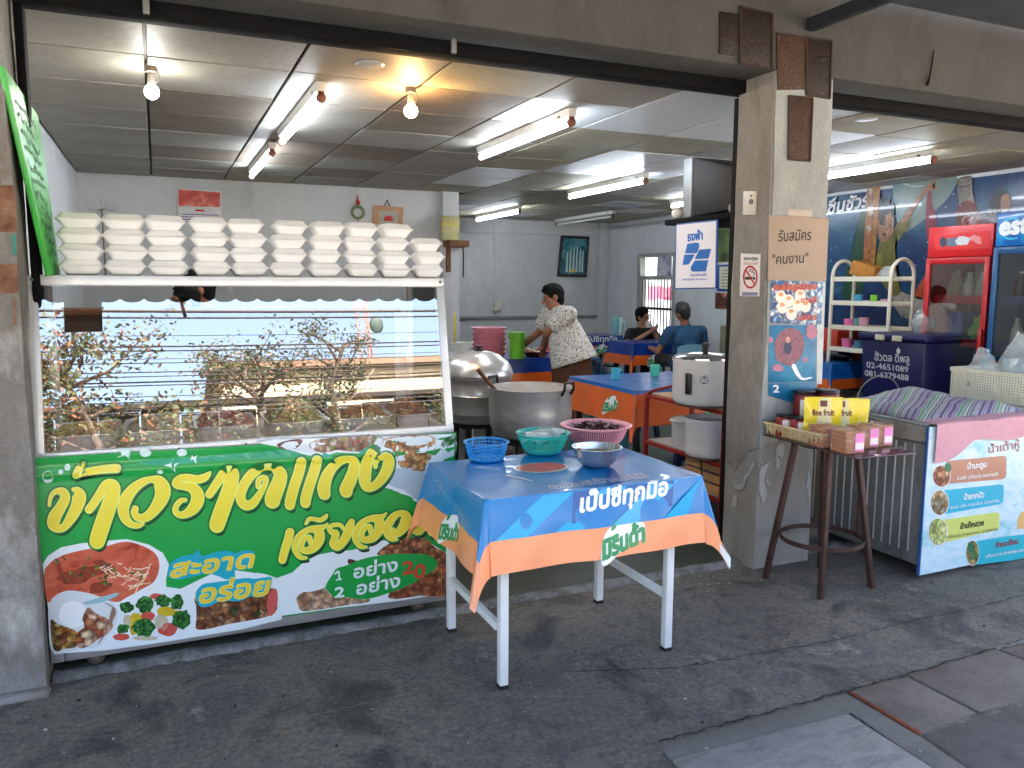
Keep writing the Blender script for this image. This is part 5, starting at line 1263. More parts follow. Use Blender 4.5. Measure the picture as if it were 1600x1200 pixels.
MB().lathe(bwc, [(0.0, 0.0), (0.045, 0.0), (0.055, 0.002), (0.075, 0.02), (0.092, 0.05), (0.1, 0.078), (0.106, 0.081), (0.107, 0.084), (0.1, 0.084), (0.0975, 0.078), (0.0895, 0.05), (0.072, 0.022), (0.05, 0.005), (0.0, 0.003)], 48).build('bowl_shell', steel, bo, smooth=60)
MB().lathe(bwc, [(0.0, 0.056), (0.0905, 0.0555)], 40).build('broth', ramp_mat('broth', [(0.3, (110, 120, 70)), (0.5, (150, 150, 100)), (0.65, (70, 96, 40)), (0.75, (180, 180, 140))], 'NOISE', 45, 0.12, bump=0.2), bo)
MB().tube([bwc + V(-0.105, -0.03, 0.088), bwc + V(-0.06, 0.0, 0.07), bwc + V(-0.02, 0.03, 0.055)], 0.005, 8).build('ladle_handle', mat('dark_red_ladle', (90, 36, 30), 0.4), bo)

# ================================================================= right of the column: stand, freezer
iron = ramp_mat('brown_iron', [(0.3, (48, 32, 28)), (0.5, (78, 56, 50)), (0.7, (62, 44, 40))], 'NOISE', 16, 0.6, metal=0.3, bump=0.1)
SZ = 0.742
stn = thing('metal_stand', 'brown iron stand with four splayed legs, hoop and tray top beside the freezer', 'stand', (3.02, 2.93, 0))
legs_b = [(2.866, 2.775), (3.215, 2.785), (2.815, 3.1), (3.19, 3.1)]
legs_t = [(2.93, 2.83), (3.12, 2.84), (2.905, 3.03), (3.10, 3.03)]
for (x, y), (x2, y2) in zip(legs_b, legs_t): MB().bar((x, y, 0.0), (x2, y2, SZ - 0.02), 0.026, 0.026, up=(0, 1, 0)).build('leg', iron, stn, bevel=0.002)
hz = 0.24; f_ = hz / (SZ - 0.02)
hc = [V(a[0] + (b_[0] - a[0]) * f_, a[1] + (b_[1] - a[1]) * f_, hz) for a, b_ in zip(legs_b, legs_t)]
cc = sum(hc, V(0, 0, 0)) / 4; rad_ = sum((p - cc).length for p in hc) / 4
MB().lathe((cc.x, cc.y, hz), [(rad_ - 0.006, -0.012), (rad_ - 0.002, -0.012), (rad_ - 0.002, 0.012), (rad_ - 0.006, 0.012), (rad_ - 0.006, -0.012)], 48, sx=1.0, sy=0.97).build('foot_ring', iron, stn)
MB().lathe((3.015, 2.93, SZ - 0.03), [(0.0, 0.0), (0.13, 0.0), (0.13, 0.016), (0.0, 0.016)], 32).build('seat_disc', iron, stn)
P4 = [V(2.845, 3.205, SZ), V(2.835, 2.585, SZ), V(3.195, 2.56, SZ), V(3.215, 3.20, SZ)]
tray = thing('tray', 'thin glossy brown tray lying on the iron stand', 'tray', (3.02, 2.9, SZ))
MB().prism([p - V(0, 0, 0.012) for p in P4], (0, 0, 0.008)).build('tray_plate', mat('glossy_brown_tray', (96, 72, 72), 0.12, 0.5, var=0.2, vs=12), tray, bevel=0.004)
SZ -= 0.003
def spt(px_, py_, z=SZ): return onZ(px_, py_, z)
# woven tray at the rear left
wv = thing('woven_tray', 'shallow woven straw tray holding the red lidded jars', 'woven tray', (2.92, 3.06, SZ))
straw = ramp_mat('woven_straw', [(0.3, (176, 150, 104)), (0.5, (206, 184, 140)), (0.7, (216, 198, 160))], 'NOISE', 30, 0.8, bump=0.3)
wx0, wx1, wy0, wy1 = 2.842, 3.12, 2.80, 3.195; wz = SZ + 0.06
b = MB(); out = [(wx0, wy0), (wx1, wy0), (wx1, wy1), (wx0, wy1)]; inn = [(wx0 + .03, wy0 + .03), (wx1 - .03, wy0 + .03), (wx1 - .03, wy1 - .03), (wx0 + .03, wy1 - .03)]
b.add([V(*p, wz) for p in out] + [V(*p, SZ + 0.002) for p in inn] + [V(p[0] + .004 * (1 if p[0] < 3 else -1), p[1] + .004 * (1 if p[1] < 3 else -1), wz) for p in out] + [V(*p, SZ + 0.007) for p in inn],
      [(0, 1, 5, 4), (1, 2, 6, 5), (2, 3, 7, 6), (3, 0, 4, 7), (4, 5, 6, 7), (8, 12, 13, 9), (9, 13, 14, 10), (10, 14, 15, 11), (11, 15, 12, 8), (12, 15, 14, 13), (0, 8, 9, 1), (1, 9, 10, 2), (2, 10, 11, 3), (3, 11, 8, 0)])
b.build('tray_wall', straw, wv, smooth=0)
b = MB()
for k in range(14):
    y = wy0 + (wy1 - wy0) * (k + .5) / 14; b.tube([(wx0 - .001, y - .012, wz + .003), (wx0 + .014, y, SZ + .026), (wx0 + .027, y + .012, SZ + .004)], 0.0055, 5)
for k in range(9):
    x = wx0 + (wx1 - wx0) * (k + .5) / 9; b.tube([(x - .012, wy0 - .001, wz + .003), (x, wy0 + .014, SZ + .026), (x + .012, wy0 + .027, SZ + .004)], 0.0055, 5)
b.tube([V(*p, wz + 0.003) for p in out + out[:1]], 0.006, 6)
b.build('weave', straw, wv)
jar_red = mat('chilli_paste', (128, 30, 28), 0.3, var=0.3, vs=14); lid_m = mat('black_lid', (26, 20, 20), 0.35, var=0.1); lab_m = mat('jar_label', (226, 218, 214), 0.5, var=0.05); labr_m = mat('jar_label_red', (150, 40, 44), 0.5)
def onT(x, y):
    p = onZ(x, y, SZ); return (p.x, min(p.y, 3.15), SZ + .008)
def jar(c, r_, h, label, a0=-2.2):
    c = Vector(c); t = thing('jar', label, 'jar', c, 'jars of chilli paste')
    MB().lathe(c, [(0, 0), (r_ * .9, 0), (r_, 0.006), (r_, h * .88), (r_ * .92, h * .92), (0, h * .92)], 28).build('jar_body', jar_red, t, smooth=50)
    MB().lathe(c, [(0, h * .921), (r_ * 1.02, h * .921), (r_ * 1.03, h * .93), (r_ * 1.03, h * .99), (r_ * .98, h), (0, h)], 28).build('lid', lid_m, t, smooth=50)
    MB().lathe(c, [(r_ + .0008, h * .12), (r_ + .0008, h * .8)], 10, a0=a0, a1=a0 + .75).build('label', lab_m, t)
    MB().lathe(c, [(r_ + .0008, h * .12), (r_ + .0008, h * .8)], 10, a0=a0 + .85, a1=a0 + 1.5).build('label', lab_m, t)
jar(onT(1226, 682), 0.047, 0.105, 'short red jar with black lid, nearest the left end of the straw tray', -2.6)
jar(onT(1249, 686), 0.049, 0.105, 'short red jar with black lid beside the crackers in the straw tray', -2.5)
jar(onT(1246, 674), 0.055, 0.215, 'tall red jar with white label at the left beside the column', -2.7)
jar(onT(1275, 671), 0.052, 0.215, 'tall red jar with black lid half hidden behind the yellow pouch', -2.6)
jar(onT(1292, 678), 0.052, 0.225, 'tall red jar with black lid in the middle behind the yellow pouches', -2.6)
# yellow pouches
ylw = mat('yellow_pouch', (232, 206, 26), 0.3, var=0.06, coat=0.3); pale_p = mat('pouch_pale_panel', (226, 214, 160), 0.3, coat=0.3); pic = ramp_mat('pouch_fruit', [(0.1, (216, 176, 90)), (0.5, (236, 206, 130)), (0.9, (150, 100, 50))], 'VORONOI', 60, 0.35, bump=0); brn = mat('pouch_brown', (104, 36, 30), 0.4)
def pouch(c, w_, h, rz, label, txt=True):
    c = Vector(c); t = thing('snack_pouch', label, 'pouch', c, 'yellow snack pouches', rz)
    def side(sgn):
        def fn(u, v):
            bul = 0.02 * (1 - (2 * u - 1) ** 2) * (1 - v) ** 0.7 * (1 if v > 0.02 else .9) * (1 - 0.3 * v)
            return V((u - .5) * w_ * (1 + .02 * math.sin(v * 9)), sgn * (bul + .001) + 0.03 * v * 0 + 0.004 * math.sin(u * 7 + v * 5) * v, v * h)
        return fn
    b = MB(); b.grid(side(-1), 16, 16); b.grid(side(1), 16, 16); b.build('pouch_body', ylw, t, smooth=60, world=False)
    sf = side(-1); lf_ = V(0, -0.0012, 0)
    def pp(nm, pl, m, k, sm=0):
        p3 = [[sf(*p) for p in q] for q in pl]; vs2, fs2 = tess(p3, 0.02); b = MB(); b.add([sf(v.x / w_ + .5, v.z / h) + lf_ * (1 + .5 * k) for v in vs2], fs2); return b.build(nm, m, t, smooth=0, fix=False, world=False)
    pp('pale_panel', [[(.28, .25), (.75, .25), (.68, .98), (.42, .98)]], pale_p, 0)
    pp('fruit_picture', [[(.12, .05), (.9, .05), (.86, .22), (.7, .3), (.5, .24), (.3, .3), (.16, .2)]], pic, 1)
    pp('emblem', [[(.42, .78), (.60, .78), (.60, .92), (.42, .92)]], brn, 1)
    if txt:
        for o_ in (print_text('lettering', 'fine fruit', sf, (.2, .58), (.8, .58), (0, .2), brn, t, lf_ * 2, 0.03),): o_.location = (0, 0, 0)
    return t
pouch(onT(1283, 690), 0.185, 0.215, R_(-24), 'front yellow stand-up snack pouch on the tray')
pouch(onT(1311, 688), 0.185, 0.205, R_(-24), 'middle yellow snack pouch behind the front one')
pouch(onT(1328, 687), 0.17, 0.2, R_(-26), 'rear yellow snack pouch by the freezer', False)
# cracker packs
ck = ramp_mat('cracker', [(0.3, (176, 96, 40)), (0.5, (206, 126, 60)), (0.7, (150, 76, 30))], 'NOISE', 60, 0.6); wrap = mat('clear_wrap', (236, 226, 214), 0.12, var=0.02, trans=0.6, alpha=0.35); pnk = mat('pink_label', (226, 130, 190), 0.4, var=0.1, vs=20)
def crackers(c, rz, label):
    c = Vector(c); t = thing('cracker_pack', label, 'cracker pack', c, 'packs of crackers', rz); r = random.Random(int(c.x * 1000)); n = 9; w_ = 0.1; th = 0.0112
    me = None
    for k in range(n):
        if me is None: me = MB().box(-w_ / 2, w_ / 2, -w_ / 2, w_ / 2, 0, th * .72).mesh('cracker', ck, bevel=0.002)
        o_ = obj('cracker', me, t, world=False); o_.location = (r.uniform(-.0015, .0015), r.uniform(-.0015, .0015), 0.002 + th * k); o_.rotation_euler = (0, 0, R_(r.uniform(-3, 3)))
    h = th * n + .006
    MB().box(-w_ / 2 - .004, w_ / 2 + .004, -w_ / 2 - .004, w_ / 2 + .004, 0, h).build('wrapper', wrap, t, bevel=0.004, world=False)
    crumple(lambda u, v: V((u - .5) * .07, (v - .5) * .05, h + .004 + .004 * math.sin(6 * u)), 8, 8, 0.006, c.x * 30, 60).build('wrapper_fold', wrap, t, smooth=80, world=False)
    MB().box(-.005, .044, -w_ / 2 - .0062, -w_ / 2 - .0048, h * .12, h * .88).build('label', pnk, t, world=False)
    MB().box(-.003, .042, -w_ / 2 - .0070, -w_ / 2 - .0064, h * .2, h * .48).build('label_band', lab_m, t, world=False)
for px_, lab, rz in (((1297, 699), 'wrapped stack of orange crackers nearest the straw tray', -8), ((1334, 708), 'wrapped stack of orange crackers at the near edge, second from the left', -6), ((1357, 700), 'wrapped stack of orange crackers, third from the left and set back', -6), ((1379, 697), 'wrapped stack of orange crackers at the right end of the tray', -6)):
    q = spt(*px_); crackers((q.x, q.y + 0.04, SZ - .0005), R_(rz), lab)
crumple(lambda u, v: V(3.13 + .06 * u, 2.60 + .05 * v, SZ + .01), 10, 8, 0.008, 3, 50).build('loose_wrapper', wrap, tray, smooth=80)
# small item leaning in the straw tray
sm_ = thing('glue_tube', 'small white and teal squeeze tube lying by the crackers', 'tube', (2.97, 2.83, SZ + .02))
MB().cyl((2.945, 2.825, SZ + .03), (3.0, 2.835, SZ + .07), 0.012, 0.012, 12).build('tube_body', lab_m, sm_); MB().cyl((2.93, 2.822, SZ + .018), (2.945, 2.825, SZ + .03), 0.01, 0.013, 12).build('cap', mat('teal_cap', (70, 150, 140), 0.4), sm_)
# ================================================================= freezer with printed banner
FX0, FX1, FY0, FY1, FZ = 3.53, 4.95, 2.775, 3.56, 0.80
fz = thing('chest_freezer', 'old ribbed steel chest freezer with a drinks banner on its front', 'freezer', (4.2, 3.15, 0))
fsteel = ramp_mat('dull_rib_steel', [(0.3, (92, 90, 84)), (0.45, (130, 130, 126)), (0.6, (116, 114, 108)), (0.75, (146, 146, 144))], 'NOISE', 5, 0.5, 8, (1, 1, .4), 0.08, metal=0.35)
MB().box(FX0, FX1, FY0, FY1, 0.07, FZ - 0.09).build('body', fsteel, fz, bevel=0.008)
MB().box(FX0 - 0.006, FX1 + 0.006, FY0 - 0.006, FY1 + 0.006, FZ - 0.088, FZ - 0.004).build('rim', ramp_mat('rim_grime', [(0.3, (120, 110, 98)), (0.5, (160, 154, 142)), (0.7, (106, 78, 60))], 'NOISE', 7, 0.55, metal=0.2), fz, bevel=0.008)
MB().box(FX0 + 0.02, FX1 - 0.02, FY0 + 0.02, FY1 - 0.02, FZ - 0.0035, FZ + 0.012).build('lid', mat('freezer_lid', (176, 178, 176), 0.3, 0.3), fz, bevel=0.006)
rib = mat('rib_bright', (206, 208, 206), 0.4, 0.4)
nr = 13
for k in range(nr):
    y = FY0 + 0.07 + (FY1 - FY0 - 0.12) * k / (nr - 1)
    MB().box(FX0 - 0.007, FX0 - 0.0005, y - 0.004, y + 0.004, 0.13, FZ - 0.1).build('rib', rib if k != 6 else rust_m, fz, bevel=0.002)
for x, y in ((FX0 + 0.08, FY0 + 0.08), (FX0 + 0.08, FY1 - 0.08), (FX1 - 0.08, FY0 + 0.08), (FX1 - 0.08, FY1 - .08)):
    MB().box(x - .03, x + .03, y - .03, y + .03, 0.055, 0.069).build('caster_plate', dark_m, fz)
    MB().cyl((x - .012, y, .0275), (x + .012, y, .0275), 0.027, n=20).build('caster', mat('caster_black', (34, 32, 32), 0.7), fz, bevel=0.003)
# printed drinks banner
db = thing('drinks_banner', 'pale blue drinks banner with coloured label strips taped to the freezer front', 'banner', (4.2, FY0 - .01, 0.03))
DY = FY0 - 0.014
def dwarp(v): return V(v.x, v.y + 0.004 * math.sin(v.x * 5) * math.sin(v.z * 4 + 1), v.z)
df = planeY(DY)
dz0, dz1 = 0.028, 0.80
dx0 = onY(1446, 760, DY).x
b = MB(); b.grid(lambda u, v: dwarp(V(dx0 + (FX1 - dx0) * u, DY, dz0 + (dz1 - dz0) * v)), 40, 24); b.grid(lambda u, v: dwarp(V(dx0 + (FX1 - dx0) * u, DY + .0015, dz0 + (dz1 - dz0) * v)), 40, 24)
sky_print = ramp_mat('print_pale_water', [(0.3, (140, 202, 216)), (0.45, (192, 222, 230)), (0.6, (216, 232, 238)), (0.75, (170, 214, 226))], 'NOISE', 3.2, 0.35, 3, (1, 1, 2.2), 0, distort=1.5, coat=0.2)
b.build('banner_sheet', sky_print, db, smooth=80, fix=False)
MB().box(dx0 - 0.008, dx0 - .001, DY - .002, DY + .012, dz0, dz1).build('banner_edge', mat('edge_blue', (40, 90, 150), 0.4), db)
dl = lambda k: V(0, -0.0008 - 0.0004 * k, 0)
def S4(p): return [(1340 + x / 3.75, 600 + y / 3.75) for x, y in p]
def dpoly(nm, pl, m, k, sm=3): return print_poly(nm, [S4(q) for q in pl], df, m, db, dl(k), dwarp, 0.04, sm)
pv = lambda nm, c: mat(nm, c, 0.35, var=0.04, coat=0.2)
def strip(y0l, y0r, y1r, y1l, x0, x1, m): 
    rr2 = 22
    return [(x0, y0l), (x1 - rr2, y0r), (x1 - 4, y0r + 6), (x1, y0r + rr2), (x1 - 2, y1r - rr2), (x1 - 8, y1r - 8), (x1 - rr2, y1r), (x0, y1l)]
dpoly('label_strip', [strip(452, 420, 558, 585, 520, 872, 0)], pv('strip_brown', (188, 128, 100)), 0, 1)
dpoly('label_strip', [strip(622, 588, 705, 762, 505, 858, 0)], pv('strip_blue', (24, 176, 206)), 0, 1)
dpoly('label_strip', [strip(800, 752, 860, 936, 470, 835, 0)], pv('strip_lime', (206, 214, 110)), 0, 1)
dpoly('label_strip', [[(700, 920), (900, 890), (1080, 870), (1080, 1000), (900, 1035), (700, 1060)]], pv('strip_teal', (40, 180, 196)), 0, 1)
dpoly('label_strip', [[(935, 850), (940, 790), (960, 750), (1080, 735), (1080, 845)]], pv('strip_peach', (226, 180, 110)), 0, 1)
for cx_, cy_, rx, ry, cols in ((490, 540, 50, 62, [(196, 120, 80), (222, 176, 130), (140, 70, 50)]), (478, 695, 52, 72, [(150, 110, 60), (206, 180, 130), (110, 80, 40), (196, 196, 170)]), (468, 865, 55, 78, [(196, 206, 120), (226, 226, 170), (150, 170, 70)]), (675, 990, 38, 72, [(150, 110, 60), (60, 130, 70), (206, 176, 120)])):
    dpoly('picture_ring', [[(cx_ + rx * 1.08 * math.cos(a), cy_ + ry * 1.06 * math.sin(a)) for a in [6.283 * k / 20 for k in range(20)]]], pv('ring_white', (230, 232, 230)), 1, 0)
    dpoly('fruit_picture', [[(cx_ + rx * math.cos(a), cy_ + ry * math.sin(a)) for a in [6.283 * k / 20 for k in range(20)]]], ramp_mat('fruit_%d' % cx_, [(0.1 + .8 * i / (len(cols) - 1), c) for i, c in enumerate(cols)], 'VORONOI', 40, 0.4, bump=0), 2, 0)
dpoly('fruit_leaf', [wob(528, 488, 18, 28, 10, .1)], pv('leaf_print', (30, 110, 70)), 3)
dpoly('fruit_leaf', [wob(662, 955, 16, 34, 10, .2)], pv('leaf_print', (30, 110, 70)), 3)
def dtext(s, p0, p1, em, m, bold=0.03): 
    a, c = S4([p0])[0], S4([p1])[0]; print_text('lettering', s, df, a, c, (0.0, -em / 3.75), m, db, dl(4), bold, dwarp)
wt = pv('print_white_text', (238, 240, 240)); bt = pv('print_dark_text', (40, 40, 30)); rt = pv('print_red_text', (150, 60, 60))
dtext('น้ำมะตูม', (642, 498), (752, 485), 46, wt); dtext('ช่วยให้ แก้ร้อนใน กระหายน้ำ', (580, 562), (822, 535), 26, wt, 0.02)
dtext('น้ำรากบัว', (622, 678), (740, 662), 44, wt); dtext('ชุ่มคอ แก้ไอ บำรุงเลือด บำรุงกำลัง', (540, 732), (830, 690), 22, wt, 0.01)
dtext('น้ำเก๊กฮวย', (602, 850), (740, 828), 44, bt); dtext('แก้ร้อนใน บำรุงสายตา บำรุงหัวใจ', (518, 905), (822, 858), 22, bt, 0.0)
dtext('น้ำกระเจี๊ยบ', (812, 960), (940, 935), 40, rt); dtext('แก้กระหาย ช่วยย่อย ลดความดัน', (750, 1020), (1050, 965), 24, wt, 0.02)
dtext('น้ำเต้าหู้', (765, 405), (945, 375), 66, rt, 0.01)
# pink towel hung over the front edge
tw = thing('pink_towel', 'pink cotton towel hanging over the freezer front edge', 'towel', (4.1, FY0, FZ))
tx0 = onY(1462, 670, FY0 - .02).x; tx1 = FX1 - 0.05
r = random.Random(5)
def tow(u, v):
    x = tx0 + (tx1 - tx0) * u
    drop = 0.20 - 0.09 * min(1, u / 0.2) ** 1.2 + 0.012 * math.sin(u * 19)
    L_ = 0.16 + drop; s_ = v * L_
    if s_ < 0.16: return V(x, FY0 + 0.13 - s_, FZ + 0.016 + .004 * math.sin(x * 14))
    return V(x + .01 * (s_ - .16) / .1 * math.sin(u * 9), FY0 - 0.032 - 0.004 * math.sin(x * 21), FZ + 0.014 - (s_ - 0.16))
tcm = mat('pink_cotton', (226, 168, 178), 0.95, var=0.06, vs=30, bump=0.5, bs=500)
b = MB().grid(tow, 60, 26); b.build('towel_sheet', tcm, tw, smooth=70)
# striped sack
sk_ = thing('striped_cloth', 'crumpled purple, green and white striped cloth on the freezer lid', 'cloth', (3.85, 3.2, FZ))
sx0, sx1, sy0, sy1 = 3.56, 4.42, 2.86, 3.50
def sack(u, v):
    x = sx0 + (sx1 - sx0) * u; y = sy0 + (sy1 - sy0) * v
    e = min(1, min(u, 1 - u) / .14) * min(1, min(v, 1 - v) / .16)
    z = FZ + 0.016 + e ** .7 * (0.045 + 0.062 * math.exp(-((u - .52) / .2) ** 2 - ((v - .62) / .3) ** 2)) + 0.02 * e * noise.noise(V(x * 6, y * 6, 2)) + .008 * e * noise.noise(V(x * 17, y * 13, 5))
    return V(x, y, z)
def stripe_mat():
    m = bpy.data.materials.new('striped_weave'); m.use_nodes = True; nt = m.node_tree; b = nt.nodes['Principled BSDF']; b.inputs['Roughness'].default_value = 0.55
    tc = nt.nodes.new('ShaderNodeTexCoord'); sp = nt.nodes.new('ShaderNodeSeparateXYZ'); nt.links.new(tc.outputs['Object'], sp.inputs[0])
    mu = nt.nodes.new('ShaderNodeMath'); mu.operation = 'MULTIPLY_ADD'; mu.inputs[1].default_value = -1.0; nt.links.new(sp.outputs[1], mu.inputs[0])
    m2 = nt.nodes.new('ShaderNodeMath'); m2.operation = 'MULTIPLY_ADD'; m2.inputs[1].default_value = 0.55; nt.links.new(sp.outputs[0], m2.inputs[0]); m2.inputs[2].default_value = 5.0
    nt.links.new(m2.outputs[0], mu.inputs[2])
    m3 = nt.nodes.new('ShaderNodeMath'); m3.operation = 'MULTIPLY'; m3.inputs[1].default_value = 6.0; nt.links.new(mu.outputs[0], m3.inputs[0])
    fr_ = nt.nodes.new('ShaderNodeMath'); fr_.operation = 'FRACT'; nt.links.new(m3.outputs[0], fr_.inputs[0])
    r = nt.nodes.new('ShaderNodeValToRGB'); cr = r.color_ramp; cr.interpolation = 'CONSTANT'
    st = [(0, (168, 162, 172)), (.07, (104, 74, 124)), (.15, (168, 162, 172)), (.2, (60, 44, 70)), (.215, (170, 166, 174)), (.28, (112, 80, 132)), (.38, (168, 162, 172)), (.43, (70, 60, 74)), (.45, (162, 168, 166)), (.52, (86, 150, 104)), (.58, (168, 172, 168)), (.66, (90, 140, 100)), (.69, (196, 200, 196)), (.76, (66, 60, 66)), (.79, (162, 162, 166)), (.86, (90, 70, 100)), (.9, (168, 166, 170))]
    while len(cr.elements) < len(st): cr.elements.new(.5)
    for e, (p, c) in zip(cr.elements, st): e.position = p; e.color = lin(c) + (1,)
    nt.links.new(fr_.outputs[0], r.inputs[0]); nt.links.new(r.outputs[0], b.inputs['Base Color']); return m
MB().grid(sack, 60, 48).build('cloth_sheet', stripe_mat(), sk_, smooth=80)
# cream crate with plastic bags
crt = thing('cream_crate', 'cream perforated plastic crate standing on the freezer lid', 'crate', (4.45, 3.15, FZ + .013))
cream = mat('cream_plastic', (232, 226, 202), 0.45, var=0.05)
cy0, cy1, cz0, cz1 = 2.93, 3.47, FZ + 0.013, FZ + 0.2
cx0 = onY(1487, 583, 3.47).x; cx1 = cx0 + .42
b = MB()
def grille(p0, p1, z0, z1, nx, nz, nrm, t=0.005):
    p0, p1 = Vector(p0), Vector(p1); n_ = Vector(nrm) * t
    for k in range(nx + 1):
        p = p0.lerp(p1, k / nx); d = (p1 - p0).normalized() * (t * .75)
        b.hexa([p - d + V(0, 0, z0), p + d + V(0, 0, z0), p + d + n_ + V(0, 0, z0), p - d + n_ + V(0, 0, z0), p - d + V(0, 0, z1), p + d + V(0, 0, z1), p + d + n_ + V(0, 0, z1), p - d + n_ + V(0, 0, z1)])
    for k in range(nz + 1):
        z = z0 + (z1 - z0) * k / nz; h = t * .7; m_ = n_ * .86; o_ = n_ * .07
        b.hexa([p0 + o_ + V(0, 0, z - h), p1 + o_ + V(0, 0, z - h), p1 + o_ + m_ + V(0, 0, z - h), p0 + o_ + m_ + V(0, 0, z - h), p0 + o_ + V(0, 0, z + h), p1 + o_ + V(0, 0, z + h), p1 + o_ + m_ + V(0, 0, z + h), p0 + o_ + m_ + V(0, 0, z + h)])
for a_, c_, nx, nn in (((cx0, cy0, 0), (cx1, cy0, 0), 24, (0, 1, 0)), ((cx0, cy1, 0), (cx0, cy0, 0), 32, (1, 0, 0)), ((cx1, cy0, 0), (cx1, cy1, 0), 32, (-1, 0, 0)), ((cx1, cy1, 0), (cx0, cy1, 0), 24, (0, -1, 0))):
    grille(a_, c_, cz0 + .02, cz1 - .02, nx, 9, nn)
o = b.build('grille', cream, crt, smooth=0, fix=False); o['kind'] = 'stuff'
b = MB()
for z0, z1, e in ((cz1 - .024, cz1, .008), (cz0, cz0 + .022, .001)):
    b.box(cx0 - e, cx1 + e, cy0 - e, cy0 + .007, z0, z1).box(cx0 - e, cx1 + e, cy1 - .007, cy1 + e, z0, z1).box(cx0 - e, cx0 + .007, cy0 + .0071, cy1 - .0071, z0, z1).box(cx1 - .007, cx1 + e, cy0 + .0071, cy1 - .0071, z0, z1)
b.box(cx0 + .008, cx1 - .008, cy0 + .008, cy1 - .008, cz0 + .001, cz0 + .006); b.build('crate_rim', cream, crt, smooth=0)
def bag(name, label, c, w_, d_, h, seed, m, amp=0.03):
    t = thing(name, label, 'plastic bag', c); c = Vector(c)
    def fn(u, v):
        a = 2 * math.pi * u; rr2 = (0.55 + .45 * math.sin(math.pi * min(1, v * 1.15 + .12))) * (1 if v < .8 else 1 - 1.6 * (v - .8) ** 1)
        return c + V(w_ / 2 * rr2 * math.cos(a), d_ / 2 * rr2 * math.sin(a), h * v)
    crumple(fn, 40, 28, amp, seed, 13).build('bag_film', m, t, smooth=70); return t
bagf = mat('bag_film', (226, 236, 238), 0.12, var=0.05, alpha=0.32)
bag('plastic_bag', 'clear plastic bag with a teal cap at the left in the cream crate', (cx0 + .1, cy1 - .14, cz0 + .05), .18, .18, .26, 2, bagf)
bag('plastic_bag', 'tall clear plastic bag of cups in the middle of the cream crate', (cx0 + .2, cy1 - .3, cz0 + .05), .22, .22, .36, 5, bagf)
bag('plastic_bag', 'clear plastic bag at the right of the cream crate', (cx0 + .2, cy0 + .14, cz0 + .05), .26, .24, .26, 8, bagf)
tl_ = thing('spray_bottle', 'teal topped clear bottle inside the left bag of the crate', 'bottle', (cx0 + .1, cy1 - .14, cz0 + .05)); MB().lathe((cx0 + .1, cy1 - .14, cz0 + .05), [(0, 0), (.03, 0), (.03, .1), (.012, .14), (.012, .16)], 18).build('bottle_body', film, tl_); MB().lathe((cx0 + .1, cy1 - .14, cz0 + .211), [(.014, 0), (.014, .03), (.008, .04), (0, .04)], 14).build('cap', mat('teal_cap2', (80, 170, 160), 0.4), tl_)
for k in range(3):
    t = MB().lathe((cx0 + .14 + .09 * k, cy1 - .28 - .03 * k, cz0 + .06), [(0, 0), (.03, 0), (.042, .2), (.044, .2)], 20).build('cup_sleeve', film); tag(t, 'sleeve of clear cups standing in the crate, %s from the left' % ORD[k], 'cups', 'cup sleeves in the crate')

# ================================================================= notices on the column and lintel
Yc = 3.2175
def flat(name, label, cat, px4, th, m, Y=Yc, bev=0.001, group=None):
    pts = [onY(x, y, Y) for x, y in px4]; t = thing(name, label, cat, sum(pts, V(0, 0, 0)) / 4, group)
    MB().prism(pts, (0, -th, 0)).build(name + '_sheet', m, t, bevel=bev, smooth=30); return t
cu = ramp_mat('embossed_copper', [(0.25, (40, 25, 16)), (0.42, (80, 52, 36)), (0.55, (54, 36, 25)), (0.68, (124, 90, 66)), (0.8, (36, 24, 17))], 'NOISE', 42, 0.45, 6, (1, 1, 1), 1.0, 0.01, metal=0.35, distort=1.2)
cud = ramp_mat('dark_copper', [(0.25, (22, 15, 11)), (0.45, (44, 30, 20)), (0.6, (31, 22, 15)), (0.75, (66, 47, 31))], 'NOISE', 20, 0.5, 6, (1, 1, 1), 0.8, 0.008, metal=0.3, distort=1.0)
def plate(label, px4, m, frame=True, Y=Yc, th=0.006):
    t = flat('embossed_plate', label, 'metal plate', px4, th, m, Y, 0.0015, 'old embossed plates on column and lintel')
    if frame:
        P_ = [onY(x, y, Y - th - .001) for x, y in px4]
        for i in range(4): MB().bar(P_[i], P_[(i + 1) % 4], 0.009, 0.005, up=(0, 1, 0)).build('plate_border', mat('plate_edge', (50, 30, 20), 0.5, 0.3), t)
    return t
LY = 3.2165
plate('narrow dark rusty plate at the left of the plates on the lintel', [(1124, 18), (1153, 22), (1153, 88), (1124, 85)], cud, False, LY)
plate('large brown embossed plate on the lintel above the column', [(1157, 10), (1207, 21), (1206, 108), (1156, 99)], cud, True, LY)
plate('curled copper plate at the top left of the column', [(1213, 51), (1258, 57), (1256, 140), (1214, 141)], cu, False)
plate('tall dark framed plate at the top right of the column', [(1260, 58), (1300, 64), (1297, 154), (1260, 148)], cud, True)
plate('long upright copper relief plate low on the column', [(1233, 150), (1270, 153), (1266, 252), (1232, 249)], cu, True)
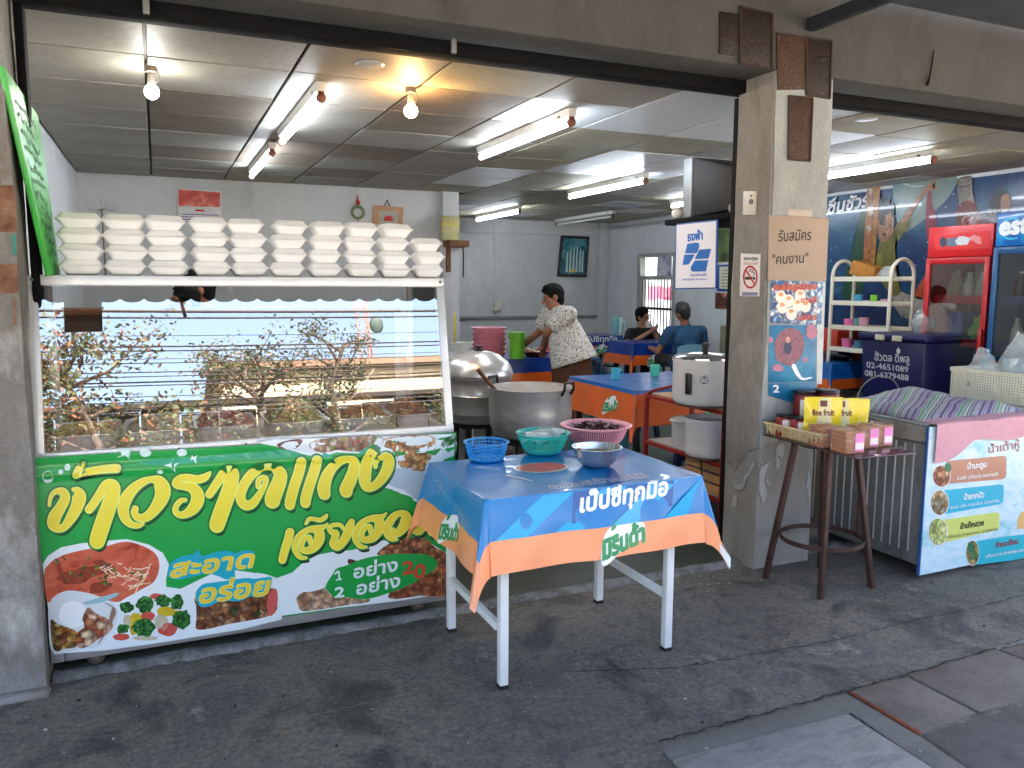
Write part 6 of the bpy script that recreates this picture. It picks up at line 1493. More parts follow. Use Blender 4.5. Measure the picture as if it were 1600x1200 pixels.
# light switch box on the jamb
jY = 2.838
def jflat(name, label, cat, px4, th, m):
    pts = [onX(x, y, jY) for x, y in px4]; t = thing(name, label, cat, sum(pts, V(0, 0, 0)) / 4); MB().prism(pts, (-th, 0, 0)).build(name + '_sheet', m, t, bevel=0.0015, smooth=30); return t
sw_ = jflat('switch_box', 'small white switch box with round dial on the column side', 'switch', [(1166, 299), (1183, 299), (1182, 336), (1165, 336)], 0.02, mat('ivory_plastic', (216, 210, 196), 0.4))
c = onX(1174, 315, jY - .021); MB().cyl(c, c - V(.006, 0, 0), 0.014, n=20).build('dial', mat('dial_grey', (110, 104, 96), 0.4), sw_)
c = onX(1174, 306, jY - .021); MB().cyl(c, c - V(.004, 0, 0), 0.006, n=12).build('screw', MATS['dial_grey'], sw_)
jf = planeX(jY - .004); jl = lambda k: V(-0.0006 - .0004 * k, 0, 0)
ns = jflat('no_smoking_sign', 'white no smoking notice with red ring on the column side', 'sign', [(1158, 396), (1189, 397), (1187, 463), (1156, 463)], 0.003, mat('notice_paper', (226, 220, 214), 0.6, var=0.03))
def ringpts(cx_, cy_, a, b_, n=28): return [(cx_ + a * math.cos(6.2832 * k / n), cy_ + b_ * math.sin(6.2832 * k / n)) for k in range(n)]
b = MB(); o1 = [jf(*p) + jl(1) for p in ringpts(1172.5, 433, 11.5, 18)]; i1 = [jf(*p) + jl(1) for p in ringpts(1172.5, 433, 9.2, 15)]; n = 28
b.add(o1 + i1, [(k, (k + 1) % n, n + (k + 1) % n, n + k) for k in range(n)]).build('red_ring', mat('sign_red', (190, 36, 40), 0.5), ns, smooth=0, fix=False)
print_poly('red_slash', [[(1164.5, 422), (1166, 420), (1180.5, 444), (1179, 446)]], jf, MATS['sign_red'], ns, jl(3), smooth=0)
print_poly('cigarette', [[(1164.5, 432.5), (1176, 432.5), (1176, 437), (1164.5, 437)], [(1177, 432.5), (1180, 432.5), (1180, 437), (1177, 437)]], jf, mat('sign_black', (30, 28, 28), 0.5), ns, jl(2), smooth=0)
print_brush('smoke', [[(1178, 430, 1.2), (1179, 427, 1.2), (1176, 425, 1.2), (1177, 421, 1.2)], [(1174, 425, 1.2), (1172, 423, 1.2), (1174, 420, 1.2)]], jf, MATS['sign_black'], ns, jl(2))
print_text('lettering', 'ขอบคุณ', jf, (1162.5, 406), (1184, 406), (0, -7), MATS['sign_black'], ns, jl(1), .02); print_text('lettering', 'ที่ไม่สูบบุหรี่', jf, (1162.5, 413.5), (1184, 413.5), (0, -5), MATS['sign_red'], ns, jl(1))
print_poly('footer_line', [[(1160, 457), (1184, 457), (1184, 459), (1160, 459)], [(1160, 460), (1184, 460), (1184, 461.5), (1160, 461.5)]], jf, mat('sign_blue', (60, 60, 150), 0.5), ns, jl(1), smooth=0)
yf = planeY(Yc - .006); yl = lambda k: V(0, -.0006 - .0004 * k, 0)
# cardboard notice
cb = flat('cardboard_notice', 'brown cardboard job notice with black Thai handwriting on the column', 'sign', [(1201, 336), (1294, 341), (1290, 439), (1199, 437)], 0.005, mat('cardboard', (170, 150, 132), 0.85, var=0.06, vs=4))
ink = mat('marker_ink', (34, 30, 34), 0.6)
print_text('handwriting', 'รับสมัคร', yf, (1216, 377), (1267, 375), (0, -23), ink, cb, yl(0), .008, None, .06)
print_text('handwriting', '"คนงาน"', yf, (1206, 413), (1262, 410), (0, -21), ink, cb, yl(0), .008, None, .06)
# taped white strip above
tp = flat('paper_strip', 'torn paper strip above the cardboard notice', 'paper', [(1231, 327), (1269, 328), (1268, 339), (1231, 337)], 0.001, mat('old_paper', (190, 176, 160), 0.8))
# egg cake poster
ep = flat('cake_poster', 'poster of round white cakes on a blue patterned plate, upper on the column', 'poster', [(1204, 438), (1286, 441), (1283, 507), (1203, 505)], 0.002, ramp_mat('poster_blue_pattern', [(0.2, (60, 110, 170)), (0.45, (200, 216, 226)), (0.6, (226, 232, 236)), (0.8, (90, 140, 190))], 'VORONOI', 45, 0.4, bump=0))
yg = planeY(Yc - .003)
print_poly('plate_picture', [ringpts(1240, 475, 33, 27)], yg, ramp_mat('plate_pattern', [(0.2, (30, 60, 120)), (0.5, (206, 216, 226)), (0.8, (50, 90, 150))], 'VORONOI', 70, 0.4, bump=0), ep, yl(0), smooth=0)
cake = mat('cake_white', (236, 224, 210), 0.5, var=0.05); for_c = [(1220, 464), (1232, 470), (1250, 462), (1246, 476), (1222, 480), (1236, 490), (1258, 478)]
for k, p in enumerate(for_c):
    print_poly('cake_picture', [ringpts(p[0], p[1], 8.5, 10, 16)], yg, cake, ep, yl(1 + k * .6), smooth=0); print_poly('cake_top', [ringpts(p[0], p[1] - 4, 4, 3.2, 12)], yg, mat('cake_top', (222, 150, 96), 0.5), ep, yl(1.3 + k * .6), smooth=0)
org = mat('poster_orange', (206, 84, 50), 0.5)
print_text('lettering', 'ขนมเปี๊ยะสูตรโบราณ', yg, (1208, 453), (1275, 452), (0, -14), org, ep, yl(6), .035); print_text('lettering', 'ชายสี่', yg, (1251, 473), (1275, 473), (0, -12), org, ep, yl(6), .03); print_text('lettering', 'แม่สาว', yg, (1247, 500), (1275, 500), (0, -13), org, ep, yl(6), .035)
# doughnut poster
dp = flat('doughnut_poster', 'bright blue poster of a pink ring doughnut, lower on the column', 'poster', [(1202, 508), (1276, 508), (1274, 596), (1200, 598)], 0.002, ramp_mat('poster_cyan', [(0.3, (14, 84, 126)), (0.5, (26, 116, 156)), (0.7, (54, 140, 170))], 'NOISE', 6, 0.4, bump=0))
dn_m = ramp_mat('doughnut_pink', [(0.25, (70, 26, 44)), (0.45, (150, 84, 104)), (0.55, (90, 40, 60)), (0.7, (190, 140, 152))], 'NOISE', 60, 0.4, bump=0)
print_poly('doughnut_picture', [wob(1233, 542, 23, 30, 20, .04, 3, .2)], yg, dn_m, dp, yl(0)); print_poly('doughnut_hole', [wob(1231, 543, 6, 12, 14, .1, 4)], yg, mat('hole_navy', (30, 40, 80), 0.5), dp, yl(1))
print_poly('doughnut_hole', [wob(1231, 531, 3.6, 5, 10, .05, 4)], yg, mat('hole_skin', (206, 150, 130), 0.5), dp, yl(2))
print_poly('printed_blob', [wob(1268, 518, 9, 11, 12, .1, 5), wob(1215, 575, 8, 6, 12, .2, 6), wob(1258, 562, 4, 4, 10, .1, 7), wob(1204, 531, 4, 5, 10, .1, 7)], yg, mat('blob_pink', (176, 110, 134), 0.5, var=.2, vs=40), dp, yl(1)); print_brush('milk_swirl', [[(1240, 572, 7), (1246, 584, 6), (1254, 592, 4), (1268, 590, 2)]], yg, mat('milk_white', (226, 220, 226), 0.4), dp, yl(1))
lp = flat('blue_poster', 'lowest blue poster strip half hidden behind the jars', 'poster', [(1200, 599), (1274, 597), (1273, 640), (1200, 618)], 0.002, MATS['poster_cyan'])
print_text('lettering', '2', yg, (1208, 613), (1217, 613), (0, -16), wt, lp, yl(1), .03)
# white painted strip of the column beside the posters
MB().prism([onY(x, y, Yc + .001) for x, y in [(1277, 440), (1290, 440), (1284, 600), (1276, 600)]], (0, -.001, 0)).build('paint_patch', mat('old_white_paint', (196, 200, 198), 0.7, var=.15, vs=14), house)
# black stain stick on the right lintel
stk = thing('hanging_wire', 'short black wire hanging on the right lintel', 'wire', onY(1455, 100, 3.21)); MB().tube([onY(1459, 78, 3.212), onY(1457, 95, 3.21), onY(1453, 118, 3.21), onY(1449, 133, 3.208)], [.003, .004, .004, .008], 6).build('wire_strand', dark_m, stk)
# remnants of posters on the left pillar
PY = 3.2275
def pil(label, px4, m): return flat('poster_remnant', label, 'poster remnant', px4, 0.002, m, PY, 0.0, 'old poster remnants on the left pillar')
rem = ramp_mat('brown_remnant', [(0.3, (76, 48, 32)), (0.5, (118, 82, 60)), (0.7, (140, 112, 90))], 'NOISE', 14, 0.8)
pil('brown stained poster remnant highest on the left pillar', [(-60, 290), (22, 290), (27, 362), (-60, 364)], rem)
pil('square brown poster remnant in the middle of the left pillar', [(-60, 412), (27, 413), (28, 458), (-60, 460)], rem)
pil('small teal scrap of poster on the left pillar edge', [(18, 367), (25, 366), (26, 398), (20, 399)], mat('teal_scrap', (52, 120, 104), 0.7, var=.2))
pil('thin rusty strip low on the left pillar', [(20, 466), (24, 465), (26, 508), (22, 510)], rem)
# ================================================================= hall: pots, tables, stools
def mpp(P): return float(np.dot(RM[:, 2], np.array(P) - np.array([0, 0, H]))) / F      # metres per photo pixel at a point
pot_m = ramp_mat('beaten_aluminium', [(0.3, (206, 206, 204)), (0.5, (226, 226, 224)), (0.7, (236, 236, 236))], 'NOISE', 9, 0.28, 8, (1, 1, 3), 0.12, 0.002, metal=0.65)
blk = mat('black_handle', (24, 20, 20), 0.4)
wood = ramp_mat('brown_wood', [(0.3, (84, 50, 30)), (0.5, (120, 76, 46)), (0.7, (98, 60, 36))], 'NOISE', 6, 0.6, 6, (1, 8, 1), 0.15)
dkw = ramp_mat('dark_wood', [(0.3, (40, 28, 24)), (0.5, (66, 46, 38)), (0.7, (50, 36, 30))], 'NOISE', 6, 0.6, 6, (1, 8, 1), 0.15)
# big open stock pot
Y2 = 4.4; c2 = onY(829, 604, Y2); s = mpp(c2); r2 = 66 * s; h2 = 84 * s * 0.93; z2 = c2.z - h2
pot2 = thing('stock_pot', 'wide open aluminium stock pot with black handles behind the table', 'pot', (c2.x, Y2, z2))
cb2 = V(c2.x, Y2, z2)
MB().lathe(cb2, [(0, 0), (r2 * .72, 0), (r2 * .86, .02), (r2 * .965, h2 * .25), (r2 * .99, h2 * .55), (r2 * .985, h2 * .8), (r2 * 1.0, h2 * .83), (r2 * 1.0, h2 * .97), (r2 * 1.015, h2), (r2 * .98, h2), (r2 * .965, h2 * .8), (r2 * .95, h2 * .3), (r2 * .8, .02), (0, .012)], 64).build('pot_body', pot_m, pot2, smooth=50)
MB().lathe(cb2, [(0, h2 * .7), (r2 * .96, h2 * .7)], 40).build('broth', mat('pale_broth', (196, 180, 150), 0.15, var=.1), pot2)
def loop(cen, ang, w_, hh, out):
    d = V(math.cos(ang), math.sin(ang), 0); t = V(-d.y, d.x, 0)
    return [cen + d * (r2 * 1.0) - t * w_ + V(0, 0, h2 * .9), cen + d * (r2 + out) - t * w_ + V(0, 0, h2 * .9 + hh * .5), cen + d * (r2 + out) - t * w_ * .9 + V(0, 0, h2 * .9 + hh), cen + d * (r2 + out) + t * w_ * .9 + V(0, 0, h2 * .9 + hh), cen + d * (r2 + out) + t * w_ + V(0, 0, h2 * .9 + hh * .5), cen + d * r2 + t * w_ + V(0, 0, h2 * .9)]
for a in (-1.05, 2.15): MB().tube(loop(cb2, a, .05, .075, .02), .009, 8).build('handle', blk, pot2)
ld = thing('ladle', 'wooden ladle handle leaning out of the stock pot', 'ladle', cb2 + V(0, 0, h2 * .7)); MB().tube([onY(746, 577, Y2 + .05), onY(764, 598, Y2 + .02), onY(800, 640, Y2)], [.013, .012, .01], 8).build('ladle_handle', wood, ld)
# steamer pot
Y1 = 5.0; c1 = onY(748, 585, Y1); s = mpp(c1); r1 = 53 * s; cb1 = V(c1.x, Y1, c1.z - 72 * s); h1 = 72 * s
pot1 = thing('steamer_pot', 'tiered aluminium steamer with domed lid beside the cart', 'pot', cb1)
MB().lathe(cb1, [(0, 0), (r1 * .84, 0), (r1 * .9, .02), (r1 * .92, h1 * .16), (r1 * .97, h1 * .2), (r1 * .97, h1 * .56), (r1 * 1.0, h1 * .59), (r1 * .97, h1 * .62), (r1 * .97, h1 * .9), (r1 * 1.01, h1 * .94), (r1 * 1.01, h1 * .99), (0, h1)], 56).build('pot_body', pot_m, pot1, smooth=40)
MB().lathe(cb1 + V(0, 0, h1 + .001), [(r1 * 1.02, 0), (r1 * 1.02, .012), (r1 * .96, .05), (r1 * .86, .09), (r1 * .66, .125), (r1 * .6, .135), (r1 * .5, .142), (r1 * .44, .15), (r1 * .25, .158), (0, .16)], 56).build('lid', pot_m, pot1, smooth=50)
MB().lathe(cb1 + V(0, 0, h1 + .161), [(.035, 0), (.03, .008), (.012, .012), (.012, .02), (.03, .025), (.03, .034), (0, .036)], 20).build('lid_knob', blk, pot1, smooth=50)
kc = thing('backdrop_cabinet', 'dark wooden cabinet added behind the food cart as a dark backdrop for its glass', 'cabinet', (.45, 5.0, .014))  # added cabinet: dark background behind the cart glass, covers the customers' bodies
MB().box(-.5, 1.35, 4.86, 5.24, .06, 1.33).build('cabinet_body', dkw, kc, bevel=.006); MB().box(-.53, 1.38, 4.83, 5.26, 1.331, 1.36).build('cabinet_top', wood, kc, bevel=.004)
for k in range(4): MB().box(-.48 + .46 * k, -.04 + .46 * k, 4.845, 4.859, .1, 1.3).build('cabinet_door', dkw, kc, bevel=.004)
# stands under the pots
for nm, cc_, rr2, lab in (('gas_burner', cb2, r2, 'dark iron burner stand under the stock pot'), ('gas_burner', cb1, r1, 'dark iron burner stand under the steamer')):
    t = thing(nm, lab, 'burner', (cc_.x, cc_.y, 0.014)); z = cc_.z
    MB().lathe((cc_.x, cc_.y, z), [(rr2 * .5, -.03), (rr2 * .8, -.03), (rr2 * .8, -.003), (rr2 * .5, -.003), (rr2 * .5, -.03)], 32).build('burner_ring', mat('sooty_iron', (38, 30, 28), 0.7, 0.4, var=.3), t)
    for k in range(4):
        a = math.pi / 4 + k * math.pi / 2; d = V(math.cos(a), math.sin(a), 0) * rr2 * .74
        MB().bar((cc_.x + d.x * 1.1, cc_.y + d.y * 1.1, .014), (cc_.x + d.x, cc_.y + d.y, z - .03), .035, .035).build('leg', MATS['sooty_iron'], t)
    MB().lathe((cc_.x, cc_.y, z * .45), [(0, 0), (.1, 0), (.12, .04), (.05, .08), (0, .08)], 20).build('burner_head', MATS['sooty_iron'], t)
bx = thing('wooden_bench', 'low dark wooden bench in front of the burner stands', 'bench', (2.0, 4.1, .014))
q0, q1 = onY(742, 668, 4.05), onY(800, 688, 4.05)
q0.z -= .1
MB().box(q0.x, q1.x - .02, 3.98, 4.14, q0.z - .06, q0.z - .02).build('bench_seat', dkw, bx, bevel=.004)
for x in (q0.x + .03, q1.x - .08): MB().box(x, x + .035, 4.0, 4.12, .014, q0.z - .061).build('leg', dkw, bx)
# tables with cloths in the hall
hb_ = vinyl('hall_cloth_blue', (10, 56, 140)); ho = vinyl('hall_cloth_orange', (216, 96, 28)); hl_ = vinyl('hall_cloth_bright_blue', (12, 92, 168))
dleg = mat('dark_leg', (34, 30, 34), 0.5)
def hall_table(lab, clab, x0, x1, y0, y1, z, band, top=None, logos=(), drop=.27, seed=1):
    t = draped_table('dining_table', lab, '', x0, x1, y0, y1, z, legs=[(x0 + .06, y0 + .06), (x1 - .06, y0 + .06), (x0 + .06, y1 - .06), (x1 - .06, y1 - .06)], leg_m=dleg, group='cloth covered tables in the hall', zf=.014, leg_w=.04)
    c = thing('tablecloth', clab, 'tablecloth', ((x0 + x1) / 2, (y0 + y1) / 2, z), 'blue and orange cloths in the hall')
    C = Cloth(x0, x1, y0, y1, z, drop, .06, .006, seed); cloth_mesh(C, [top or hb_, ho], c, band, na=26, nb=24)
    fn = ab(C); w, d = x1 - x0, y1 - y0
    for kind, pos, sc in logos:
        if kind == 'f': soft_logo(pos * w, -drop + band * .48, sc, fn, c, (0, -1, .2), k0=.002)
        else: soft_logo(-drop + band * .5, pos * d, sc, fn, c, (-1, 0, .2), ux=(0, -1), uy=(1, 0), k0=.002)
    return C, c
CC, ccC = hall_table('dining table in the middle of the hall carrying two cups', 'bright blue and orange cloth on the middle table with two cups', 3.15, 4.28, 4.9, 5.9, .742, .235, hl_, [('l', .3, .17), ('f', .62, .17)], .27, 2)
fnC = ab(CC)
for k in range(3):
    st = [[(0.35 + .2 * m_ + .02 * k, .3 + .16 * k + .03 * math.sin(m_ * 2 + k), .012) for m_ in range(4)]]
    print_brush('printed_scrawl', st, fnC, VW, ccC, V(0, 0, .002), cap=False)
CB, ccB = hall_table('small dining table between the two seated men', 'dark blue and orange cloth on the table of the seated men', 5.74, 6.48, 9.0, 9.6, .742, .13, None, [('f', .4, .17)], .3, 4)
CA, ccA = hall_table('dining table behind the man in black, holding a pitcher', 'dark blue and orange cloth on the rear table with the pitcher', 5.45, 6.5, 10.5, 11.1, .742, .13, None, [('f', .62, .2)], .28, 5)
print_text('lettering', 'เป๊ปซี่ทุกมื้อ', ab(CA), (.38, -.09), (.95, -.09), (0, .11), VW, ccA, V(0, -1, .2) * .003, .03)
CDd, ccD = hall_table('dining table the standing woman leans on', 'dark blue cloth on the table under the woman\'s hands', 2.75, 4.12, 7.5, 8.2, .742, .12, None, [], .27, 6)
CE, ccE = hall_table('dining table in the right bay beside the white shelf', 'wrinkled blue cloth on the table beside the white shelf', 6.12, 6.98, 5.95, 6.98, .735, .10, hl_, [], .26, 7)
# stools
stm = [mat('teal_stool', (22, 104, 118), 0.4, var=.08), mat('navy_stool', (24, 40, 72), 0.4, var=.08), mat('blue_stool', (50, 120, 160), .4, var=.08)]
def stool(x, y, m, lab, h=.45):
    t = thing('plastic_stool', lab, 'stool', (x, y, .014), 'plastic stools in the hall'); a, b_ = .13, .17; c = V(x, y, .014)
    MB().box(x - a - .012, x + a + .012, y - a - .012, y + a + .012, h - .03, h).build('seat', m, t, bevel=.012)
    for sx in (-1, 1):
        for sy in (-1, 1):
            p0, p1 = c + V(sx * b_, sy * b_, 0), V(x + sx * a, y + sy * a, h - .031)
            MB().hexa([p0 + V(-.022, -.022, 0), p0 + V(.022, -.022, 0), p0 + V(.022, .022, 0), p0 + V(-.022, .022, 0), p1 + V(-.03, -.03, 0), p1 + V(.03, -.03, 0), p1 + V(.03, .03, 0), p1 + V(-.03, .03, 0)]).build('leg', m, t, bevel=.004)
    for sy in (-1, 1): MB().box(x - .14, x + .14, y + sy * .148 - .006, y + sy * .148 + .006, .22, .26).build('brace', m, t)
for x, y, k, lab in ((3.75, 6.2, 0, 'teal plastic stool behind the middle table'), (3.05, 5.25, 0, 'teal plastic stool at the left side of the middle table'), (3.6, 4.62, 1, 'navy plastic stool in front of the middle table'), (4.05, 4.7, 0, 'teal plastic stool right of the navy one by the red rack'),
                     (5.5, 9.9, 1, 'dark plastic stool left of the seated men'), (5.75, 10.2, 2, 'blue plastic stool under the rear table edge'), (6.2, 9.8, 1, 'plastic stool under the man in black'), (6.42, 8.62, 1, 'plastic stool under the man in blue'), (4.3, 6.7, 1, 'dark plastic stool right of the standing woman')):
    stool(x, y, stm[k], lab)
# light blue plastic chair
ch_m = mat('pale_blue_chair', (120, 176, 206), 0.4, var=.06); q = onY(1046, 585, 7.4)
ct = thing('plastic_chair', 'pale blue plastic chair standing behind the rice cooker', 'chair', (q.x + .1, 7.4, .014)); x, y = q.x + .12, 7.4
MB().box(x - .2, x + .2, y - .2, y + .2, .42, .45).build('seat', ch_m, ct, bevel=.01)
MB().grid(lambda u, v: V(x - .2 + .4 * u, y - .2 - .05 * v - .03 * (1 - (2 * u - 1) ** 2), .45 + .42 * v - .03 * (2 * u - 1) ** 4), 12, 10).grid(lambda u, v: V(x - .2 + .4 * u, y - .215 - .05 * v - .03 * (1 - (2 * u - 1) ** 2), .45 + .42 * v - .03 * (2 * u - 1) ** 4), 12, 10).build('backrest', ch_m, ct)
for sx in (-1, 1):
    for sy in (-1, 1): MB().bar((x + sx * .21, y + sy * .21, .014), (x + sx * .18, y + sy * .18, .419), .035, .035).build('leg', ch_m, ct)
# cups, pitcher, plates
def cup(px_, py_, z, c, lab, r_=.036, h=.085, handle=True, cat='cup'):
    q = onZ(px_, py_, z); m = mat('cup_%d_%d_%d' % c, c, .35, var=.04); t = thing('cup', lab, cat, (q.x, q.y, z)); q = V(q.x, q.y, z)
    MB().lathe(q, [(0, 0), (r_ * .86, 0), (r_ * .9, .004), (r_, h), (r_ * .94, h), (r_ * .84, .006), (0, .006)], 28).build('cup_body', m, t, smooth=50)
    if handle: MB().tube([q + V(r_ * .95, 0, h * .8), q + V(r_ + .024, 0, h * .75), q + V(r_ + .026, 0, h * .35), q + V(r_ * .9, 0, h * .22)], .005, 6).build('handle', m, t)
cup(962, 592, .745, (86, 190, 206), 'sky blue cup on the middle table', .04, .09); cup(1023, 588, .745, (96, 206, 170), 'mint green cup at the right of the middle table', .04, .1)
q = onY(963, 525, 10.75); pt = thing('pitcher', 'clear teal water pitcher on the rear table', 'pitcher', (q.x, 10.75, .745)); q = V(q.x, 10.75, .745)
pit = mat('pitcher_plastic', (150, 206, 214), .2, var=.04, alpha=.8); MB().lathe(q, [(0, 0), (.07, 0), (.085, .24), (.075, .24), (.06, .01), (0, .01)], 28).build('pitcher_body', pit, pt); MB().tube([q + V(.08, 0, .22), q + V(.14, 0, .2), q + V(.135, 0, .08), q + V(.075, 0, .05)], .012, 8).build('handle', pit, pt); MB().lathe(q, [(.087, .24), (.087, .262), (0, .27)], 24).build('lid', mat('pitcher_lid', (130, 206, 196), .4), pt)
q = onZ(808, 560, .745); s = mpp(q); gt = thing('green_tumbler', 'tall lime green plastic container on the table left of the woman', 'container', q)
gm = mat('lime_plastic', (110, 190, 50), .35, var=.05); MB().lathe(q, [(0, 0), (11.5 * s, 0), (11.5 * s, 30 * s), (13 * s, 31 * s), (13 * s, 41 * s), (0, 42 * s)], 32).build('container_body', gm, gt, smooth=40); MB().lathe(q, [(13.2 * s, 30 * s), (13.4 * s, 33 * s), (13.2 * s, 35 * s)], 32).build('lid_rim', gm, gt)
q = onZ(764, 559, .745); s = mpp(q); ppm = mat('pink_bowl', (226, 150, 166), .4, var=.04)
for k in range(6):
    b = MB().lathe((q.x, q.y, .745 + k * 7.6 * s), [(0, 0), (22 * s, 0), (27 * s, 9 * s), (28.5 * s, 9.3 * s), (26 * s, 8.6 * s), (21 * s, 1.2 * s), (0, 1.2 * s)], 36).build('pink_bowl', ppm); tag(b, 'pink plastic bowl, %s from the bottom of the pile behind the steamer' % ORD[k], 'bowl', 'pile of pink bowls')
q = onZ(862 - 25, 556, .745); rd = thing('red_plate', 'red plate of peeled vegetables beside the woman\'s hand', 'plate', q); MB().lathe(q, [(0, 0), (.1, 0), (.16, .05), (.165, .052), (.1, .008), (0, .008)], 32).build('plate_dish', mat('red_dish', (196, 60, 34), .4), rd)
b = MB(); r = random.Random(3)
for k in range(16): b.ball(q + V(r.uniform(-.1, .1), r.uniform(-.1, .1), .03 + r.uniform(0, .04)), (r.uniform(.02, .035), r.uniform(.015, .03), .015), 8, 6)
o = b.build('vegetables', mat('pale_veg', (206, 190, 176), .6, var=.15, vs=20), rd); o['kind'] = 'stuff'
q = onY(711, 513, 6.6); yt = thing('yellow_tray', 'round yellow tray standing on edge behind the cart', 'tray', q); b = MB(); s = mpp(q); M_ = Matrix.Rotation(R_(70), 3, 'Z')
b.lathe((0, 0, 0), [(0, 0), (22 * s, 0), (23 * s, .012), (24 * s, .012), (23 * s, -.004), (0, -.006)], 40); b.v = [tuple(q + M_ @ V(v[0] * .9, v[2], v[1])) for v in b.v]; b.build('tray_disc', mat('yellow_plastic', (196, 176, 40), .4, var=.08), yt, smooth=50)
kt = thing('kitchen_shelf', 'steel kitchen shelf with bowls behind the cart end', 'shelf', (2.15, 6.5, .014)); q = onY(722, 553, 6.5)
MB().box(q.x - .5, q.x + .2, 6.3, 6.75, q.z - .03, q.z).build('shelf_board', tray_m, kt, bevel=.003)
for x in (q.x - .47, q.x + .17):
    for y in (6.33, 6.72): MB().box(x - .015, x + .015, y - .015, y + .015, .014, q.z - .031).build('leg', tray_m, kt)
q2 = onZ(722, 551, q.z + .001); MB().lathe(q2, [(0, 0), (.05, 0), (.095, .09), (.1, .09), (.05, .006), (0, .006)], 28).build('white_bowl', mat('white_ceramic', (216, 218, 216), .3)); tag(bpy.data.objects['white_bowl'], 'white bowl on the steel shelf beside the steamer', 'bowl')

# ================================================================= red rack with rice cookers
red = ramp_mat('red_paint', [(0.3, (110, 26, 20)), (0.5, (150, 38, 30)), (0.7, (124, 34, 26))], 'NOISE', 12, .5, bump=.1)
RX0, RX1, RY0, RY1, RZ = 3.075, 3.46, 3.79, 4.63, .765
rk = thing('red_rack', 'red steel rack of shelves just inside behind the column', 'rack', ((RX0 + RX1) / 2, 4.2, .014))
z1_ = onX(1128, 728, RX0).z
for x in (RX0, RX1):
    for y in (RY0, RY1): MB().box(x - .014, x + .014, y - .014, y + .014, .014, RZ + (.0)).build('post', red, rk, bevel=.002)
for z in (RZ - .02, z1_, .2):
    for x in (RX0, RX1): MB().box(x - .012, x + .012, RY0 + .0145, RY1 - .0145, z - .012, z + .012).build('rail', red, rk, bevel=.002)
    for y in (RY0, RY1): MB().box(RX0 + .0145, RX1 - .0145, y - .012, y + .012, z - .012, z + .012).build('rail', red, rk, bevel=.002)
    MB().box(RX0 + .013, RX1 - .013, RY0 + .013, RY1 - .013, z + .0125, z + .018).build('shelf_board', mat('shelf_tan', (176, 136, 84), .6, var=.12) if z > .5 else mat('shelf_grey', (170, 166, 160), .5, var=.1), rk)
MB().tube([(RX0, RY1 - .02, RZ), (RX0, RY1 - .1, RZ + .03), (RX0 - .005, RY1 - .42, RZ + .11)], .011, 8).build('handle_bar', red, rk)
for k in range(4):
    y = RY0 + .3 + .12 * k; MB().tube([(RX1, y, z1_ + .02), (RX1, y + .03, z1_ + .12), (RX1, y - .02, z1_ + .2), (RX1, y, RZ - .03)], .003, 5).build('back_wire', red, rk)
cw = mat('cooker_white', (222, 220, 216), .3, var=.04); chrome = mat('lid_chrome', (196, 198, 200), .12, .95, var=.03)
def cooker(c, r_, h, lab, lid=True, side=1, sticker=False):
    c = Vector(c); t = thing('rice_cooker', lab, 'rice cooker', c)
    MB().lathe(c, [(0, .012), (r_ * .9, .012), (r_ * .96, .02), (r_, .05), (r_, h * .93), (r_ * 1.02, h * .95), (r_ * 1.02, h), (r_ * .97, h), (r_ * .96, h * .9), (0, h * .88)], 48).build('cooker_body', cw, t, smooth=45)
    MB().lathe(c, [(0, 0), (r_ * .92, 0), (r_ * .92, .0115), (0, .0115)], 40).build('base_ring', mat('cooker_base', (90, 60, 50), .5), t)
    if lid:
        MB().lathe(c + V(0, 0, h + .0005), [(r_ * 1.0, 0), (r_ * 1.0, .008), (r_ * .92, .016), (r_ * .6, .032), (r_ * .2, .04), (0, .041)], 48).build('lid', chrome, t, smooth=50)
        MB().lathe(c + V(0, 0, h + .041), [(.022, 0), (.022, .006), (.016, .008), (.02, .02), (.024, .05), (.02, .055), (0, .056)], 20).build('lid_knob', blk, t, smooth=45)
    for a in (3.6, 3.6 - math.pi, ):
        d = V(math.cos(a), math.sin(a), 0); t_ = V(-d.y, d.x, 0); p = c + d * (r_ + .012)
        if a > 3 and lid: MB().hexa([p - t_ * .016 - d * .014 + V(0, 0, h * .28), p + t_ * .016 - d * .014 + V(0, 0, h * .28), p + t_ * .016 + d * .02 + V(0, 0, h * .3), p - t_ * .016 + d * .02 + V(0, 0, h * .3), p - t_ * .016 - d * .014 + V(0, 0, h * .72), p + t_ * .016 - d * .014 + V(0, 0, h * .72), p + t_ * .016 + d * .02 + V(0, 0, h * .74), p - t_ * .016 + d * .02 + V(0, 0, h * .74)]).build('side_handle', blk, t, bevel=.006)
    a = -1.2; d = V(math.cos(a), math.sin(a), 0); p = c + d * (r_ + .006) + V(0, 0, h * .75); MB().ball(p, (.035, .02, .022), 14, 10).build('side_knob', blk, t)
    if sticker:
        a = 4.05; d = V(math.cos(a), math.sin(a), 0); t_ = V(-d.y, d.x, 0)
        def stk_(rr2, k): return [V(c.x + (r_ + .001 + .0005 * k) * math.cos(a + q), c.y + (r_ + .001 + .0005 * k) * math.sin(a + q), c.z + h * .6 + w) for q, w in [(rr2 / r_ * math.cos(x), rr2 * math.sin(x)) for x in [6.283 * j / 24 for j in range(24)]]]
        for rr2, k, m in ((.034, 0, mat('sticker_silver', (150, 150, 156), .3, .4)), (.024, 1, mat('sticker_dark', (60, 46, 56), .4))): MB().add(stk_(rr2, k), [tuple(range(24))]).build('sticker', m, t, smooth=0, fix=False)
        print_text('sticker_number', '50', lambda u, v: V(c.x + (r_ + .0035) * math.cos(a + u), c.y + (r_ + .0035) * math.sin(a + u), c.z + h * .6 + v), (-.09, -.012), (.09, -.012), (0, .036), VW, t, d * .0003, .03)
    return t
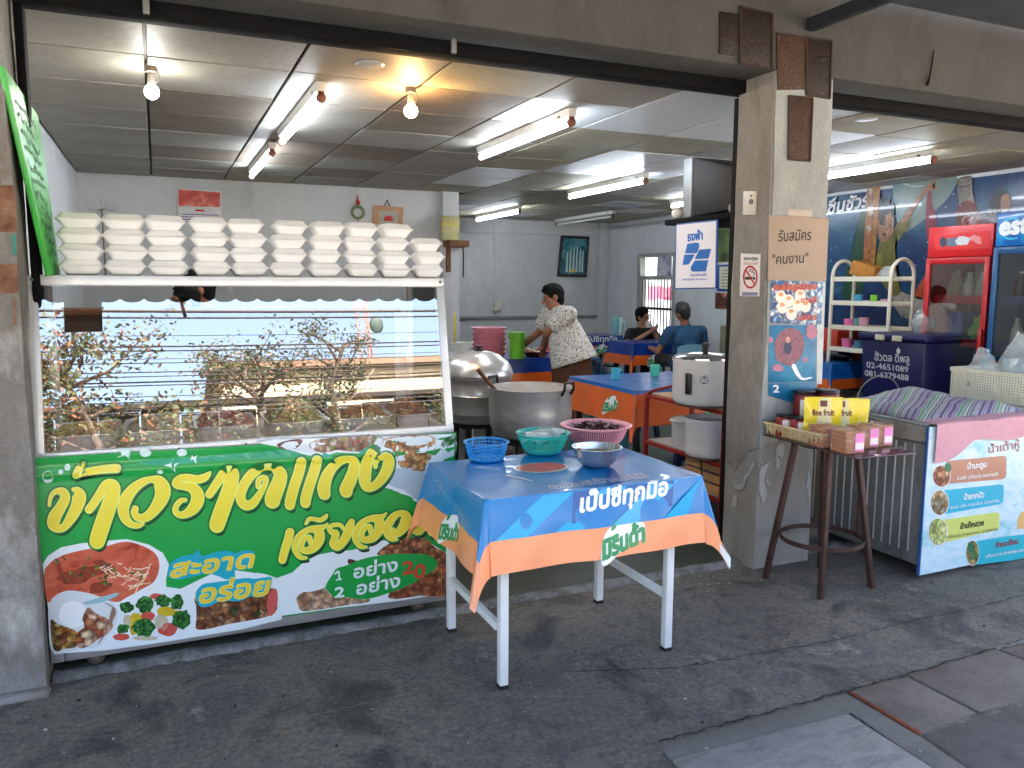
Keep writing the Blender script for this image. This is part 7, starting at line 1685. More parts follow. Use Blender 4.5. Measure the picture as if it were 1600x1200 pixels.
Yk = 4.03; ck_ = onY(1101, 585, Yk); s = mpp(ck_)
cooker((ck_.x, Yk, RZ - .001), 49 * s, 73 * s, 'big white rice cooker with steel lid on top of the red rack', True, sticker=True)
ck2 = onY(1108, 690, 3.98); s = mpp(ck2); cooker((ck2.x, 3.98, z1_ + .019), 38 * s, 62 * s, 'white rice cooker without lid on the middle shelf of the rack', False)
q = onY(1070, 690, 4.36); s = mpp(q); gp = thing('grey_pot', 'lidded grey pot beside the lower rice cooker', 'pot', (q.x, 4.36, z1_ + .019)); c = V(q.x, 4.36, z1_ + .019); MB().lathe(c, [(0, 0), (20 * s, 0), (21 * s, 36 * s), (0, 37 * s)], 36).build('pot_body', mat('grey_enamel', (190, 190, 188), .4, .1), gp, smooth=45); MB().lathe(c + V(0, 0, 37.2 * s), [(24 * s, 0), (24 * s, 2 * s), (18 * s, 6 * s), (0, 9 * s)], 36).build('lid', mat('lid_white', (206, 206, 204), .4), gp, smooth=45)
cd = MB().tube([onX(1088, 655, RX0 - .02), onX(1093, 690, RX0 - .022), onX(1095, 720, RX0 - .022), onX(1098, 750, RX0 - .02), onX(1100, 790, RX0 - .02)], .004, 6).build('hanging_cable', dark_m); tag(cd, 'black power cord hanging down the front of the red rack', 'cord')
cx_ = thing('wooden_crate', 'small pale wooden crate on the bottom shelf of the red rack', 'crate', (3.2, 3.95, .22)); 
for z in (.225, .29, .355):
    MB().box(3.10, 3.4, 3.85, 3.862, z, z + .05).build('slat', mat('pale_crate_wood', (196, 150, 96), .6, var=.12), cx_); MB().box(3.10, 3.112, 3.8625, 4.2, z, z + .05).build('slat', MATS['pale_crate_wood'], cx_)
MB().box(3.1, 3.4, 3.863, 4.2, .2185, .2235).build('crate_floor', MATS['pale_crate_wood'], cx_)
bag('plastic_bag', 'crumpled grey plastic bag in the crate on the red rack', (3.24, 4.02, .23), .24, .24, .22, 3, mat('grey_bag', (130, 130, 140), .3, var=.2, vs=12, alpha=.9), .03)

# ================================================================= television shelf and hanging sign
tvs = thing('television_shelf', 'black steel wall shelf high behind the column', 'shelf', (3.15, 3.9, 1.87))
MB().box(2.90, 3.42, 3.60, 4.22, 1.872, 1.905).build('shelf_board', dark_m, tvs, bevel=.004)
MB().bar((2.93, 3.62, 1.87), (3.0, 3.55, 1.55), .025, .025).build('bracket', dark_m, tvs); MB().bar((3.4, 4.0, 1.87), (3.4, 3.6, 1.5), .025, .025).build('bracket', dark_m, tvs); MB().bar((3.4, 3.56, 1.2), (3.4, 3.56, 2.5), .03, .03).build('wall_post', dark_m, tvs)
tv = thing('television', 'old black box television with grey side seen from behind on the shelf', 'television', (3.15, 3.9, 1.906))
tx, ty = 3.0, 3.62
MB().box(2.955, 3.38, 4.03, 4.12, 1.907, 2.265).build('front_bezel', mat('tv_silver', (150, 156, 160), .4, .2), tv, bevel=.01)
MB().hexa([(2.99, 3.7, 1.93), (3.35, 3.7, 1.93), (3.38, 4.029, 1.91), (2.96, 4.029, 1.91), (2.99, 3.7, 2.17), (3.35, 3.7, 2.17), (3.38, 4.029, 2.262), (2.96, 4.029, 2.262)]).build('rear_case', mat('tv_black', (12, 12, 13), .6), tv, bevel=.012)
MB().box(2.985, 3.35, 4.1205, 4.126, 1.95, 2.23).build('screen', mat('tv_screen', (40, 44, 46), .1), tv)
q = onY(1067, 328, 4.1); bl_ = MB().ball((2.935, 4.14, 1.906 + .035), .034, 20, 14).build('white_ball', mat('white_globe', (222, 220, 214), .5)); tag(bl_, 'white ball at the corner of the television shelf', 'ball')
bag('plastic_bag', 'crumpled clear plastic bag lying on the television shelf', (3.0, 3.66, 1.906), .14, .1, .1, 6, bagf, .02)
sgx = 2.876
P_ = [onX(x, y, sgx) for x, y in [(1056, 350), (1121, 343), (1119, 451), (1054, 452)]]
sg_ = thing('hanging_sign', 'white sign with blue border and blue pinwheel emblem hanging under the shelf', 'sign', sum(P_, V(0, 0, 0)) / 4)
MB().prism(P_, (.008, 0, 0)).build('sign_board', mat('sign_border_blue', (30, 90, 170), .4), sg_, bevel=.001)
sf_ = planeX(sgx - .001); sl = lambda k: V(-.0006 - .0005 * k, 0, 0); sb = mat('emblem_blue', (28, 104, 184), .4)
print_poly('sign_face', [[(1057.5, 352), (1119, 345.5), (1117.5, 449), (1055.5, 450)]], sf_, mat('sign_white', (226, 222, 228), .45, var=.02), sg_, sl(0), smooth=0)
print_text('lettering', 'ธงฟ้า', sf_, (1075, 377), (1098, 374), (0, -19), sb, sg_, sl(1), .035)
for pl in ([(1074, 381), (1089, 379), (1092, 380), (1093.5, 383), (1091, 392), (1088, 396), (1070.5, 396)], [(1069.5, 398), (1086, 397.5), (1083.5, 402), (1078, 411), (1075.5, 413.5), (1066.5, 414)],
           [(1093, 390), (1111.5, 388.5), (1107.5, 404), (1085.5, 405), (1088.5, 400)], [(1086, 407), (1107, 406.5), (1103.5, 424), (1083, 424.5), (1079.5, 422), (1079.5, 417)]):
    print_poly('emblem', [pl], sf_, sb, sg_, sl(1), smooth=0)
print_text('lettering', 'ราคาประหยัด', sf_, (1079, 432), (1104.5, 431), (0, -5.5), sb, sg_, sl(1), .03); print_text('lettering', 'ของขวัญกลุ่ม สะดวกสบาย', sf_, (1066, 438), (1104.5, 437.5), (0, -4), sb, sg_, sl(1), .02)
for x in (1062, 1114): 
    p = onX(x, 348, sgx + .004); MB().cyl(p, V(p.x, p.y, 1.8715), .002, n=6).build('hanger', dark_m, sg_)

# ================================================================= things on the hall walls
def wallflat(name, label, cat, fn, px4, d, m, bev=.001):
    pts = [fn(x, y) for x, y in px4]; t = thing(name, label, cat, sum(pts, V(0, 0, 0)) / 4); MB().prism(pts, d).build(name + '_sheet', m, t, bevel=bev, smooth=30); return t
bwf = planeY(8.898); bl2 = lambda k: V(0, -.012 - .002 * k, 0)
cal = wallflat('calendar', 'red and white wall calendar on the left back wall', 'calendar', bwf, [(277, 294), (345, 299), (346, 348), (278, 346)], (0, -.01, 0), mat('calendar_white', (216, 216, 218), .6))
print_poly('calendar_picture', [[(279, 296), (344, 301), (344, 324), (279, 322)]], bwf, ramp_mat('calendar_red', [(0.3, (176, 40, 44)), (0.5, (206, 90, 80)), (0.7, (226, 180, 160))], 'NOISE', 9, .5, bump=0), cal, bl2(0), smooth=0)
print_poly('calendar_heading', [[(305, 327), (319, 328), (319, 331), (305, 330)]], bwf, MATS['sign_red'], cal, bl2(0), smooth=0)
for k in range(4): print_poly('calendar_row', [[(283, 334 + k * 4), (341, 336 + k * 4), (341, 337.2 + k * 4), (283, 335.2 + k * 4)]], bwf, MATS['sign_blue'], cal, bl2(0), smooth=0)
q = bwf(559, 332); wr = thing('green_wreath', 'small green ring wreath with red ribbon on the back wall', 'wreath', q); s = mpp(q)
MB().tube([q + V(9 * s * math.cos(a), -.02, 9 * s * math.sin(a)) for a in [6.283 * k / 24 for k in range(24)]], 2.2 * s, 8, closed=True).build('ring', mat('jade_green', (110, 130, 84), .5, var=.3, vs=30), wr); MB().tube([q + V(0, -.015, 9 * s), q + V(0, -.012, 26 * s)], .006, 6).build('cord', MATS['sign_red'], wr); MB().ball(q + V(0, -.02, 15 * s), .025, 10, 8).build('ribbon_knot', MATS['sign_red'], wr); MB().tube([q + V(0, -.015, -9 * s), q + V(0, -.012, -16 * s)], .006, 6).build('tassel', MATS['sign_red'], wr)
pc = wallflat('wall_picture', 'small tan framed picture with a red flower on the back wall', 'picture', bwf, [(583, 321), (630, 324), (628, 352), (582, 350)], (0, -.02, 0), mat('tan_mount', (190, 142, 104), .6)); print_poly('picture_panel', [[(591, 329), (622, 331), (621, 352), (591, 350)]], bwf, mat('panel_grey', (170, 168, 156), .6), pc, V(0, -.022, 0), smooth=0); print_poly('picture_flower', [wob(606, 342, 6, 5, 10, .3, 2)], bwf, MATS['sign_red'], pc, V(0, -.024, 0)); MB().tube([bwf(600, 323) + V(0, -.01, 0), bwf(605, 312) + V(0, -.005, 0), bwf(610, 324) + V(0, -.01, 0)], .006, 5).build('hanging_cord', dark_m, pc)
ss = thing('shrine_shelf', 'small dark wooden wall shelf with glass lantern on the wall pillar', 'shelf', bwf(708, 392)); q = onY(698, 386, 8.7)
MB().box(q.x - .02, q.x + .22, 8.55, 8.779, q.z, q.z + .07).build('shelf_board', wood, ss, bevel=.006); MB().bar((q.x + .04, 8.76, q.z), (q.x + .04, 8.76, q.z - .28), .05, .03).build('shelf_bracket', wood, ss)
gq = V(q.x + .04, 8.68, q.z + .071); lt_ = thing('glass_lantern', 'yellow and green glass box standing on the wall shelf', 'lantern', gq); MB().box(gq.x - .12, gq.x + .08, 8.6, 8.7, gq.z, gq.z + .27).build('lantern_glass', ramp_mat('lantern_print', [(0.3, (110, 130, 96)), (0.5, (190, 180, 120)), (0.7, (140, 150, 130))], 'NOISE', 10, .3, bump=0), lt_, bevel=.006); MB().box(gq.x - .124, gq.x + .084, 8.596, 8.704, gq.z + .17, gq.z + .19).build('lantern_band', mat('band_yellow', (206, 180, 60), .4), lt_)
MB().tube([V(q.x + .16, 8.6, q.z), V(q.x + .165, 8.6, q.z - .12), V(q.x + .16, 8.6, q.z - .34)], .008, 6).build('bell_cord', dark_m, ss)
fwf = planeY(11.998)
pf_ = wallflat('framed_portrait', 'dark framed blue green picture hung askew on the far wall', 'picture', fwf, [(876, 368), (920, 370), (915, 433), (870, 432)], (0, -.03, 0), mat('frame_black', (36, 30, 32), .4)); print_poly('portrait_print', [[(879, 372), (916.5, 374), (912, 429), (873.5, 428)]], fwf, ramp_mat('portrait_teal', [(0.3, (16, 60, 76)), (0.5, (40, 110, 124)), (0.65, (110, 170, 176)), (0.8, (24, 80, 96))], 'NOISE', 3, .25, bump=0, distort=1), pf_, V(0, -.032, 0), smooth=0)
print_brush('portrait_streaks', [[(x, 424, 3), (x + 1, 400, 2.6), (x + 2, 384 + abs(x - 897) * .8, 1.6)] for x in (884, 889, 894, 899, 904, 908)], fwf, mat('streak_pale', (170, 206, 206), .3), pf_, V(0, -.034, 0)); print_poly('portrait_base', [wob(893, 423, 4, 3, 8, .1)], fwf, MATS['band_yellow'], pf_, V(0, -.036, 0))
cdm = mat('conduit_white', (196, 198, 196), .5)
for k, pts in enumerate([[(772, 352), (772, 478)], [(775, 478), (776, 520)], [(712, 363), (944, 369)]]):
    c = MB().tube([fwf(*p) + V(0, -.012, 0) for p in pts], .011, 6).build('conduit', cdm, house)
for px4 in ([(770, 470), (782, 470), (782, 486), (770, 486)], [(951, 437), (958, 437), (958, 447), (951, 447)]):
    MB().prism([fwf(*p) for p in px4], (0, -.04, 0)).build('socket_box', mat('socket_ivory', (206, 202, 190), .5), house, bevel=.005)
swf = planeX(WX1 - .002)
def sidep(name, label, cat, px4, m): return wallflat(name, label, cat, swf, px4, (-.008, 0, 0), m)
sidep('wall_poster', 'dark green poster high on the side wall behind the hanging sign', 'poster', [(1121, 352), (1152, 346), (1152, 408), (1122, 410)], ramp_mat('poster_green', [(0.3, (40, 60, 40)), (0.5, (96, 110, 60)), (0.7, (140, 110, 84))], 'NOISE', 4, .5, bump=0))
bf_ = sidep('menu_board', 'blue framed cream notice on the side wall below the green poster', 'notice', [(1122, 414), (1152, 412), (1152, 456), (1121, 455)], mat('frame_blue', (36, 80, 150), .5)); print_poly('notice_sheet', [[(1125, 417), (1147, 416), (1147, 452), (1125, 451)]], swf, mat('cream_sheet', (206, 206, 176), .6), bf_, V(-.01, 0, 0), smooth=0)
for k in range(6): print_poly('notice_line', [[(1128, 422 + 5 * k), (1142, 421.6 + 5 * k), (1142, 422.8 + 5 * k), (1128, 423.2 + 5 * k)]], swf, mat('line_grey', (110, 110, 110), .6), bf_, V(-.012, 0, 0), smooth=0)
sidep('food_poster', 'brown food poster on the side wall below the cream notice', 'poster', [(1118, 457), (1152, 459), (1152, 484), (1118, 482)], ramp_mat('poster_food', [(0.1, (96, 50, 34)), (0.5, (150, 90, 60)), (0.9, (180, 120, 84))], 'VORONOI', 9, .5, bump=0))
wp = sidep('purple_poster', 'purple and white poster in the upper part of the barred window', 'poster', [(1028, 399), (1050, 398), (1050, 431), (1027, 431)], ramp_mat('poster_purple', [(0.3, (60, 60, 120)), (0.5, (196, 200, 210)), (0.7, (150, 140, 170))], 'NOISE', 5, .5, bump=0))
# pink cloth hanging outside the bars
pkq = [onX(x, y, 7.5) for x, y in [(1010, 450), (1050, 446), (1050, 470), (1012, 468)]]
pk = thing('pink_laundry', 'pink cloth hanging outside the barred window', 'laundry', sum(pkq, V(0, 0, 0)) / 4); crumple(lambda u, v: pkq[0].lerp(pkq[1], u).lerp(pkq[3].lerp(pkq[2], u), v), 18, 10, .05, 2, 5).build('cloth_sheet', mat('pink_cloth_bright', (236, 130, 160), .8, var=.1), pk, smooth=80)
cbn = thing('low_cabinet', 'low olive grey cabinet against the side wall behind the rice cooker', 'cabinet', (6.82, 7.7, .014)); MB().box(6.6, 7.045, 7.1, 8.3, .014, 1.0).build('cabinet_body', mat('olive_grey', (120, 118, 96), .6, var=.12), cbn, bevel=.006); MB().box(6.59, 6.599, 7.69, 7.71, .1, .95).build('door_gap', dark_m, cbn)
bag('plastic_bag', 'yellow plastic bag on the low cabinet', (6.8, 7.45, 1.001), .26, .24, .22, 4, mat('yellow_bag', (216, 176, 30), .4, var=.15), .03)
# ================================================================= right bay: mural, fridges, shelf, ice bin
MX = WX1 - .004
mf = planeX(MX); ml = lambda k: V(-.002 - .0025 * k, 0, 0)
mz1 = 2.52
my0, my1 = onX(1289, 320, MX).y, 3.55
mur = thing('wall_mural', 'large blue drinks advertisement covering the side wall of the right bay', 'mural', (MX, 5.2, 1.4))
blue_mur = ramp_mat('mural_blue', [(0.28, (8, 20, 54)), (0.42, (14, 38, 84)), (0.55, (20, 64, 100)), (0.68, (50, 96, 116)), (0.8, (12, 30, 68))], 'NOISE', 1.3, .25, 4, (1, 1, 1), 0, distort=.6, coat=.2)
MB().prism([V(MX + .002, my0, .35), V(MX + .002, my1, .35), V(MX + .002, my1, mz1), V(MX + .002, my0, mz1)], (-.003, 0, 0)).build('mural_sheet', blue_mur, mur)
mm = lambda nm, c, v=.1: ramp_mat('mural_' + nm, [(.3, tuple(k * .5 for k in c)), (.45, tuple(k * .9 for k in c)), (.55, tuple(k * .7 for k in c)), (.7, tuple(min(255, k * 1.1) for k in c))], 'NOISE', 5, .3, 7, bump=0, coat=.2, distort=.6)
def Mz(p): return [(1280 + q[0] / 5, 240 + q[1] / 5) + tuple(k / 5 for k in q[2:]) for q in p]
def mp(nm, pls, m, k, sm=3): return print_poly(nm, [Mz(p) for p in pls], mf, m, mur, ml(k), None, 0, sm)
mp('painted_glow', [[(580, 200), (700, 180), (900, 170), (1080, 180), (1020, 330), (900, 450), (760, 560), (640, 620), (600, 450)]], ramp_mat('mural_glow', [(0.3, (84, 108, 108)), (0.5, (116, 130, 122)), (0.7, (70, 120, 140))], 'NOISE', 2, .25, 3, bump=0, coat=.2), 0)
mp('painted_bottle_green', [[(330, 450), (380, 440), (380, 640), (360, 900), (330, 1100), (180, 1120), (230, 850), (290, 640)]], mm('bottle_green', (24, 74, 52), .3), 1)
mp('painted_shirt', [[(480, 680), (560, 620), (640, 520), (700, 500), (710, 560), (640, 660), (600, 720), (610, 950), (640, 1080), (560, 1100), (450, 900)]], mm('shirt', (116, 112, 40), .25), 2)
mp('painted_arm', [[(640, 540), (700, 430), (800, 310), (830, 270), (905, 200), (915, 215), (880, 260), (935, 255), (925, 275), (860, 295), (810, 340), (740, 450), (705, 520)]], mm('skin', (176, 128, 96), .12), 3)
mp('painted_face', [[(480, 480), (540, 450), (590, 480), (590, 580), (560, 650), (510, 690), (470, 660), (465, 560)]], mm('skin', (176, 128, 96)), 4)
mp('painted_hair', [[(475, 500), (470, 400), (490, 350), (500, 380), (520, 330), (530, 370), (560, 340), (560, 390), (590, 380), (595, 450), (590, 500), (570, 470), (530, 480), (490, 560)]], mm('hair', (34, 24, 24), .2), 5)
mp('painted_mouth', [[(500, 625), (530, 618), (525, 645), (508, 645)]], mm('mouth', (110, 40, 40)), 5); mp('painted_eye', [[(500, 555), (518, 550), (520, 556), (502, 560)]], mm('hair', (34, 24, 24)), 5); mp('painted_eye', [[(552, 558), (572, 562), (570, 568), (552, 564)]], mm('hair', (34, 24, 24)), 5)
mp('painted_post', [[(385, 240), (420, 235), (425, 600), (400, 900), (350, 900), (370, 500)]], mm('post_a', (170, 104, 54), .3), 6, 1); mp('painted_post', [[(425, 235), (490, 222), (470, 500), (455, 720), (440, 900), (402, 900), (427, 600)]], mm('post_b', (176, 116, 44), .3), 6, 1)
mp('painted_post_mark', [wob(412, 440, 26, 45, 12, .25, 3), wob(400, 590, 20, 25, 10, .3, 4), wob(410, 280, 16, 40, 10, .2, 5)], mm('mark', (196, 176, 150), .3), 7)
mp('painted_bottle_pink', [[(850, 310), (880, 310), (885, 400), (915, 480), (915, 570), (880, 680), (850, 680), (835, 560), (835, 470)]], mm('bottle_red', (150, 40, 60), .3), 1)
mp('painted_bottle_clear', [[(1085, 200), (1195, 180), (1200, 300), (1230, 420), (1260, 560), (1090, 560), (1095, 400), (1085, 300)]], mm('bottle_glass', (150, 140, 130), .2), 1); mp('painted_cola', [[(1095, 400), (1200, 370), (1250, 470), (1260, 560), (1090, 560)]], mm('cola', (130, 52, 40), .3), 2); print_brush('painted_bottle_rim', [Mz([(1088, 200, 8), (1190, 182, 8), (1196, 235, 8), (1095, 262, 8), (1088, 205, 8)])], mf, mm('rim', (70, 50, 40)), mur, ml(3), cap=False)
mp('painted_face', [[(1420, 320), (1470, 300), (1500, 370), (1495, 420), (1460, 460), (1420, 450)]], mm('skin', (176, 128, 96)), 2); mp('painted_hair', [[(1340, 470), (1345, 360), (1390, 300), (1450, 285), (1475, 310), (1430, 330), (1420, 400), (1425, 450), (1390, 475)]], mm('hair', (34, 24, 24)), 3)
mp('painted_flare', [[(740, 1110), (830, 950), (870, 920), (880, 1020), (820, 1130)]], mm('orange', (196, 84, 36), .2), 1); mp('painted_floor', [[(570, 1070), (700, 1100), (870, 1160), (870, 1290), (640, 1270)]], mm('pale', (176, 172, 160), .15), 1)
mp('painted_disc', [wob(1180, 530, 62, 50, 18, .02)], mm('cap_white', (206, 196, 186)), 3); mp('painted_disc', [wob(1180, 535, 50, 42, 18, .02)], mm('cap_red', (170, 40, 40)), 4)
print_text('lettering', 'ชื่นชัวร์', mf, (1294, 335), (1358, 322), (0, -28), mm('white', (226, 226, 226)), mur, ml(5), .03, None, .2)
print_brush('painted_light_streak', [Mz([(600, 240, 10), (660, 235, 9), (740, 255, 9), (820, 250, 7)]), Mz([(600, 408, 12), (650, 395, 12), (700, 405, 10), (760, 410, 5)])], mf, mm('white', (226, 226, 226)), mur, ml(2))
r = random.Random(31); b = MB()
for k in range(60):
    p = mf(*Mz([(r.uniform(60, 1500), r.uniform(240, 1050))])[0]) + ml(7.5); s_ = r.choice((.004, .005, .006, .009)); b.add([p + V(0, s_ * math.cos(a), s_ * math.sin(a)) for a in (0, 1.57, 3.14, 4.71)], [(0, 1, 2, 3)])
b.build('painted_droplets', mat('droplet_pale', (150, 180, 190), .3), mur, smooth=0, fix=False)['kind'] = 'stuff'
# fridges
def fridge(name, label, y0, y1, x0, ztop, m, head, shelf_m, inner, headline, px):
    t = thing(name, label, 'fridge', (x0 + .3, (y0 + y1) / 2, .014)); x1 = WX1 - .03; zt = ztop; zh = zt - .27
    MB().box(x0, x1, y0, y0 + .03, .1, zh).box(x0, x1, y1 - .03, y1, .1, zh).box(x1 - .03, x1, y0 + .0301, y1 - .0301, .1, zh).box(x0, x1 - .0301, y0 + .0301, y1 - .0301, .1, .2).build('cabinet', m, t, bevel=.005, fix=False)
    MB().box(x0 - .02, x1, y0 - .004, y1 + .004, zh + .001, zt).build('header_box', head, t, bevel=.01)
    MB().box(x0 + .02, x1 - .05, y0 + .04, y1 - .04, .015, .099).build('plinth', dark_m, t)
    MB().box(x1 - .04, x1 - .0305, y0 + .031, y1 - .031, .201, zh - .001).build('back_lining', inner, t)
    for k in range(3):
        z = .62 + .38 * k; MB().box(x0 + .06, x1 - .05, y0 + .035, y1 - .035, z, z + .012).build('shelf', tray_m, t); MB().box(x0 + .04, x0 + .0595, y0 + .035, y1 - .035, z - .02, z + .05).build('shelf_edge', shelf_m, t)
    b = MB(); w = .045
    b.box(x0 - .035, x0 - .002, y0, y0 + w, .12, zh - .005).box(x0 - .035, x0 - .002, y1 - w, y1, .12, zh - .005).box(x0 - .035, x0 - .002, y0 + w + .0001, y1 - w - .0001, .12, .2).box(x0 - .035, x0 - .002, y0 + w + .0001, y1 - w - .0001, zh - .06, zh - .005)
    d = b.build('door', m, t, bevel=.003, fix=False)
    MB().box(x0 - .02, x0 - .016, y0 + w, y1 - w, .2, zh - .06).build('door_glass', pane('fridge_glass', .08), d)
    MB().box(x0 - .065, x0 - .036, y0 + .006, y0 + .04, .85, 1.15).build('handle', m, d, bevel=.008)
    return t, x0 - .02, zh, zt
rdp = mat('fridge_red', (190, 22, 28), .35, var=.08, coat=.2); rdh = mat('fridge_red_header', (206, 30, 34), .35, var=.05, coat=.2)
inner = mat('fridge_inside', (196, 184, 160), .5, var=.06)
fy1, fy0 = onX(1453, 380, 6.4).y, onX(1553, 380, 6.4).y
ztr = onX(1500, 352, 6.38).z
rf_, hx, zh, zt = fridge('drinks_fridge', 'red glass door drinks fridge against the mural', fy0, fy1, 6.4, ztr, rdp, rdh, rdp, inner, None, None)
hf = planeX(hx - .001); hl2 = lambda k: V(-.001 - .0008 * k, 0, 0)
print_poly('header_frame', [[(1461, 368), (1546, 361), (1546, 388), (1461, 391)]], hf, mat('frame_red', (214, 44, 46), .35), rf_, hl2(0), smooth=0)
print_poly('header_emblem', [wob(1474, 378, 5.5, 8, 14, .05, 2)], hf, mat('emblem_dark', (50, 60, 80), .4), rf_, hl2(1)); print_poly('header_emblem', [[(1480, 372), (1496, 371), (1496, 384), (1480, 385)]], hf, mat('emblem_slate', (90, 110, 130), .4), rf_, hl2(1), smooth=0); print_poly('header_emblem', [wob(1505, 376, 11, 8, 16, .18, 4)], hf, mat('emblem_pale', (196, 200, 200), .4), rf_, hl2(2)); print_poly('header_emblem', [wob(1525, 374, 9, 6, 14, .3, 6, .5)], hf, mat('emblem_rose', (214, 130, 126), .4), rf_, hl2(1))
# contents
def bottle(c, r_, h, m, lab, cat='bottle', capm=None):
    t = thing('bottle', lab, cat, c); MB().lathe(c, [(0, 0), (r_ * .9, 0), (r_, .01), (r_, h * .55), (r_ * .5, h * .78), (r_ * .36, h * .93), (0, h * .93)], 20).build('bottle_body', m, t, smooth=50); MB().lathe(Vector(c) + V(0, 0, h * .931), [(r_ * .42, 0), (r_ * .42, h * .06), (0, h * .065)], 14).build('cap', capm or MATS['lid_white'], t)
bm_ = mat('clear_bottle', (206, 210, 200), .2, var=.06, alpha=.85)
yc = (fy0 + fy1) / 2
bottle((6.58, yc - .1, 1.393), .055, .24, bm_, 'clear bottle at the right on the top shelf of the red fridge'); bottle((6.58, yc + .02, 1.393), .055, .24, bm_, 'clear bottle in the middle of the top shelf of the red fridge')
bag('plastic_bag', 'brown filled bag at the left on the top shelf of the red fridge', (6.6, yc + .16, 1.393), .12, .14, .26, 3, mat('brown_bag', (150, 126, 96), .5, var=.3, vs=20), .02)
bag('plastic_bag', 'lime green bag on the middle shelf of the red fridge', (6.62, yc - .08, 1.013), .2, .24, .24, 7, mat('lime_bag', (110, 180, 40), .45, var=.15), .03)
bag('plastic_bag', 'yellow bag on the bottom shelf of the red fridge', (6.62, yc + .06, .633), .2, .26, .24, 5, mat('yellow_bag2', (200, 160, 40), .45, var=.15), .03)
for k in range(5): bottle((6.75, fy0 + .1 + .1 * k, (1.393, 1.013)[k % 2]), .04, .2, mat('amber_bottle', (120, 70, 34), .25, var=.2) if k % 2 else bm_, 'small bottle in the rear of the red fridge, %s from the right' % ORD[k])
bluep = mat('fridge_blue', (24, 86, 140), .35, var=.06, coat=.2); blueh = ramp_mat('fridge_blue_header', [(0.3, (10, 70, 150)), (0.5, (20, 110, 190)), (0.7, (60, 170, 220))], 'NOISE', 6, .35, 3, bump=0, coat=.2)
zb = onX(1575, 332, 6.32).z; by1 = onX(1558, 380, 6.34).y
bfr, hx2, zh2, zt2 = fridge('drinks_fridge', 'blue drinks fridge at the right edge beside the red fridge', by1 - .62, by1, 6.34, zb, bluep, blueh, mat('shelf_blue', (30, 60, 130), .4), mat('fridge_inside_grey', (150, 154, 156), .5), None, None)
hf2 = planeX(hx2 - .001)
print_text('header_lettering', 'est', hf2, (1562, 367), (1606, 363), (0, -40), mat('est_white', (230, 236, 238), .4), bfr, hl2(2), .05, None, .1); print_brush('header_swoosh', [[(1566, 350, 1.5), (1574, 343, 3), (1586, 341, 3), (1596, 346, 1)], [(1566, 368, 1.5), (1576, 373, 3.5), (1590, 372, 2)]], hf2, mat('est_cyan', (60, 190, 226), .4), bfr, hl2(1))
k = 0
for z in (.633, 1.013, 1.393):
    for j in range(4):
        bottle((6.5, by1 - .12 - .12 * j, z), .045, .24, mat('cola_bottle', (60, 34, 30), .25, var=.2) if z > 1.2 else bm_, 'bottle on the %s shelf of the blue fridge, %s from the left' % ({.633: 'bottom', 1.013: 'middle', 1.393: 'top'}[z], ORD[j]))
# bag and ornament on the red fridge
bag('plastic_bag', 'clear plastic bag lying on top of the red fridge', (6.6, fy0 + .2, ztr + .001), .3, .34, .12, 9, bagf, .03)
# ice bin
IX = 6.0; iy1, iy0 = onX(1346, 525, IX).y, onX(1446, 525, IX).y; iz = onX(1395, 522, IX).z
nav = mat('navy_plastic', (16, 22, 78), .35, var=.1, vs=5); ib = thing('ice_bin', 'navy blue ice bin with white handwritten phone numbers', 'ice bin', (IX + .3, (iy0 + iy1) / 2, .014))
MB().hexa([(IX + .05, iy0 + .04, .02), (IX + .6, iy0 + .04, .02), (IX + .6, iy1 - .04, .02), (IX + .05, iy1 - .04, .02), (IX, iy0, iz - .06), (IX + .65, iy0, iz - .06), (IX + .65, iy1, iz - .06), (IX, iy1, iz - .06)]).build('bin_body', nav, ib, bevel=.02)
MB().box(IX - .025, IX + .67, iy0 - .025, iy1 + .025, iz - .0595, iz).build('lid', nav, ib, bevel=.015)
for yy in (.35, .62): MB().box(IX - .04, IX - .0255, iy0 + (iy1 - iy0) * (1 - yy) - .05, iy0 + (iy1 - iy0) * (1 - yy) + .05, iz - .06, iz - .01).build('latch', mat('ivory_latch', (206, 200, 176), .5), ib, bevel=.004)
tilt = .05 / (iz - .08)
def ibf(x, y):
    p = onX(x, y, IX); return V(IX + (iz - .06 - p.z) * tilt, p.y, p.z)
cha = mat('chalk_white', (206, 210, 214), .6); il = lambda k: V(-.004 - .001 * k, 0, 0)
print_text('lettering', 'ฮั้วตล ดีพลู', ibf, (1366, 563), (1420, 567), (0, -17), cha, ib, il(0), .012); print_text('lettering', '02-4651089', ibf, (1353, 574), (1418, 582), (0, -13), cha, ib, il(0), .015); print_text('lettering', '081-6379488', ibf, (1350, 587), (1418, 595), (0, -13), cha, ib, il(0), .015)
print_poly('small_figure', [[(1401, 552), (1406, 552), (1407, 546), (1405, 545), (1404, 542), (1402, 545), (1400.5, 547)]], ibf, cha, ib, il(0), smooth=0)
nb = MB().box(IX + .45, IX + .68, iy0 + .0, iy0 + .14, iz + .001, iz + .2).build('blue_carton', mat('carton_blue', (30, 70, 160), .5)); tag(nb, 'bright blue carton standing on the ice bin beside the red fridge', 'box')
bag('plastic_bag', 'clear bag of ice cups on the ice bin lid', (IX + .4, iy0 + .36, iz + .001), .2, .2, .22, 12, bagf, .02)
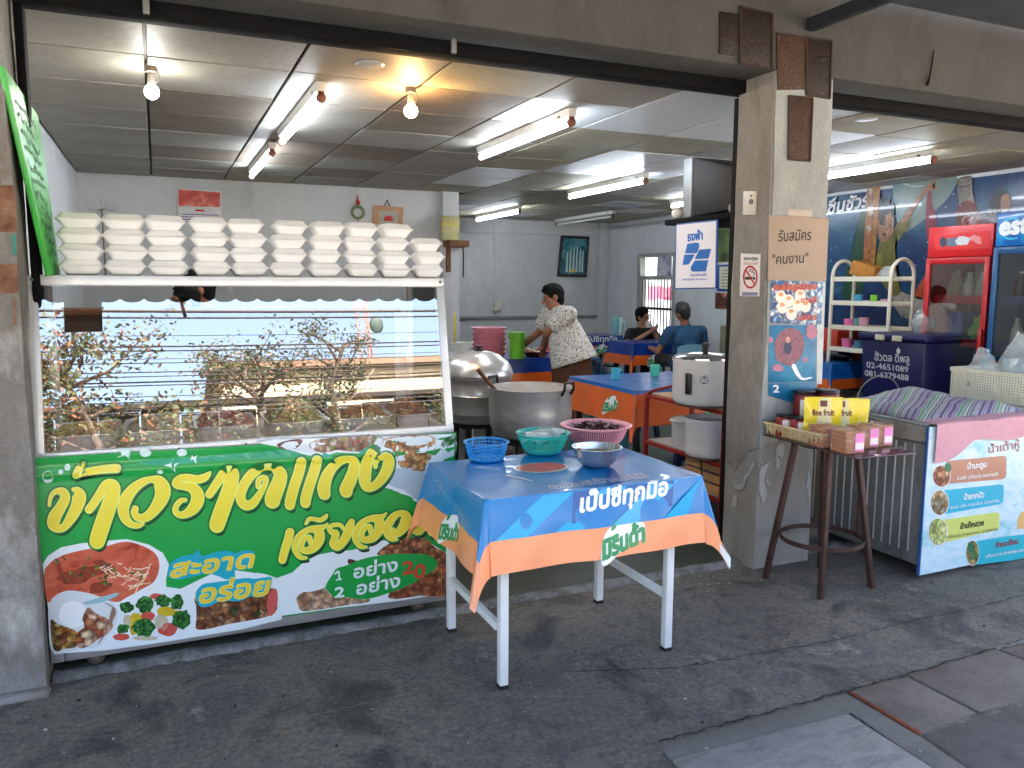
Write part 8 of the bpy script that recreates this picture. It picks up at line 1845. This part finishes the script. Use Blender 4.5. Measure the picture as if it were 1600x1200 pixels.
# white plastic shelf
SXf = 6.3; sy1, sy0 = onX(1299, 470, SXf).y, onX(1390, 470, SXf).y
wsh = thing('plastic_shelf', 'cream plastic tiered shelf with arched ends before the mural', 'shelf', (SXf + .15, (sy0 + sy1) / 2, .738)); shm = mat('ivory_shelf', (222, 216, 196), .4, var=.04)
zs_ = [onX(1340, y, SXf).z for y in (437, 475, 514, 549)]
ztop_ = onX(1345, 406, SXf).z; SD = .3
for yy in (sy0, sy1):
    P = [V(SXf, yy, .738), V(SXf, yy, ztop_ - .15)] + [V(SXf + SD / 2 - SD / 2 * math.cos(a), yy, ztop_ - .15 + .15 * math.sin(a)) for a in [math.pi * k / 10 for k in range(1, 10)]] + [V(SXf + SD, yy, ztop_ - .15), V(SXf + SD, yy, .738)]
    MB().tube(P, .018, 10).build('end_frame', shm, wsh)
for z in zs_:
    b = MB().box(SXf + .0, SXf + SD, sy0, sy1, z - .012, z); b.box(SXf - .012, SXf - .0001, sy0, sy1, z - .015, z + .03).box(SXf + SD + .0001, SXf + SD + .01, sy0, sy1, z - .015, z + .03); b.build('shelf_tray', shm, wsh)
def shelf_cup(f, zi, c, lab, r_=.036, h=.09):
    y = sy1 + (sy0 - sy1) * f; p = V(SXf + .1, y, zs_[zi] + .001); m = mat('cup_%d_%d_%d' % c, c, .35, var=.04); t = thing('cup', lab, 'cup', p); MB().lathe(p, [(0, 0), (r_ * .86, 0), (r_, h), (r_ * .94, h), (r_ * .82, .006), (0, .006)], 22).build('cup_body', m, t, smooth=50)
shelf_cup(.35, 1, (60, 150, 190), 'blue cup on the second tier of the cream shelf', .045); shelf_cup(.62, 1, (120, 196, 50), 'lime cup on the second tier of the cream shelf'); shelf_cup(.82, 1, (216, 160, 180), 'pale pink dish on the second tier of the cream shelf', .05, .05)
shelf_cup(.22, 2, (226, 110, 170), 'bright pink cup on the third tier of the cream shelf', .055, .09); shelf_cup(.36, 2, (90, 150, 140), 'grey green cup on the third tier of the cream shelf', .04, .1); shelf_cup(.47, 2, (206, 150, 170), 'dusty pink mug on the third tier of the cream shelf', .05, .11)
shelf_cup(.2, 3, (226, 110, 170), 'bright pink cup on the lowest tier of the cream shelf', .055, .11); shelf_cup(.4, 3, (70, 130, 160), 'blue cup on the lowest tier of the cream shelf', .045, .1)
bsk = MB(); y = sy1 + (sy0 - sy1) * .4; bsk.obox((SXf + .15, y, zs_[0] + .09), (.16, .26, .14), R_(10), R_(18)); o = bsk.build('straw_box', mat('orange_straw', (176, 116, 40), .7, var=.2, vs=30, bump=.5, bs=120), bevel=.01); tag(o, 'tilted orange straw box on the top tier of the cream shelf', 'box')
bag('plastic_bag', 'clear bag beside the straw box on the top tier of the cream shelf', (SXf + .15, sy1 + (sy0 - sy1) * .75, zs_[0] + .002), .16, .2, .13, 14, bagf, .025)
# on the table of the right bay
q = onZ(1306, 562, .74); dkb = thing('dark_bag', 'crumpled black bag on the table under the cream shelf', 'bag', q); crumple(lambda u, v: q + V(.1 * math.cos(6.283 * u) * math.sin(math.pi * v), .2 * math.sin(6.283 * u) * math.sin(math.pi * v), .05 - .05 * math.cos(math.pi * v)), 24, 12, .02, 3, 8).build('bag_skin', mat('black_bag', (16, 16, 18), .4, var=.2), dkb, smooth=80)
c = onZ(1337, 562, .7375); oc = thing('orange_cup', 'orange tumbler on the table under the cream shelf', 'cup', c); MB().lathe(c, [(0, 0), (.05, 0), (.06, .16), (.055, .16), (.045, .008), (0, .008)], 24).build('cup_body', mat('tumbler_orange', (206, 96, 40), .4), oc, smooth=50)
rc = MB().box(6.45, 6.8, sy1 + .04, 6.95, .738, 1.05).build('red_cooler', mat('cooler_red', (190, 50, 30), .4, var=.08), bevel=.03); tag(rc, 'orange red cooler box half hidden behind the column', 'cooler')
# dark bag with hoop handle behind the freezer
hp = thing('black_bucket', 'black bucket with thin hoop handle behind the freezer', 'bucket', (4.0, 3.9, .014)); q = onY(1372, 640, 3.9)
MB().lathe((q.x, 3.9, .014), [(0, 0), (.17, 0), (.2, .72), (.19, .72), (.16, .02), (0, .02)], 28).build('bucket_body', mat('bucket_black', (22, 22, 26), .4), hp, smooth=50)
MB().tube([V(q.x + .2 * math.cos(a), 3.9, .74 + .16 * math.sin(a)) for a in [math.pi * k / 16 for k in range(17)]], .005, 6).build('hoop_handle', mat('hoop_grey', (130, 120, 110), .4), hp)

# ================================================================= people
def remesh(name, b, m, parent, vox, smooth=6):
    me = b.mesh(name, m, smooth=0, fix=False); o = bpy.data.objects.new('tmp', me); COL.objects.link(o)
    md = o.modifiers.new('r', 'REMESH'); md.mode = 'VOXEL'; md.voxel_size = vox; md.use_smooth_shade = True
    s_ = o.modifiers.new('s', 'SMOOTH'); s_.iterations = smooth; s_.factor = .5
    bpy.context.view_layer.update()
    me2 = bpy.data.meshes.new_from_object(o.evaluated_get(bpy.context.evaluated_depsgraph_get())); bpy.data.objects.remove(o); bpy.data.meshes.remove(me)
    me2.name = name; me2.polygons.foreach_set('use_smooth', [True] * len(me2.polygons)); me2.materials.clear(); me2.materials.append(m); me2.update()
    return obj(name, me2, parent)
def hand(b, wrist, d, palm_n, s=1.0, curl=.5, thumb=1):
    """palm, four bent fingers of unequal length and a thumb from the side of the palm"""
    d = Vector(d).normalized(); n = Vector(palm_n); n = (n - d * n.dot(d)).normalized(); t = d.cross(n) * thumb
    pc = wrist + d * .05 * s
    for k in (-1.2, -.4, .4, 1.2): b.capsule(wrist + t * k * .012 * s, wrist + d * .088 * s + t * k * .019 * s, .014 * s, .0135 * s, 8)
    for k, l in zip((-1.5, -.5, .5, 1.5), (.062, .078, .082, .07)):
        p = wrist + d * .09 * s + t * k * .019 * s; dd = d.copy()
        for j in range(3):
            dd = (dd + n * curl * .55).normalized(); p2 = p + dd * l * s * (.45, .32, .23)[j]; b.capsule(p, p2, .0092 * s, .0085 * s, 8); p = p2
    p = wrist + d * .03 * s + t * 2.0 * .015 * s; p1 = p + (d * .5 + t * .8 + n * .2).normalized() * .04 * s; b.capsule(p - t * .01, p1, .014 * s, .011 * s, 8); b.capsule(p1, p1 + (d * .8 + t * .3 + n * .4).normalized() * .035 * s, .0105 * s, .009 * s, 8)
def person(label, J, skin, hair, top, bottom, opts):
    """J: joints; one continuous body mesh, hair and clothes as its children"""
    s = opts.get('s', 1.0); t = thing('person', label, 'person', (J['hip'].x, J['hip'].y, .014))
    up = (J['head'] - J['neck']).normalized(); fw = Vector(opts['face']).normalized(); fw = (fw - up * fw.dot(up)).normalized(); sd = fw.cross(up)
    hc = J['head']; b = MB(); rot = Matrix((sd, fw, up)).transposed()
    b.ball(hc + up * .02 * s - fw * .008 * s, (.077 * s, .094 * s, .1 * s), 18, 14, rot); b.ball(hc + fw * .022 * s - up * .052 * s, (.058 * s, .062 * s, .064 * s), 14, 10, rot); b.ball(hc + fw * .05 * s - up * .088 * s, (.03 * s, .03 * s, .024 * s), 10, 8, rot)
    b.capsule(hc + fw * .087 * s + up * .012 * s, hc + fw * .106 * s - up * .026 * s, .009 * s, .016 * s, 8); b.ball(hc + fw * .085 * s - up * .06 * s, (.026 * s, .012 * s, .011 * s), 10, 8, rot)
    for k in (-1, 1): b.ball(hc + sd * k * .08 * s - up * .012 * s - fw * .005 * s, (.012 * s, .022 * s, .034 * s), 10, 8, rot); b.ball(hc + sd * k * .034 * s + fw * .074 * s + up * .025 * s, (.022 * s, .014 * s, .008 * s), 8, 6, rot); b.ball(hc + sd * k * .045 * s + fw * .055 * s - up * .022 * s, (.024 * s, .02 * s, .02 * s), 8, 6, rot)
    b.capsule(J['neck'] - up * .04 * s, hc - up * .05 * s - fw * .012 * s, .056 * s, .054 * s)
    ch, hp_ = J['chest'], J['hip']; ax = (ch - hp_).normalized(); shv = (J['sr'] - J['sl']).normalized(); fr_ = ax.cross(shv).normalized()
    rt = Matrix((shv, fr_, ax)).transposed()
    b.ball(ch, (.165 * s, .11 * s, .17 * s), 16, 12, rt); b.ball(hp_.lerp(ch, .5), (.15 * s, .11 * s, .16 * s), 16, 12, rt); b.ball(hp_, (.165 * s, .12 * s, .13 * s), 16, 12, rt); b.capsule(ch + ax * .05, J['neck'], .09 * s, .06 * s)
    b.capsule(J['sl'], J['sr'], .058 * s, .058 * s)
    for k in ('l', 'r'):
        S, E_, W = J['s' + k], J['e' + k], J['w' + k]; b.capsule(S, E_, .052 * s, .041 * s); b.capsule(E_, W, .042 * s, .027 * s); hand(b, W, (W - E_), opts['palm' + k], s * .95, opts.get('curl' + k, .5), 1 if k == 'l' else -1)
        Hh, K, A = J['h' + k], J['k' + k], J['a' + k]; b.capsule(Hh, K, .085 * s, .058 * s); b.capsule(K, K.lerp(A, .35), .057 * s, .056 * s); b.capsule(K.lerp(A, .35), A, .056 * s, .036 * s); ff = Vector(opts['feet']).normalized(); b.capsule(A - V(0, 0, .045) - ff * .03, A - V(0, 0, .05) + ff * .12, .036 * s, .03 * s)
    remesh('body', b, skin, t, .0085)
    # face details
    for k in (-1, 1):
        MB().ball(hc + sd * k * .034 * s + fw * .0835 * s + up * .008 * s, (.0125 * s, .007 * s, .0065 * s), 10, 8, rot).build('eye', mat('eye_dark', (40, 30, 28), .3), t); MB().ball(hc + sd * k * .036 * s + fw * .086 * s + up * .03 * s, (.021 * s, .006 * s, .004 * s), 8, 6, rot).build('eyebrow', mat('brow', (24, 18, 16), .7), t)
    MB().ball(hc + fw * .0965 * s - up * .06 * s, (.021 * s, .005 * s, .006 * s), 10, 6, rot).build('mouth', mat('lips', (140, 74, 66), .5), t)
    # hair: cap of overlapping locks
    b = MB(); r = random.Random(int(abs(hc.x) * 100)); L_ = opts.get('hair', .03)
    b.ball(hc + up * .034 * s - fw * .02 * s, (.09 * s, .102 * s, .104 * s), 18, 14, rot); b.ball(hc - fw * .045 * s - up * .02 * s, (.074 * s, .06 * s, .08 * s), 14, 10, rot)
    for k in range(opts.get('locks', 46)):
        a = r.uniform(0, 6.283); e = r.uniform(.1, 1.4); d = sd * math.cos(a) * math.cos(e) + fw * math.sin(a) * math.cos(e) + up * math.sin(e)
        if d.dot(fw) > .55 and d.dot(up) < .6: continue
        p = hc + up * .03 * s + Vector((rot @ Vector((d.dot(sd) * .084 * s, d.dot(fw) * .096 * s, d.dot(up) * .1 * s)))); b.capsule(p, p + (d * .4 - up * .5 * opts.get('droop', 1) + V(r.uniform(-.4, .4), r.uniform(-.4, .4), 0)).normalized() * L_, .012 * s, .005, 6)
    remesh('hair', b, hair, t, .008, 5)
    # upper garment
    b = MB(); g = opts.get('loose', .022)
    b.ball(ch, (.165 * s + g, .11 * s + g, .17 * s + g), 18, 14, rt); b.ball(hp_.lerp(ch, .5), (.15 * s + g * 1.6, .115 * s + g * 1.5, .16 * s), 18, 14, rt); hem = hp_ - ax * opts.get('hem', .06)
    b.tube([ch, hp_.lerp(ch, .45), hp_, hem], [.13 * s + g, .14 * s + g * 1.5, .165 * s + g * 1.5, .172 * s + g * 1.8], 20)
    b.capsule(J['sl'], J['sr'], .062 * s + g * .6, .062 * s + g * .6); b.capsule(ch + ax * .06, J['neck'] - up * .02, .1 * s, .068 * s)
    for k in ('l', 'r'): S, E_ = J['s' + k], J['e' + k]; b.tube([S, S.lerp(E_, opts.get('sleeve', .62))], [.062 * s + g * .6, .056 * s + g * .9], 14)
    remesh('shirt', b, top, t, .011, 5)
    # lower garment
    b = MB(); b.ball(hp_, (.165 * s + .02, .12 * s + .02, .13 * s + .01), 16, 12, rt)
    if opts.get('skirt'):
        kn = (J['kl'] + J['kr']) / 2; an = (J['al'] + J['ar']) / 2; b.tube([hp_ + ax * .02, hp_ - V(0, 0, .1), kn, kn.lerp(an, .45)], [.17 * s, .195 * s, .2 * s, .21 * s], 20)
    else:
        for k in ('l', 'r'): Hh, K, A = J['h' + k], J['k' + k], J['a' + k]; b.capsule(Hh, K, .1 * s, .075 * s); b.capsule(K, A + (K - A) * .08, .075 * s, .06 * s)
    remesh('skirt' if opts.get('skirt') else 'trousers', b, bottom, t, .012, 5)
    for k in ('l', 'r'):
        A = J['a' + k]; ff = Vector(opts['feet']).normalized(); b = MB(); b.capsule(A - V(0, 0, .062) - ff * .045, A - V(0, 0, .062) + ff * .14, .034 * s, .038 * s, 10); b.v = [(v[0], v[1], max(v[2], .0145)) for v in b.v]; b.build('sandal', mat('dark_sandal', (40, 34, 32), .6), t)
    return t, hc, fw, sd, up
skin = mat('tan_skin', (164, 112, 84), .5, var=.06, vs=14, sss=.08); skin2 = mat('warm_skin', (172, 122, 94), .5, var=.06, vs=14, sss=.08)
hairm = mat('black_hair', (11, 9, 9), .75, var=.4, vs=60, bump=1.0, bs=110, spec=.2)
def dotted():
    m = bpy.data.materials.new('speckled_blouse'); m.use_nodes = True; nt = m.node_tree; b = nt.nodes['Principled BSDF']; b.inputs['Roughness'].default_value = .85
    tc = nt.nodes.new('ShaderNodeTexCoord'); n0 = nt.nodes.new('ShaderNodeTexVoronoi'); n0.inputs['Scale'].default_value = 50; nt.links.new(tc.outputs['Object'], n0.inputs['Vector'])
    r = nt.nodes.new('ShaderNodeValToRGB'); cr = r.color_ramp; cr.interpolation = 'CONSTANT'; cr.elements[0].color = lin((36, 33, 30)) + (1,); cr.elements[1].position = .31; cr.elements[1].color = lin((218, 214, 206)) + (1,)
    nt.links.new(n0.outputs['Distance'], r.inputs[0]); nt.links.new(r.outputs[0], b.inputs['Base Color'])
    n5 = nt.nodes.new('ShaderNodeTexNoise'); n5.inputs['Scale'].default_value = 11; nt.links.new(tc.outputs['Object'], n5.inputs['Vector']); bp = nt.nodes.new('ShaderNodeBump'); bp.inputs['Strength'].default_value = 1; bp.inputs['Distance'].default_value = .03; nt.links.new(n5.outputs['Fac'], bp.inputs['Height']); nt.links.new(bp.outputs[0], b.inputs['Normal']); return m
Yw = 7.05
hipw = onY(893, 552, Yw); chw = onY(880, 512, Yw + .06); nkw = onY(869, 483, Yw + .1); hdw = onY(864, 465, Yw + .13)
handp = onZ(849, 557, .76); hR = V(handp.x, 7.55, .775)
J = dict(hip=hipw, chest=chw, neck=nkw, head=hdw)
shc = nkw.lerp(chw, .25)
J['sl'] = shc + V(.02, -.2, -.0) ; J['sr'] = shc + V(-.0, .2, .0)
J['wl'] = V(onY(850, 548, 7.35).x, 7.35, .86); J['el'] = onY(856, 520, 7.08) + V(0, .02, 0); J['wr'] = V(J['wl'].x - .12, 7.7, .83); J['er'] = V(J['wl'].x + .02, 7.5, 1.02)
for k, dy in (('l', -.1), ('r', .1)):
    J['h' + k] = hipw + V(0, dy, -.02); J['k' + k] = V(hipw.x + .02, hipw.y + dy, .5); J['a' + k] = V(hipw.x + .05, hipw.y + dy * 1.1, .09)
person('standing woman in speckled white blouse leaning over a table', J, skin, hairm, dotted(), ramp_mat('brown_print_skirt', [(0.3, (70, 40, 26)), (0.5, (104, 62, 40)), (0.58, (60, 34, 24)), (0.7, (120, 80, 54))], 'NOISE', 60, .8, 3, bump=0), dict(face=(-1, .12, -.75), feet=(-1, .3, 0), palml=(-.2, .3, -1), palmr=(-.2, .3, -1), curll=.3, curlr=.3, skirt=True, loose=.034, hem=.1, hair=.03, locks=120, droop=.8, s=1.06, sleeve=.72))
# seated man in black drinking
Ym = 9.8; hm = onY(1004, 494, Ym)
J = dict(head=hm, neck=hm + V(.02, .03, -.17), chest=hm + V(.03, .05, -.36), hip=V(hm.x + .03, Ym + .12, .52))
J['sl'] = J['neck'] + V(-.2, -.0, -.07); J['sr'] = J['neck'] + V(.2, .03, -.07)
cupp = onY(1013, 507, Ym - .24); elb = onY(979, 541, Ym - .12)
J['wl'] = cupp + V(.02, -.02, -.1); J['el'] = elb; J['wr'] = cupp + V(.07, -.0, -.06); J['er'] = onY(1034, 545, Ym - .2)
for k, dx in (('l', -.1), ('r', .1)):
    J['h' + k] = J['hip'] + V(dx, 0, 0); J['k' + k] = V(hm.x + dx * 1.3, Ym - .3, .53); J['a' + k] = V(hm.x + dx * 1.3, Ym - .28, .09)
tm, hc, fw, sd, up = person('seated man in black T-shirt and glasses drinking from a cup', J, skin2, hairm, mat('black_tshirt', (20, 20, 22), .85, var=.15, bump=.8, bs=12), mat('dark_jeans', (36, 40, 52), .85, var=.15), dict(face=(.45, -1, -.1), feet=(0, -1, 0), palml=(.6, .4, .5), palmr=(-.7, .3, .3), curll=.8, curlr=.8, hair=.028, locks=60, droop=.2, loose=.02, hem=.04, sleeve=.6, s=1.0))
gm_ = mat('glasses_frame', (24, 20, 20), .3)
gb = MB()
for k in (-1, 1):
    c0 = hc + sd * k * .036 + fw * .098 + up * .006; gb.tube([c0 + sd * .028 * math.cos(a) + up * .02 * math.sin(a) for a in [6.283 * j / 16 for j in range(16)]], .0028, 6, closed=True); gb.tube([c0 + sd * k * .028, c0 + sd * k * .046 - fw * .09], .0025, 5)
gb.tube([hc + sd * .009 + fw * .1 + up * .008, hc - sd * .009 + fw * .1 + up * .008], .0028, 5); g_ = gb.build('glasses', gm_); tag(g_, 'dark framed glasses worn by the man in black', 'glasses')
mc = thing('drinking_cup', 'pale cup raised to the mouth of the man in black', 'cup', cupp); cdir = (hc + fw * .1 - up * .06 - cupp).normalized(); cupm = mat('cup_pale', (206, 202, 190), .4)
MB().tube([cupp - cdir * .06, cupp + cdir * .01, cupp + cdir * .045], [.033, .042, .046], 20, cap=True).build('cup_body', cupm, mc, smooth=50)
# seated man in blue polo seen from behind
Yb = 8.55; hb2 = onY(1066, 488, Yb)
J = dict(head=hb2, neck=hb2 + V(.05, .0, -.16), chest=hb2 + V(.07, -.02, -.36), hip=V(hb2.x + .08, Yb + .02, .52))
J['sl'] = J['neck'] + V(.24, -.03, -.09); J['sr'] = J['neck'] + V(-.2, .05, -.09)
J['er'] = J['sr'] + V(-.1, .1, -.26); J['wr'] = J['er'] + V(.05, .28, .03); J['el'] = J['sl'] + V(.1, .08, -.27); J['wl'] = J['el'] + V(-.14, .28, .05)
for k, dx in (('l', .1), ('r', -.1)):
    J['h' + k] = J['hip'] + V(dx, 0, 0); J['k' + k] = V(J['hip'].x + dx * 1.4, Yb + .42, .53); J['a' + k] = V(J['hip'].x + dx * 1.4, Yb + .4, .09)
person('seated man in blue polo shirt with his back to the street', J, skin, mat('greying_hair', (46, 42, 40), .5, var=.3, vs=60), mat('blue_polo', (34, 74, 108), .85, var=.12, bump=.8, bs=12), mat('grey_trousers', (60, 60, 62), .85, var=.12), dict(face=(-.25, 1, -.15), feet=(0, 1, 0), palml=(0, 0, -1), palmr=(0, 0, -1), hair=.012, locks=30, droop=.2, loose=.024, hem=.06, sleeve=.66, s=1.03))
# two customers seen through the top of the cart glass
Yp = 5.75
def stander(label, head, top, bottom, face, s, hairlen, lean=(0, 0)):
    hd = head; J = dict(head=hd, neck=hd + V(lean[0] * .15, 0, -.17 * s), chest=hd + V(lean[0] * .5, 0, -.37 * s), hip=V(hd.x + lean[0], hd.y, hd.z - .72 * s))
    J['sl'] = J['neck'] + V(.02, -.18 * s, -.08 * s); J['sr'] = J['neck'] + V(.02, .18 * s, -.08 * s)
    for k, dy in (('l', -1), ('r', 1)):
        J['e' + k] = J['s' + k] + V(-.02, dy * .05, -.27 * s); J['w' + k] = J['e' + k] + V(-.16, 0, -.14 * s); J['h' + k] = J['hip'] + V(0, dy * .09 * s, 0); J['k' + k] = V(J['hip'].x, hd.y + dy * .09 * s, J['hip'].z * .54); J['a' + k] = V(J['hip'].x, hd.y + dy * .09 * s, .09)
    person(label, J, skin2, hairm, top, bottom, dict(face=face, feet=(-1, 0, 0), palml=(0, 1, 0), palmr=(0, -1, 0), hair=hairlen, locks=60, droop=.8, s=s))
stander('woman in pink shirt seen through the top of the cart glass', onY(311, 451, Yp), mat('pink_shirt', (196, 50, 96), .85, var=.1), mat('navy_trousers', (30, 34, 60), .85), (-1, 0, -.35), .98, .03, (.14, 0))
stander('dark haired child seen through the top of the cart glass', onY(288, 472, Yp - .2), mat('grey_shirt', (120, 124, 130), .85, var=.1), mat('brown_shorts', (80, 66, 54), .85), (-1, -.3, -.3), .86, .03)
